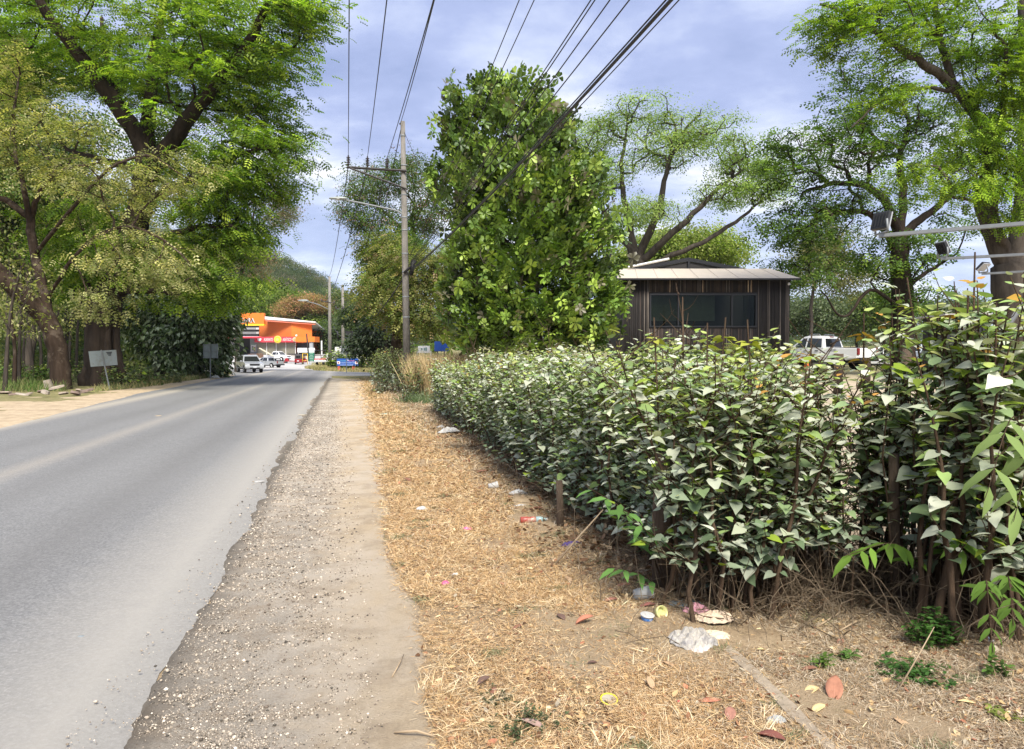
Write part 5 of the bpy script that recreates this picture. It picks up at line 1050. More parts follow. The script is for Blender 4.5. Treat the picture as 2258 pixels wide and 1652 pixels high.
# ------------------------------------------------------------------ store at the end of the road
def text(s, size, m, parent, loc, rot=(math.pi / 2, 0, 0), ext_=.01, name='lettering', shear=0.0, ax_='LEFT', sx=1.0):
    cu = bpy.data.curves.new('t', 'FONT'); cu.body = s; cu.size = size; cu.extrude = ext_; cu.shear = shear; cu.align_x = ax_; o = bpy.data.objects.new('t', cu); C.objects.link(o); bpy.context.view_layer.update()
    me = bpy.data.meshes.new_from_object(o.evaluated_get(bpy.context.evaluated_depsgraph_get())); bpy.data.objects.remove(o); me.name = name; me.materials.clear(); q = link(name, me, m, parent); q.location = tuple(map(float, loc)); q.rotation_euler = rot; q.scale = (sx, 1, 1); return q
OR = mat('orange_paint', (.80, .19, .02), .6, 0, .05, 1.5); OR_SHADE = mat('orange_wall_shaded', (.66, .17, .035), .75, 0, .06, 1.0, stretch=(1, 1, 6)); WHT = mat('white_paint', (.78, .78, .77), .5, 0, .04, 2); YEL = mat('yellow_paint', (.85, .62, .03), .5); RED = mat('red_sign', (.62, .045, .07), .5); BLK = mat('black_paint', (.015, .015, .018), .5); GRW = mat('grey_wall', (.33, .34, .36), .8); SHUT = mat('shutter_tan', (.34, .32, .25), .6, .1, .1, 4); CRM = mat('gold_disc', (.82, .55, .16), .5); COLG = mat('grey_column', (.35, .37, .39), .6, .1)
DS = 160.0
def SX(px): return at(px, 700, DS)[0]
def SZ(py): return at(1129, py, DS)[2]
sb = np.array([SX(515), DS, 1.7]); store = empty('orange_store', sb, 0, 'orange building with red restaurant sign and tan shutters at the end of the road', 'store')
def sbox(name, px0, px1, py0, py1, y, dy, m, par=None): x0, x1, z0, z1 = SX(px0) - sb[0], SX(px1) - sb[0], SZ(py1) - sb[2], SZ(py0) - sb[2]; return MB().box(((x0 + x1) / 2, y + dy / 2, (z0 + z1) / 2), (x1 - x0, dy, z1 - z0)).build(name, m, par or store)
def SP(px, py, y): return (SX(px) - sb[0], y, SZ(py) - sb[2])
# main orange volume with a sloping roof
V = [SP(590, 707, 2), SP(685, 714, 2), SP(685, 786, 2), SP(590, 786, 2)]; V += [(a, b + 14, c) for a, b, c in V]
# the wall runs obliquely at its left part: two panels meeting at a corner, the left in darker orange for its shade
L_ = [SP(559.5, 704, 3.4), SP(640, 711, 0.6), SP(640, 753, 0.6), SP(559.5, 753, 3.4)]; R_ = [SP(646, 712, .6), SP(688, 715, 1.6), SP(688, 787, 1.6), SP(646, 787, .6)]
def panel(name, q, m, th=.25): MB().add([*q, *[(a, b + th, c) for a, b, c in q]], [(0, 1, 2, 3), (7, 6, 5, 4), (0, 4, 5, 1), (1, 5, 6, 2), (2, 6, 7, 3), (3, 7, 4, 0)]).build(name, m, store)
panel('wall', L_, OR_SHADE); R2 = [SP(640.2, 711, .6), SP(683, 714.5, 1.6), SP(683, 756, 1.6), SP(640.2, 756, .6)]; panel('wall', R2, OR)
panel('wall', [SP(680.5, 756, 1.5), SP(683, 756, 1.5), SP(683, 786, 1.5), SP(680.5, 786, 1.5)], OR)
Q = [SP(584, 698, -.6), SP(694, 709, .6), SP(694, 711.5, .6), SP(584, 704.5, -.6)]; MB().add([*Q, *[(a - 1.0, b + 14, c - 1.6) for a, b, c in Q]], [(0, 1, 2, 3), (7, 6, 5, 4), (0, 4, 5, 1), (1, 5, 6, 2), (2, 6, 7, 3), (3, 7, 4, 0)]).build('roof', WHT, store); Q = [SP(586, 706.3, -.5), SP(693, 714.5, .65), SP(693, 716, .65), SP(586, 708.5, -.5)]; panel('fascia_trim', Q, mat('coral', (.7, .2, .12), .6), .3)
sbox('upper_floor', 455, 560, 720, 786, 4, 12, GRW)
for k, (y0, y1, m) in enumerate(((716, 720, BLK), (721, 725.5, GRW), (726, 730, BLK), (730.5, 736, GRW), (736.5, 741, BLK))): sbox('louvre', 470, 559, y0, y1, 3.4, .5, m)
sbox('white_block', 553.5, 559, 721.5, 725.5, 3.2, .3, WHT); sbox('white_block', 553.5, 559, 731, 735.5, 3.2, .3, WHT)
sg = sbox('sign_board', 430, 586, 691, 715.2, -1.2, 1.0, OR); sbox('yellow_strip', 430, 586.3, 715.2, 718.6, -1.3, 1.2, YEL)
s_ = 2.0; text('NOSARA', 1.42, WHT, sg, SP(516.2, 712.4, -1.28), sx=.84); text('NOSARA', 1.3, BLK, sg, SP(517, 711.9, -1.31), sx=.86)
mb = MB().add([SP(440, 739, -6), SP(592, 740.5, -3), SP(588, 744.5, 3), SP(440, 741.5, 3), SP(440, 741, -6), SP(592, 742, -3), SP(588, 745.5, 3), SP(440, 742.5, 3)], [(0, 1, 2, 3), (7, 6, 5, 4), (0, 4, 5, 1), (1, 5, 6, 2), (2, 6, 7, 3), (3, 7, 4, 0)]); 
V = [SP(440, 740, 2), SP(560, 740.5, 2), SP(589, 744, -4), SP(440, 744.5, -5)]; mb = MB().add([*V, *[(a, b, c - .25) for a, b, c in V]], [(0, 1, 2, 3), (7, 6, 5, 4), (0, 4, 5, 1), (1, 5, 6, 2), (2, 6, 7, 3), (3, 7, 4, 0)]); mb.build('canopy', mat('canopy_sheet', (.55, .6, .66), .4, .2), store); V = [SP(440, 746.3, -5.05), SP(589, 745.4, -4.05)]; mb = MB().tube(V, .2, 4, smooth=False).build('canopy_edge', RED, store)
sbox('entrance_shade', 500, 545, 746, 784, 3.6, .3, BLK); sbox('column', 515, 522, 744, 792, -1, 1, GRW); sbox('entrance_wall', 545.5, 562, 746, 785, 1.5, 2, GRW); pst = sbox('poster', 548, 559.5, 758, 776, 1.38, .08, WHT)  # black slab stands in for the shade inside the entrance
sbox('poster_band', 548.5, 559, 758.5, 760, 1.34, .05, mat('teal', (.05, .25, .2), .6), pst); sbox('poster_figure', 550, 553.5, 763, 773, 1.34, .05, GRW, pst); sbox('poster_figure', 554.5, 558, 765, 775, 1.34, .05, mat('poster_brown', (.4, .2, .1), .6), pst)
rsn = sbox('restaurant_sign', 562.6, 663, 743, 755, -.6, .8, RED); sbox('orange_band', 663.2, 703, 743, 755, -.7, .9, OR)
text('AURANTE', .9, WHT, rsn, SP(583.3, 752.3, -.68), shear=.25, sx=.47, ext_=.02); text('ASIÁTICO', .86, WHT, rsn, SP(625, 752, -.68), shear=.25, sx=.48, ext_=.02)
def disc(name, px, py, r, y, m, par=None, th=.12): p = SP(px, py, y); return MB().lathe([(r, 0), (r, th)], p, 24, 'y', False).build(name, m, par or rsn)
disc('gold_disc', 614.5, 749, .8, -.85, CRM); disc('gold_ring', 614.5, 749, .64, -.97, YEL); disc('bowl_emblem', 614.5, 749.2, .32, -1.09, CRM); disc('plate_emblem', 651.5, 749, .46, -.72, mat('cream_plate', (.75, .6, .45), .5)); disc('noodle_emblem', 651.5, 749.1, .27, -.84, mat('noodle', (.55, .33, .12), .6)); disc('plate_emblem', 574, 748.5, .4, -.72, WHT)
for k in range(4):
    x0, x1 = 565.5 + 21.2 * k, 585.3 + 21.2 * k; sh_ = sbox('shutter', x0, x1, 755.5, 784, .6, .12, SHUT); z0, z1 = SZ(783) - sb[2], SZ(757) - sb[2]; mb = MB()
    for q in range(14): mb.box(((SX(x0) + SX(x1)) / 2 - sb[0], .56, z0 + (z1 - z0) * q / 13), (SX(x1) - SX(x0) - .1, .1, .05))
    mb.build('shutter_slats', SHUT, sh_); sbox('shutter_post', x1 + .1, x1 + 1.2, 755, 785, .4, .3, WHT)
sbox('opening_shade', 651, 683, 755.2, 785, 1.2, .2, BLK); c_ = sbox('grey_column', 693, 700, 755, 797, -4, .9, COLG); sbox('side_beam', 664, 705, 743.5, 755, -4.2, 4, OR); sbox('back_column', 702, 704.5, 751, 796, 2, .4, WHT)  # the opening is closed by a black sheet painted as interior shade
disc('white_lamp', 656, 740, .2, -1, WHT); sbox('step', 455, 562, 785, 792, -3, 3.5, mat('red_step', (.3, .06, .05), .7))
sbox('floor_slab', 455, 700, 787, 800, .5, 14, mat('slab', (.4, .38, .35), .8)); sbox('back_wall', 562, 682, 720, 787, 13, .3, OR_SHADE)
# ------------------------------------------------------------------ vehicles
TYRE = mat('tyre_rubber', (.02, .02, .021), .85, 0, .2, 20); RIM = mat('alloy_rim', (.42, .43, .45), .35, .8, .1, 10); CARW = mat('car_white', (.86, .86, .86), .25, 0, .02, 1, coat=.6); CARS = mat('car_silver', (.47, .49, .51), .3, .45, .03, 1, coat=.6); CARB = mat('car_greyblue', (.30, .34, .40), .3, .4, .03, 1, coat=.5)
CGL = mat('car_glass', (.015, .018, .02), .06, 0, .1, 2, spec=.8); TRIM = mat('black_trim', (.02, .02, .022), .5, 0, .2, 8); HEAD = mat('headlamp', (.6, .62, .65), .15, .2, .1, 10); TAIL = mat('tail_lamp', (.22, .015, .015), .25, 0, .2, 10); PLATE = mat('plate', (.6, .62, .66), .5)
def arch(cx, r, z0, n=9):
    a0 = math.asin(min(1, max(0, (z0 - .38) / r))); return [(cx + r * math.cos(a), .38 + r * math.sin(a)) for a in np.linspace(a0, math.pi - a0, n)]
def vehicle(name, label, cat, loc, yaw, paint, kind, scale=1.0, text_=None, group=None):
    root = empty(name, loc, yaw, label, cat, group, scale); W2 = .92
    def hw(z): return W2 - max(0, z - 1.12) * .34 - max(0, .62 - z) * .15
    zb = .5; fa, ra = arch(1.62, .46, zb), arch(-1.5, .46, zb)
    pick = kind == 'pickup'
    top = ([(-2.62, .62), (-2.66, 1.14), (-.78, 1.16), (1.0, 1.14), (1.7, 1.12), (2.3, 1.02), (2.56, .86), (2.66, .62), (2.6, .46)] if pick else [(-2.3, .6), (-2.36, .95), (-2.3, 1.12), (1.0, 1.13), (1.6, 1.12), (2.2, 1.02), (2.46, .86), (2.54, .62), (2.5, .46)])
    poly = top + [p for p in fa] + [p for p in ra]
    body = MB().prism(poly, W2, hw).build('body', paint, root, .03)
    if pick: g = [(-.76, 1.12), (-.62, 1.74), (-.3, 1.82), (.35, 1.82), (.62, 1.76), (1.32, 1.12)]; sw = [[(.38, 1.18), (.35, 1.70), (.58, 1.68), (1.12, 1.18)], [(-.6, 1.18), (-.52, 1.66), (.27, 1.70), (.3, 1.18)]]
    else: g = [(-2.3, 1.1), (-2.12, 1.7), (-1.7, 1.84), (.3, 1.84), (.6, 1.78), (1.35, 1.1)]; sw = [[(.38, 1.18), (.35, 1.72), (.56, 1.70), (1.14, 1.18)], [(-.75, 1.18), (-.7, 1.72), (.27, 1.72), (.3, 1.18)], [(-2.0, 1.2), (-1.85, 1.68), (-.8, 1.72), (-.83, 1.18)]]
    cab_ = MB().prism(g, W2, hw).build('cab', paint, root, .03)
    for s in (-1, 1):
        for q in sw:
            V = [(x, s * (hw(z) + .004), z) for x, z in q] + [(x, s * (hw(z) - .03), z) for x, z in q]; MB().add(V, [(0, 1, 2, 3), (7, 6, 5, 4), (0, 4, 5, 1), (1, 5, 6, 2), (2, 6, 7, 3), (3, 7, 4, 0)]).build('side_window', CGL, cab_)
    def slab(nm, q, off, m, par): V = list(q) + [(x - off[0], y, z - off[1]) for x, y, z in q]; return MB().add(V, [(0, 1, 2, 3), (7, 6, 5, 4), (0, 4, 5, 1), (1, 5, 6, 2), (2, 6, 7, 3), (3, 7, 4, 0)]).build(nm, m, par)
    x0, x1 = g[-1][0], g[-2][0]; k = .06; f = lambda t, z: x0 + (x1 - x0) * t + .012
    slab('windscreen', [(f(.1, 0), -hw(1.18) + k + .06, 1.18), (f(.1, 0), hw(1.18) - k - .06, 1.18), (f(.93, 0), hw(1.7) - k - .05, 1.72), (f(.93, 0), -hw(1.7) + k + .05, 1.72)], (.03, .02), CGL, cab_)
    xr0, xr1 = g[0][0], g[1][0]; h0, h1 = (1.22, 1.66) if pick else (1.2, 1.64)
    slab('rear_window', [(xr0 + (xr1 - xr0) * .16 - .012, -.7, h0), (xr0 + (xr1 - xr0) * .16 - .012, .7, h0), (xr0 + (xr1 - xr0) * .85 - .012, .62, h1), (xr0 + (xr1 - xr0) * .85 - .012, -.62, h1)], (-.03, 0), CGL, cab_)
    MB().box((xr1 + .01, 0, 1.76), (.04, .34, .04)).build('brake_light', TAIL, cab_)
    for cx in (1.62, -1.5):
        for s in (-1, 1):
            prof = [(.20, -.11), (.34, -.12), (.385, -.08), (.39, 0), (.385, .08), (.34, .12), (.20, .11)]; ty = MB().lathe(prof, (cx, s * .80, .385), 22, 'y').build('wheel', TYRE, root); mb = MB().lathe([(.05, .125), (.235, .11), (.235, .06)], (0, 0, 0), 16, 'y', False)
            mb = MB(); mb.lathe([(.235, s * .05), (.24, s * .10), (.21, s * .115), (.21, s * .06)], (cx, s * .80, .385), 18, 'y'); mb.lathe([(.06, s * .06), (.06, s * .125), (.02, s * .13)], (cx, s * .80, .385), 10, 'y')
            for q in range(6): a = q * math.pi / 3; mb.tube([(cx + .05 * math.cos(a), s * .915, .385 + .05 * math.sin(a)), (cx + .22 * math.cos(a), s * .905, .385 + .22 * math.sin(a))], .028, 4, smooth=False)
            mb.build('rim', RIM, ty)
    fx = 2.58 if pick else 2.46
    for s in (-1, 1):
        V = [(fx - .36, s * .9, .98), (fx - .02, s * .86, .93), (fx + .03, s * .55, .90), (fx + .045, s * .56, .76), (fx + .03, s * .84, .76), (fx - .3, s * .915, .84)]
        MB().add(V + [(x - .12, y * .93, z) for x, y, z in V], [tuple(range(6)), tuple(range(11, 5, -1))] + [(i, i + 6, (i + 1) % 6 + 6, (i + 1) % 6) for i in range(6)]).build('headlight', HEAD, root)
        MB().box((-2.64 if pick else -2.34, s * .83, .96), (.1, .17, .34)).build('tail_light', TAIL, root, .015); MB().box((.98, s * 1.02, 1.2), (.1, .22, .17)).build('mirror', paint, root, .03)
        for hx in (.05, -.62): MB().box((hx + .3, s * (W2 + .01), 1.02), (.18, .03, .035)).build('door_handle', TRIM, root)
        MB().tube([(-.35 if pick else -1.7, s * .62, 1.83), (-.3 if pick else -1.6, s * .62, 1.9), (.2, s * .62, 1.9), (.32, s * .62, 1.83)], .022, 6).build('roof_rail', RIM, root); MB().box((.05, s * .93, .42), (1.9, .12, .06)).build('side_step', TRIM, root)
        MB().lathe([(.05, 0), (.06, .03)], (fx + .07, s * .7, .56), 10, 'x').build('fog_lamp', TRIM, root)
    MB().box((fx + .05, 0, .86), (.06, .95, .17)).build('grille', TRIM, root, .01); MB().box((fx + .06, 0, .56), (.12, 1.72, .22)).build('front_bumper', paint, root, .04); MB().box((fx + .125, 0, .5), (.02, .95, .12)).build('air_intake', TRIM, root); MB().box((fx + .135, 0, .62), (.02, .34, .15)).build('licence_plate', PLATE, root)
    MB().box((-2.7 if pick else -2.4, 0, .55), (.14, 1.7, .2)).build('rear_bumper', TRIM if pick else paint, root, .03); MB().box((0, 0, .45), (4.2, 1.35, .16)).build('underbody', TRIM, root)
    if pick: MB().box((-1.71, 0, 1.165), (1.78, 1.66, .03)).build('bed_cover', TRIM, root)
    if text_: text(text_, .17, mat('decal_grey', (.2, .2, .21), .5), body, (-1.02, W2 + .004, .98), (math.pi / 2, 0, math.pi), .002, 'side_lettering')
    return root
def VG(px, d): p = at(px, 700, d); return (p[0], d, Gf(p[0], d) + .01)
vehicle('pickup_truck', 'white crew-cab pickup seen from behind beyond the hedge, nose to the left', 'pickup', VG(1812, 41), math.radians(124), CARW, 'pickup', 1.0, 'DIESEL')
vehicle('parked_car', 'white estate car half hidden behind the tailgate of the right pickup', 'car', VG(1962, 50), math.radians(150), CARW, 'suv', .9); vehicle('parked_car', 'grey-blue car mostly covered by leaves left of the dark kiosk', 'car', VG(2040, 47), math.radians(160), CARB, 'suv', .9)
vehicle('sport_utility_car', 'silver high-riding car driving towards the camera on the left lane', 'car', VG(549, 75.5), math.radians(-59), CARS, 'suv', .97)
vehicle('pickup_truck', 'silver pickup right behind the oncoming silver car, bed to the right', 'pickup', VG(590, 107), math.radians(157), CARS, 'pickup', .86); vehicle('pickup_truck', 'white pickup with planks in its bed parked before the tan shutters', 'pickup', VG(612, 139), math.radians(-24), CARW, 'pickup', .98)
pl_ = VG(590, 139); MB().box((0, 0, 0), (3.6, .3, .12), M=Matrix.Rotation(math.radians(-24), 3, 'Z') @ Matrix.Rotation(math.radians(24), 3, 'Y')).build('plank_bundle', mat('pale_timber', (.7, .6, .42), .8)); o = bpy.data.objects['plank_bundle']; o.location = (pl_[0] - .1, pl_[1] - .4, pl_[2] + 1.65); tag(o, 'pale plank bundle sticking up out of the white pickup bed', 'planks')
TR = mat('tuktuk_red', (.30, .012, .018), .35, 0, .1, 3, coat=.4); TC = mat('tuktuk_canvas', (.05, .045, .045), .8, 0, .2, 6)
def tuk(label, loc, yaw):
    root = empty('auto_rickshaw', loc, yaw, label, 'rickshaw', 'red three-wheeled taxis by the store')
    MB().prism([(-1.3, .35), (-1.32, .95), (-.6, 1.0), (-.45, .5), (.45, .5), (.7, 1.0), (1.05, .95), (1.25, .55), (1.1, .35)], .62, lambda z: .65 - .06 * z).build('body', TR, root, .03)
    MB().prism([(-1.3, .95), (-1.22, 1.55), (-1.0, 1.72), (.5, 1.74), (.75, 1.62), (.72, 1.55), (-.5, 1.5), (-.6, .95)], .6, lambda z: .64 - max(0, z - 1) * .12).build('canopy', TC, root, .03)
    V = [(1.0, -.5, 1.0), (1.0, .5, 1.0), (.72, .46, 1.6), (.72, -.46, 1.6)]; MB().add(V + [(x - .03, y, z) for x, y, z in V], [(0, 1, 2, 3), (7, 6, 5, 4), (0, 4, 5, 1), (1, 5, 6, 2), (2, 6, 7, 3), (3, 7, 4, 0)]).build('windscreen', HEAD, root)
    MB().box((-1.3, 0, 1.3), (.04, .7, .3)).build('rear_window', CGL, root); MB().box((-1.34, 0, .62), (.03, .3, .16)).build('licence_plate', PLATE, root)
    for (x, y) in ((.95, 0), (-.9, .6), (-.9, -.6)):
        w = MB().lathe([(.12, -.06), (.22, -.07), (.25, 0), (.22, .07), (.12, .06)], (x, y, .25), 16, 'y').build('wheel', TYRE, root); MB().lathe([(.12, -.065), (.05, -.075), (.05, .075), (.12, .065)], (x, y, .25), 12, 'y').build('rim', RIM, w)
    for s in (-1, 1): MB().lathe([(.07, 0), (.05, .06)], (1.15, s * .38, .82), 10, 'x').build('headlight', HEAD, root); MB().box((-1.34, s * .45, .7), (.04, .12, .16)).build('tail_light', TAIL, root)
tuk('dark red three-wheeled taxi facing left beside the white pickup', VG(643, 131), math.radians(197)); tuk('dark red three-wheeled taxi seen from behind with its grey rear window', VG(663, 127), math.radians(85))
YF = mat('yellow_frame', (.75, .5, .06), .5); b = VG(672, 126); rk = MB()
for x in (-.4, .4): rk.tube([(x, 0, 0), (x, 0, 1.9)], .05, 6)
for z in (.7, 1.3, 1.85): rk.tube([(-.4, 0, z), (.4, 0, z)], .04, 6)
o = rk.build('yellow_rack', YF); o.location = b; tag(o, 'yellow tube rack standing right of the rear-facing red taxi', 'rack')
def slabthing(name, label, cat, px0, px1, py0, py1, d, th, m, **k):
    c = at((px0 + px1) / 2, py1, d); w = (px1 - px0) / FPX * d; h = (py1 - py0) / FPX * d; root = empty(name, (c[0], d, c[2]), 0, label, cat); MB().box((0, 0, h / 2), (w, th, h)).build('panel', m, root, .01); return root, w, h
GREEN = mat('sign_green', (.02, .16, .10), .5); SIGNB = mat('sign_blue', (.02, .09, .42), .5, 0, .1, 1); PINK = mat('pink_paint', (.6, .2, .35), .5); PALEB = mat('pale_blue', (.45, .58, .78), .5)
root, w, h = slabthing('banner', 'long blank white banner with faint grey lettering right of the tan shutters', 'banner', 656, 694, 767.5, 777.5, 142, .1, WHT)
text('RESTAURANTE', .28, mat('faint_grey', (.5, .5, .52), .6), root, (-.1, -.07, h * .4), ext_=.004)
for s in (-1, 1): MB().tube([(s * w * .46, .1, -2.2), (s * w * .46, .1, .1)], .06, 6).build('post', COLG, root)
root, w, h = slabthing('green_sign', 'green board with pale text lines beside the grey column', 'sign', 681, 693, 777.5, 797, 128, .08, GREEN)
for k in range(5): MB().box((0, -.05, h * (.14 + .18 * k)), (w * (.5 + .3 * ((k * 7) % 3) / 2), .02, h * .055)).build('text_line', mat('mint', (.35, .5, .42), .6), root)
for s in (-1, 1): MB().tube([(s * w * .4, .08, -1.0), (s * w * .4, .08, .2)], .06, 6).build('post', COLG, root)
root, w, h = slabthing('blue_sign', 'blue banner board with pale lettering at the far junction', 'sign', 743, 790, 791, 807, 82, .08, SIGNB)
text('Discount Italian Store', .245, PALEB, root, (0, -.05, h * .36), ext_=.004, ax_='CENTER'); MB().box((0, -.05, h * .12), (w * .75, .01, .05)).build('text_line', PALEB, root); MB().box((.45, -.05, h * .7), (w * .32, .01, .06)).build('pink_line', PINK, root); MB().box((-.45, -.05, h * .7), (w * .28, .01, .05)).build('text_line', mat('teal_line', (.1, .4, .45), .6), root); MB().box((.05, -.05, h * .8), (.09, .01, .2)).build('text_line', WHT, root)
for s in (-1, 1): e = MB().box((s * w * .42, -.05, h * .45), (.3, .02, .3)).build('emblem_panel', WHT, root); MB().lathe([(.08, 0), (.08, .02)], (s * w * .42, -.08, h * .45), 12, 'y').build('emblem', mat('emblem_red', (.4, .1, .12), .6), e)
for s in (-.5, .35): MB().box((s * w * .8, 0, -.28), (.22, .3, .5)).build('foot', mat('foot_red', (.5, .1, .06), .7), root)
# traffic signs seen from the back
SBK = mat('sign_back', (.28, .32, .32), .5, .4, .12, 3, dirt=(.2, .2, .17), dirts=3)
b = gnd(243, 860); tl, tr, br, bl = (at(*p, b[1]) - b for p in ((195, 775), (256, 771.5), (259, 805), (200, 809)))
sgn = empty('traffic_sign', b, 0, 'tilted wide sign plate seen from the back, on a leaning post before the great trunk', 'traffic sign'); q = [tl, tr, br, bl]
pl_ = MB().add([*q, *[p + [0, .02, 0] for p in q]], [(0, 1, 2, 3), (7, 6, 5, 4), (0, 4, 5, 1), (1, 5, 6, 2), (2, 6, 7, 3), (3, 7, 4, 0)]).build('plate', SBK, sgn); MB().tube([at(224, 772, b[1]) - b + [0, -.04, 0], [0, -.04, 0]], .035, 4, smooth=False).build('post', GALV, sgn)
ux, uz = (tr - tl), (bl - tl)
for k, (a0, a1) in enumerate(((.64, .84), (.66, .81), (.70, .80))):
    p0, p1 = tl + ux * a0 + uz * (.14 + .09 * k) + [0, -.012, 0], tl + ux * a1 + uz * (.14 + .09 * k) + [0, -.012, 0]; MB().tube([p0, p1], .02, 4).build('scrawl', TRIM, pl_)
b = gnd(465, 838); s2 = empty('traffic_sign', b, 0, 'square framed sign seen from the back beside the vine-smothered tree', 'traffic sign'); w = 1.0; z0, z1 = at(465, 790, b[1])[2], at(465, 759, b[1])[2]
MB().box((0, 0, (z0 + z1) / 2), (w, .02, z1 - z0)).build('plate', SBK, s2); mb = MB()
for s in (-1, 1): mb.box((s * (w / 2 - .02), -.03, (z0 + z1) / 2), (.04, .04, z1 - z0))
for z in (z0 + .02, (z0 + z1) / 2, z1 - .02): mb.box((0, -.035, z), (w - .082, .04, .04))
mb.build('frame', GALV, s2); MB().box((0, -.07, z1 / 2 - .02), (.06, .03, z1)).build('post', GALV, s2)
b = gnd(764, 824); s3 = empty('traffic_sign', b, 0, 'grey sign seen from the back on a tall post at the far verge end', 'traffic sign'); w = .95; z0, z1 = at(765, 780, b[1])[2], at(765, 763, b[1])[2]
MB().box((-.08, .03, (z0 + z1) / 2), (w, .02, z1 - z0)).build('plate', SBK, s3); MB().box((0, -.01, at(764, 758, b[1])[2] / 2), (.06, .05, at(764, 758, b[1])[2])).build('post', GALV, s3)
mb = MB()
for s in (-1, 1): mb.box((-.08 + s * w / 2, .02, (z0 + z1) / 2), (.05, .05, z1 - z0))
mb.build('frame', WHT, s3)
# flatbed with stripes, white lorry, leaning post, block
c = VG(716, 118); tk = empty('flatbed_truck', c, .05, 'flatbed truck with a red and white striped side behind the green sign', 'truck'); MB().box((0, 0, .95), (2.3, 5, .22)).build('bed', WHT, tk); MB().box((0, -2.53, 1.2), (2.28, .06, .14)).build('red_stripe', RED, tk); MB().box((0, -2.53, .8), (2.28, .06, .12)).build('bumper', COLG, tk); mb = MB()
for x in (-1.1, 1.1):
    for y in (-2.4, 2.4): mb.tube([(x, y, 1.05), (x, y, 2.5)], .04, 4)
for z in (1.8, 2.5):
    for y in (-2.4, 2.4): mb.tube([(-1.1, y, z), (1.1, y, z)], .04, 4)
    for x in (-1.1, 1.1): mb.tube([(x, -2.4, z), (x, 2.4, z)], .04, 4)
mb.build('rack', TRIM, tk); MB().prism([(-.2, .6), (-.2, 2.0), (.5, 2.3), (1.5, 2.3), (1.6, .6)], 1.05).build('cab', WHT, tk); bpy.data.objects[[o.name for o in tk.children if o.name.startswith('cab')][-1]].location = (0, 2.8, 0)
for (x, y) in ((-.9, -1.6), (.9, -1.6), (-.9, 3.4), (.9, 3.4)): MB().lathe([(.2, -.12), (.42, -.12), (.45, 0), (.42, .12), (.2, .12)], (x, y, .45), 16, 'x').build('wheel', TYRE, tk)
c = VG(770, 98); wl = empty('white_lorry', c, .2, 'white lorry mostly hidden by the bushes above the blue sign', 'lorry'); MB().box((0, 0, 1.9), (3.6, 2.2, 1.9)).build('cargo_box', WHT, wl, .03); MB().prism([(1.9, .6), (1.9, 2.4), (2.7, 2.35), (3.3, 1.5), (3.4, .6)], 1.05).build('cab', WHT, wl, .05); MB().box((1.9, -1.07, 1.9), (.8, .03, .5)).build('side_window', CGL, wl)
for x in (-1.1, 2.6):
    for s in (-1, 1): MB().lathe([(.2, -.12), (.42, -.12), (.45, 0), (.42, .12), (.2, .12)], (x, s * .9, .45), 16, 'y').build('wheel', TYRE, wl)
MB().box((.8, 0, .75), (5, .9, .25)).build('chassis', TRIM, wl)
b = VG(681, 137); t = at(676, 736, 137) - b; o = MB().tube([(0, 0, 0), t * .5, t], [.16, .14, .12], 8).build('leaning_post', WALLB); o.location = b; tag(o, 'dark leaning wooden post in front of the orange band of the store', 'post')
b = at(679, 813, 103); b[2] = Gf(b[0], b[1]); mb = MB().box((0, 0, .18), (.8, .5, .36)); o = mb.build('concrete_block', mat('old_concrete', (.22, .2, .17), .9, 0, .3, 4), None, .03); o.location = tuple(b); tag(o, 'small weathered concrete block at the island tip', 'block')
for i, (px, d) in enumerate(((556, 148), (573, 150))): b = VG(px, d); o = MB().prism([(-.7, 0), (-.7, .9), (.2, 1.0), (.7, .4), (.7, 0)], .6).build('crate_pile', mat('crate_brown%d' % i, (.14, .08, .05), .8, 0, .3, 4), None, .03); o.location = b; tag(o, ['brown furniture piece standing before the shutters, left one', 'low brown heap of goods before the shutters'][i], 'goods')
# white board and blue panels near the lamp pole
root, w, h = slabthing('white_board', 'small white notice board just right of the lamp pole', 'board', 922, 948, 763, 779, 33.5, .03, WHT); MB().tube([(-.3, .03, -1.0), (-.3, .03, .1)], .02, 6).build('post', WHT, root); MB().tube([(.3, .03, -1.0), (.3, .03, .1)], .02, 6).build('post', WHT, root)
for k, x in enumerate((-.1, .02, .1)): MB().box((x, -.02, h * .55), (.07, .006, .1 + .03 * k)).build('drawing', mat('print_grey%d' % k, (.2, .3, .3), .6), root)
for i, (x0, x1, y0, y1, lab) in enumerate(((958, 971, 753, 775, 'tall blue panel behind the dry grass, left one'), (969, 990, 757, 775, 'blue panel with a notch behind the dry grass, right one'))): 
    root, w, h = slabthing('blue_hoarding', lab, 'panel', x0, x1, y0, y1, 34 + i * .4, .04, SIGNB); MB().tube([(0, .05, -.9), (0, .05, .1)], .03, 6).build('post', TRIM, root)
b = at(1779, 806, 40); b[2] = Gf(b[0], b[1]); o = MB().lathe([(.16, 0), (.18, .03), (.05, .5), (.03, .55)], (0, 0, 0), 12).build('traffic_cone', mat('cone_orange', (.7, .16, .04), .6)); o.location = tuple(b); tag(o, 'orange cone standing by the front wheel of the right pickup', 'cone')

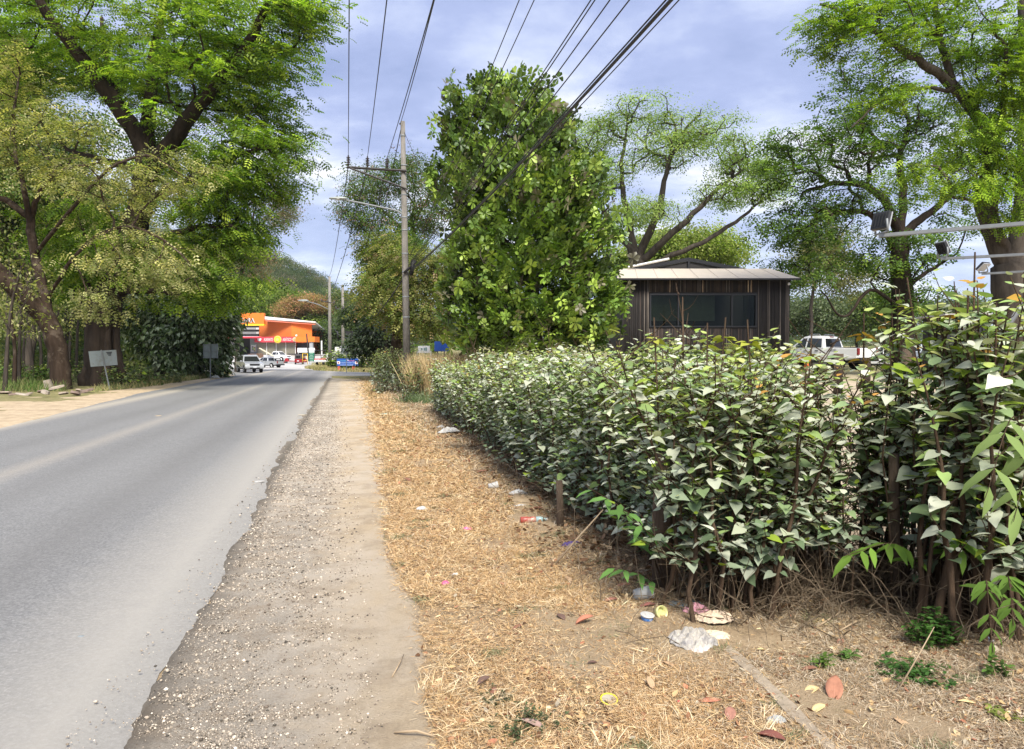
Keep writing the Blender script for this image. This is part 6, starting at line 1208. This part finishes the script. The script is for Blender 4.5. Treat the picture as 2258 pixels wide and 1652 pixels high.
# ------------------------------------------------------------------ palms
def palm(name, label, base, n, L_, seed, cols, up=1.0, trunk=0.0):
    rng = np.random.default_rng(seed); root = empty(name, base, 0, label, 'palm'); st = MB(); P_, A_, S_ = [], [], []
    if trunk: st.tube([(0, 0, 0), (.05, 0, trunk)], [.09, .07], 8)
    for i in range(n):
        a = rng.uniform(0, 6.28); e = rng.uniform(.35, 1.35); l = L_ * rng.uniform(.7, 1.1); t = np.linspace(0, 1, 12); hx = l * (t * math.cos(e) + .25 * t ** 2); hz_ = l * (t * math.sin(e) * up - .55 * t ** 2.2) + trunk
        pts = np.stack([hx * math.cos(a), hx * math.sin(a), hz_], 1); st.tube(pts, np.linspace(.014, .004, 12), 4, cap=False)
        for q in np.linspace(.18, 1, 26):
            k = min(10, int(q * 11)); f = q * 11 - k; p = pts[k] * (1 - f) + pts[k + 1] * f; d = pts[k + 1] - pts[k]; d /= np.linalg.norm(d); s = np.cross(d, [0, 0, 1.]); s /= np.linalg.norm(s) + 1e-6
            for sg in (-1, 1): P_.append(p); A_.append(s * sg + d * .9 + [0, 0, -.15]); S_.append(l * .26 * math.sin(.5 + 2.3 * q))
    n_ = len(P_); ln = np.array(S_); blades('fronds', np.array(P_), np.array(A_), np.tile([0, 0, 1.], (n_, 1)) + rng.normal(0, .2, (n_, 3)), ln, ln * .07 + .006, palette(rng, n_, cols, None, .15), LM, root); st.build('stems', BK_STEM, root, normals=False)
PY = [(.38, .36, .08), (.28, .32, .07), (.2, .26, .06)]
for i, (px, d, n, L_, lab) in enumerate(((1590, 27, 16, 1.5, 'yellow-green palm clump below the middle window pane of the cabin'), (1660, 26, 20, 1.7, 'largest yellow-green palm clump under the right end of the cabin window'), (1700, 28, 14, 1.4, 'palm clump by the right corner of the cabin'), (1500, 28, 10, 1.2, 'small palm clump under the left window pane of the cabin'))):
    p = at(px, 700, d); palm('palm_clump', lab, (p[0], d, Gf(p[0], d)), n, L_, 500 + i, PY, 1.25)
p = at(950, 700, 36); palm('small_palm', 'young green palm right of the lamp pole, above the white board', (p[0], 36, Gf(p[0], 36)), 16, 1.7, 510, [(.06, .14, .03), (.1, .2, .04), (.22, .3, .05)], 1.1, 1.5)

# ------------------------------------------------------------------ stones and litter
SLB = [mat('slab_stone%d' % k, c, .9, 0, .25, 5, .02) for k, c in enumerate(((.30, .24, .19), (.22, .16, .13), (.38, .32, .26)))]
rs = random.Random(77); SLABL = ['flat slab at the left end of the broken stone heap', 'small dark slab low in the heap at the left edge', 'reddish boulder on top of the stone heap', 'thin slab leaning in the left part of the heap', 'wide pale slab in the middle of the heap', 'dark slab tucked under the wide pale one', 'sloping slab right of the wide pale one', 'long slab at the right end of the heap', 'small pale chip before the heap',
        'narrow slab behind the long one', 'brown lump at the far right of the heap', 'low flat piece in front of the leaning trunk foot']
for i, px in enumerate((8, 30, 108, 62, 92, 100, 140, 165, 48, 175, 192, 125)):
    py = (870, 876, 862, 872, 870, 877, 871, 874, 880, 864, 868, 864)[i]; g = gnd(px * 1.0, py); w, l, h = rs.uniform(.35, .75), rs.uniform(.25, .5), rs.uniform(.06, .14)
    if i == 2: w, l, h = .5, .4, .35
    n = rs.randint(5, 7); ring = [(w * .5 * math.cos(2 * math.pi * k / n + rs.uniform(-.25, .25)), l * .5 * math.sin(2 * math.pi * k / n + rs.uniform(-.25, .25))) for k in range(n)]
    V = [(x, y, 0) for x, y in ring] + [(x * .92 + .02, y * .9, h * rs.uniform(.75, 1.1)) for x, y in ring]; o = MB().add(V, [tuple(range(n - 1, -1, -1)), tuple(range(n, 2 * n))] + [(k, (k + 1) % n, (k + 1) % n + n, k + n) for k in range(n)]).build('stone_slab', SLB[i % 3], None, .012)
    o.location = (g[0], g[1], Gf(g[0], g[1]) + .03 + .06 * (i % 3)); o.rotation_euler = (rs.uniform(-.3, .3), rs.uniform(-.3, .3), rs.uniform(0, 3)); tag(o, SLABL[i], 'stone', 'broken stone slabs by the left trunk')
def crumple(name, label, cat, px, py, w, l, h, m, seed, rz=0.0, res=12, fold=1.0):
    rng = np.random.default_rng(seed); V = []; n = res; ph = rng.uniform(0, 6.28, 12); fr_ = rng.uniform(2, 7, (6, 2)) * rng.choice([-1, 1], (6, 2))
    for i in range(n):
        for j in range(n):
            u, v = i / (n - 1) * 2 - 1, j / (n - 1) * 2 - 1; r = max(abs(u), abs(v)); x, y = u * (1 - .25 * abs(v)), v * (1 - .25 * abs(u)); z = sum(abs(math.sin(fr_[k, 0] * u + fr_[k, 1] * v + ph[k])) for k in range(6)) / 6
            V.append((x * w / 2 + rng.normal(0, w * .015), y * l / 2 + rng.normal(0, l * .015), h * (.15 + z * fold * (1 - .7 * r ** 3)) * (1 - .4 * r)))
    F = [(i * n + j, (i + 1) * n + j, (i + 1) * n + j + 1, i * n + j + 1) for i in range(n - 1) for j in range(n - 1)]; me = MB().add(V, F).mesh(name); o = link(name, me, m); md = o.modifiers.new('thick', 'SOLIDIFY'); md.thickness = .0015
    g = onG(px, py); o.location = (g[0], g[1], g[2] + .012); o.rotation_euler = (rng.uniform(-.1, .1), rng.uniform(-.1, .1), rz); return tag(o, label, cat)
PW = mat('plastic_white', (.52, .52, .50), .5, 0, .12, 12, dirt=(.3, .25, .19), dirts=22); PGR = mat('plastic_grey', (.2, .23, .24), .4, 0, .2, 12); CARD = mat('worn_card', (.60, .47, .34), .85, 0, .12, 8, .004); NEWS = mat('newsprint', (.40, .37, .32), .85, 0, .35, 26, dirt=(.2, .2, .22), dirts=16); PNK = mat('pink_wrapper', (.65, .10, .25), .35, 0, .2, 20); PPK = mat('pale_pink', (.55, .27, .32), .5, 0, .35, 16)
crumple('cardboard_cushion', 'plump tan worn packet lying at the foot of the hedge shrubs', 'packet', 1577, 1378, .25, .22, .13, CARD, 601, .5, 16, .55); crumple('newspaper', 'crumpled dirty newspaper below the tan packet', 'newspaper', 1528, 1425, .28, .24, .10, NEWS, 602, .3, 18); crumple('paper_flap', 'pale pinkish paper flap under the newspaper', 'paper', 1545, 1442, .14, .1, .04, mat('pale_paper', (.6, .5, .45), .8), 603, .8)
crumple('paper_flap', 'cream paper flap between the newspaper and the tan packet', 'paper', 1580, 1412, .2, .14, .05, mat('cream_paper', (.62, .5, .36), .8), 604, -.2); crumple('plastic_bag', 'pink translucent bag behind the tan packet', 'bag', 1535, 1357, .18, .12, .07, PPK, 605, .2); crumple('plastic_sheet', 'dark grey plastic sheet lying in the hedge shade behind the pink bag', 'plastic', 1520, 1338, .3, .2, .05, PGR, 606, .4, fold=.5); crumple('teal_scrap', 'teal plastic scrap in the shade under the shrub', 'scrap', 1600, 1322, .14, .05, .03, mat('teal_plastic', (.06, .3, .28), .4), 607)
crumple('snack_bag', 'dark purple and yellow snack bag at the hedge foot', 'snack bag', 1262, 1206, .20, .13, .04, mat('snack_purple', (.06, .03, .22), .3, 0, .2, 5, dirt=(.5, .42, .12), dirts=9), 608, .2); crumple('plastic_bag', 'white plastic bag by the thin grey stake', 'bag', 1142, 1094, .22, .14, .07, PW, 609); crumple('plastic_scrap', 'pale plastic scrap below the white bag', 'scrap', 1146, 1120, .18, .07, .03, PW, 610, .2); crumple('plastic_bag', 'white crumpled bag far up the hedge foot', 'bag', 990, 958, .5, .3, .16, PW, 611); crumple('plastic_scrap', 'small white scrap just left of the far crumpled bag', 'scrap', 972, 946, .2, .15, .08, PW, 612)
crumple('wrapper', 'pink wrapper in the straw near the path', 'wrapper', 982, 1292, .06, .05, .03, PNK, 613, .4, 8); crumple('wrapper', 'small pink and white wrapper in the grass farther up', 'wrapper', 1030, 1172, .09, .05, .03, PNK, 614, 0, 8); crumple('wrapper', 'white scrap just above the pink wrapper by the path', 'wrapper', 1004, 1273, .05, .03, .02, PW, 615, 0, 8); crumple('wrapper', 'white crumpled scrap in the grass halfway up the verge', 'wrapper', 930, 1128, .13, .08, .05, PW, 616, .5, 9); crumple('wrapper', 'tiny red wrapper low in the grass beside the kerb strip', 'wrapper', 1497, 1556, .022, .018, .012, mat('red_foil', (.5, .02, .04), .3), 617, 0, 6)
crumple('wrapper', 'tiny crimson wrapper below the yellow ring', 'wrapper', 1399, 1578, .022, .02, .012, mat('crimson_foil', (.5, .03, .08), .3), 618, 0, 6); crumple('plastic_scrap', 'greyish clear plastic wad beside the kerb strip', 'scrap', 1712, 1600, .09, .07, .035, mat('clear_wad', (.33, .34, .33), .3), 619, .3, 10); crumple('foil_scrap', 'silver foil scrap under the rightmost shrub', 'scrap', 2178, 1420, .08, .05, .03, mat('silver_foil', (.55, .56, .58), .25, .6), 620, .3, 10); crumple('paper_scrap', 'flat white scrap lying on the asphalt', 'scrap', 570, 1065, .16, .09, .012, PW, 621, 0, 8, .4)
crumple('paper_scrap', 'flat yellowish scrap on the road centre far up', 'scrap', 345, 919, .28, .16, .02, mat('yellow_scrap', (.6, .45, .25), .7), 622, 0, 6, .4); crumple('paper_scrap', 'flat yellowish scrap on the asphalt near the right road edge far up', 'scrap', 667, 916, .28, .14, .02, mat('straw_scrap', (.55, .47, .33), .7), 623, 0, 6, .4); crumple('plastic_scrap', 'green and white scrap on the far verge', 'scrap', 848, 916, .2, .14, .06, mat('green_white', (.4, .5, .42), .6), 624, 0, 8); crumple('plastic_bag', 'small white bag at the foot of the square framed sign', 'bag', 475, 835, .7, .4, .3, PW, 625); crumple('dark_scrap', 'flat dark scrap on the foreground asphalt', 'scrap', 178, 1410, .05, .03, .01, PGR, 626, 0, 6)
def place(o, px, py, dz=0.0, rot=(0, 0, 0), label=None, cat=None, group=None): g = onG(px, py); o.location = (g[0], g[1], g[2] + dz); o.rotation_euler = rot; return tag(o, label, cat, group)
root = empty('yoghurt_tub', onG(1426, 1376) + [0, 0, .012], .3, 'small white and blue plastic tub standing in the grass', 'tub', rot=(.12, .05, .3)); MB().lathe([(.030, 0), (.034, .02), (.038, .042), (.038, .044), (.033, .043), (.028, .004)], (0, 0, 0), 24).build('cup', PW, root); MB().lathe([(.0308, .004), (.0345, .021), (.0375, .036), (.0368, .036), (.0335, .02), (.03, .004)], (0, 0, 0), 24).build('blue_label', mat('label_blue', (.02, .16, .5), .4, 0, .3, 30, dirt=(.6, .62, .65), dirts=26), root); MB().lathe([(.038, .041), (.043, .041), (.043, .047), (.038, .047)], (0, 0, 0), 24).build('rim', PW, root)
place(MB().lathe([(.03, 0), (.04, .04), (.042, .055), (.035, .058), (.033, .03)], (0, 0, 0), 18).build('yellow_pot', mat('yellow_pot', (.6, .55, .25), .4, 0, .1, 8, dirt=(.15, .35, .08), dirts=14)), 1449, 1362, .03, (1.2, .4, .3), 'yellow and green little pot lying behind the blue and white tub', 'pot')
gl, gt, gN, gL, gb = newmat('clear_plastic'); gb.inputs['Base Color'].default_value = (.75, .76, .72, 1); gb.inputs['Roughness'].default_value = .3; gb.inputs['Alpha'].default_value = .45
place(MB().lathe([(.033, 0), (.048, .12), (.05, .122), (.046, .12), (.031, .004)], (0, 0, 0), 20).build('plastic_cup', gl), 1398, 1328, .045, (0, 1.45, .1), 'clear plastic cup lying at the foot of the brown post', 'cup'); place(MB().lathe([(.03, 0), (.045, .11), (.047, .115), (.043, .11), (.028, .004)], (0, 0, 0), 20).build('paper_cup', PW), 1077, 1082, .045, (0, 1.45, .2), 'white paper cup lying on the straw farther up the verge', 'cup')
can = empty('drink_bottle', onG(1170, 1156) + [0, 0, .04], .15, 'crushed red-brown drink bottle with a pale cap end', 'bottle'); MB().lathe([(.028, -.1), (.034, -.095), (.034, -.03), (.028, -.01), (.033, .02), (.03, .05)], (0, 0, 0), 16, 'x').build('body', mat('bottle_red', (.35, .06, .04), .35, 0, .3, 18, dirt=(.55, .5, .4), dirts=14), can); MB().lathe([(.03, .05), (.03, .1), (.018, .13), (.012, .15)], (0, 0, 0), 14, 'x').build('neck', mat('bottle_teal', (.3, .42, .42), .3), can); MB().lathe([(.014, .15), (.014, .165)], (0, 0, 0), 12, 'x').build('cap', PW, can)
t = np.linspace(0, 2 * math.pi, 33)[:-1]; ringp = [(.038 * math.cos(a), .038 * math.sin(a), 0) for a in t]; root = empty('jar_lid', onG(1343, 1552) + [0, 0, .02], 0, 'yellow rimmed round lid lying low in the grass', 'lid', rot=(.25, .05, 0)); MB().tube(ringp + ringp[:2], .004, 6).build('rim', mat('lid_yellow', (.75, .62, .03), .4), root); MB().lathe([(.036, -.003), (.036, -.001)], (0, 0, 0), 24).build('disc', mat('lid_clear', (.4, .36, .28), .4), root)
# big fallen leaves, each a thing
LG = ([(0, 0, .0), (-.16, .15, .05), (0, .18, 0), (.17, .14, .06), (-.27, .42, .09), (0, .42, .0), (.26, .4, .10), (-.22, .7, .08), (0, .7, .02), (.2, .72, .05), (-.08, .9, .05), (.09, .9, .04), (0, 1, .0)], [(0, 2, 1), (0, 3, 2), (1, 2, 5, 4), (2, 3, 6, 5), (4, 5, 8, 7), (5, 6, 9, 8), (7, 8, 10), (8, 9, 11), (8, 11, 12, 10)])
def bigleaf(px, py, L_, yaw, col, label, curl=1.0, tilt=0.0, seed=1):
    V = [(x * L_ + random.Random(seed + i).uniform(-.01, .01) * L_, y * L_, z * L_ * curl) for i, (x, y, z) in enumerate(LG[0])]; V = [(x * .85, y, z) for x, y, z in V]; me = MB().add(V, LG[1], True).mesh('fallen_leaf'); o = link('fallen_leaf', me, mat('leaf_%s' % seed, col, .7, 0, .22, 18, .003)); md = o.modifiers.new('s', 'SUBSURF'); md.levels = md.render_levels = 1; md = o.modifiers.new('t', 'SOLIDIFY'); md.thickness = .001
    g = onG(px, py); o.location = (g[0], g[1], g[2] + .014); o.rotation_euler = (tilt, 0, yaw); r = MB().tube([(0, -.15 * L_, .0), (0, .5 * L_, .004), (0, .98 * L_, .002 * curl)], [.0016, .0014, .0006], 5).build('midrib', mat('rib_%s' % seed, tuple(min(1, c * 1.25 + .03) for c in col), .7), o); return tag(o, label, 'leaf', 'large fallen leaves on the verge')
RB = (.36, .16, .095); BR = (.22, .10, .06); CR = (.62, .47, .23); TN = (.42, .28, .16); DB = (.13, .075, .055)
for i, (px, py, L_, yaw, col, lab, cu, ti) in enumerate(((1838, 1560, .19, -.45, RB, 'largest reddish brown leaf with small holes, near the lower right', .6, .35), (1775, 1545, .12, -.9, CR, 'cream yellow leaf curling just left of the largest brown leaf', 1.6, .1), (1790, 1585, .10, -1.0, CR, 'smaller cream leaf below the curling cream one', 1.6, .2), (1765, 1490, .09, -1.5, BR, 'dark red-brown leaf left of the light green sprout', 1.8, .2),
    (1268, 1385, .13, -1.3, (.42, .17, .10), 'curled reddish leaf in the middle of the straw', 2.2, .3), (1245, 1375, .10, .4, DB, 'dark leaf under the curled reddish one', 1.5, .1), (1440, 1530, .08, .2, TN, 'ribbed tan leaf right of the yellow ring', 1.6, .5), (1610, 1600, .12, -.3, (.36, .17, .12), 'mauve-brown leaf left of the clear plastic wad', 1.2, .1), (1665, 1630, .13, -2.2, (.20, .07, .05), 'dark reddish curled leaf at the bottom by the kerb strip', 2.0, .1),
    (1540, 1555, .11, -1.5, (.5, .2, .12), 'salmon leaf lying flat left of the kerb strip', .8, .05), (1925, 1575, .07, 2.6, CR, 'small folded cream leaf right of the largest brown leaf', 2.5, .3), (2010, 1620, .09, .5, TN, 'tan leaf near the bottom edge under the green sprig', 1.4, .2), (2150, 1560, .08, 1.5, CR, 'pale yellow leaf near the lower right corner', 1.2, .1), (1200, 1615, .11, 1.2, (.33, .22, .18), 'grey-brown leaf low in the straw at the bottom', 1.4, .2),
    (1052, 1520, .09, -.8, DB, 'dark curled leaf at the border of path and straw', 2.2, .2), (1085, 1545, .07, -.2, BR, 'small brown leaf right of the dark curled one', 1.6, .2), (1130, 1395, .08, -.9, BR, 'brown leaf in the straw above the weed patch', 1.4, .2), (1330, 1335, .11, -1.2, (.3, .13, .09), 'long red-brown leaf left of the clear cup', 1.5, .1), (1410, 1345, .12, -1.3, (.26, .1, .08), 'maroon leaf right below the clear cup', 1.3, .1), (1355, 1300, .13, -1.4, (.42, .19, .11), 'orange-brown leaf in the shade left of the brown post', 1.3, .1),
    (1260, 1290, .10, .4, TN, 'tan leaf on the dark hedge foot', 1.5, .2), (1120, 1300, .09, .9, (.42, .22, .12), 'ochre leaf in the middle of the upper straw', 1.3, .2), (1165, 1128, .16, -1.4, (.3, .12, .08), 'long red-brown leaf beside the pale plastic scrap', 1.4, .1), (1050, 1045, .18, -1.2, (.32, .15, .09), 'brown leaf high up at the hedge foot', 1.4, .1), (905, 1065, .15, .8, BR, 'brown leaf in the grass near the path farther up', 1.4, .2), (1850, 1430, .09, -.6, (.4, .2, .13), 'pinkish long leaf below the bare straight post', 1.4, .1),
    (1490, 1480, .08, .9, TN, 'tan leaf left of the newspaper', 1.4, .2), (1320, 1470, .07, 2.0, DB, 'small dark leaf in the middle foreground straw', 1.6, .2), (1690, 1440, .07, 2.0, CR, 'cream leaf right of the tan packet', 1.6, .2), (1960, 1450, .06, 2.4, CR, 'cream leaf beneath the low frond', 1.6, .2))): bigleaf(px, py, L_, yaw, col, lab, cu, ti, 700 + i)
# sticks
STK = mat('stick', (.36, .27, .17), .85, 0, .25, 20, stretch=(.2, 1, 1))
for i, (x0, y0, x1, y1, r, lab) in enumerate(((870, 1625, 960, 1636, .006, 'straight brown stick across the path at the bottom'), (1800, 1480 - 90, 1890, 1340, .006, 'long thin pale stick on the bank below the shrubs'), (1910, 1372, 1850, 1400, .008, 'short brown stick on the bank below the bare post'), (1225, 1250, 1330, 1160, .009, 'pale broken branch sticking out of the hedge foot'), (865, 1500, 890, 1450, .004, 'thin dark curved twig on the dirt path'), (1975, 1560 - 20, 2060, 1420, .004, 'dry thin stalk rising beside the low green weed'))):
    a, b = onG(x0, y0), onG(x1, y1)
    if i in (3, 5): b = at(x1, y1 - 30, a[1] + .1)
    m_ = (a + b) / 2 + np.array([.01, 0, .015]); o = MB().tube([np.zeros(3), m_ - a, b - a], [r, r * .9, r * .5], 6).build('stick', STK); o.location = (a[0], a[1], a[2] + r + .012); tag(o, lab, 'stick', 'fallen sticks on the verge')
# ------------------------------------------------------------------ light haze in the air
mb = MB().box((0, 400, 60), (2600, 1700, 124)); hzo = mb.build('haze', None); hm = bpy.data.materials.new('haze_air'); hm.use_nodes = True; hn = hm.node_tree; hn.nodes.clear()
ho = hn.nodes.new('ShaderNodeOutputMaterial'); hv = hn.nodes.new('ShaderNodeVolumePrincipled'); hv.inputs['Color'].default_value = (.92, .95, 1, 1); hv.inputs['Density'].default_value = .00012; hv.inputs['Anisotropy'].default_value = .2
hn.links.new(hv.outputs[0], ho.inputs['Volume']); hzo.data.materials.append(hm)
tag(hzo, kind='stuff')
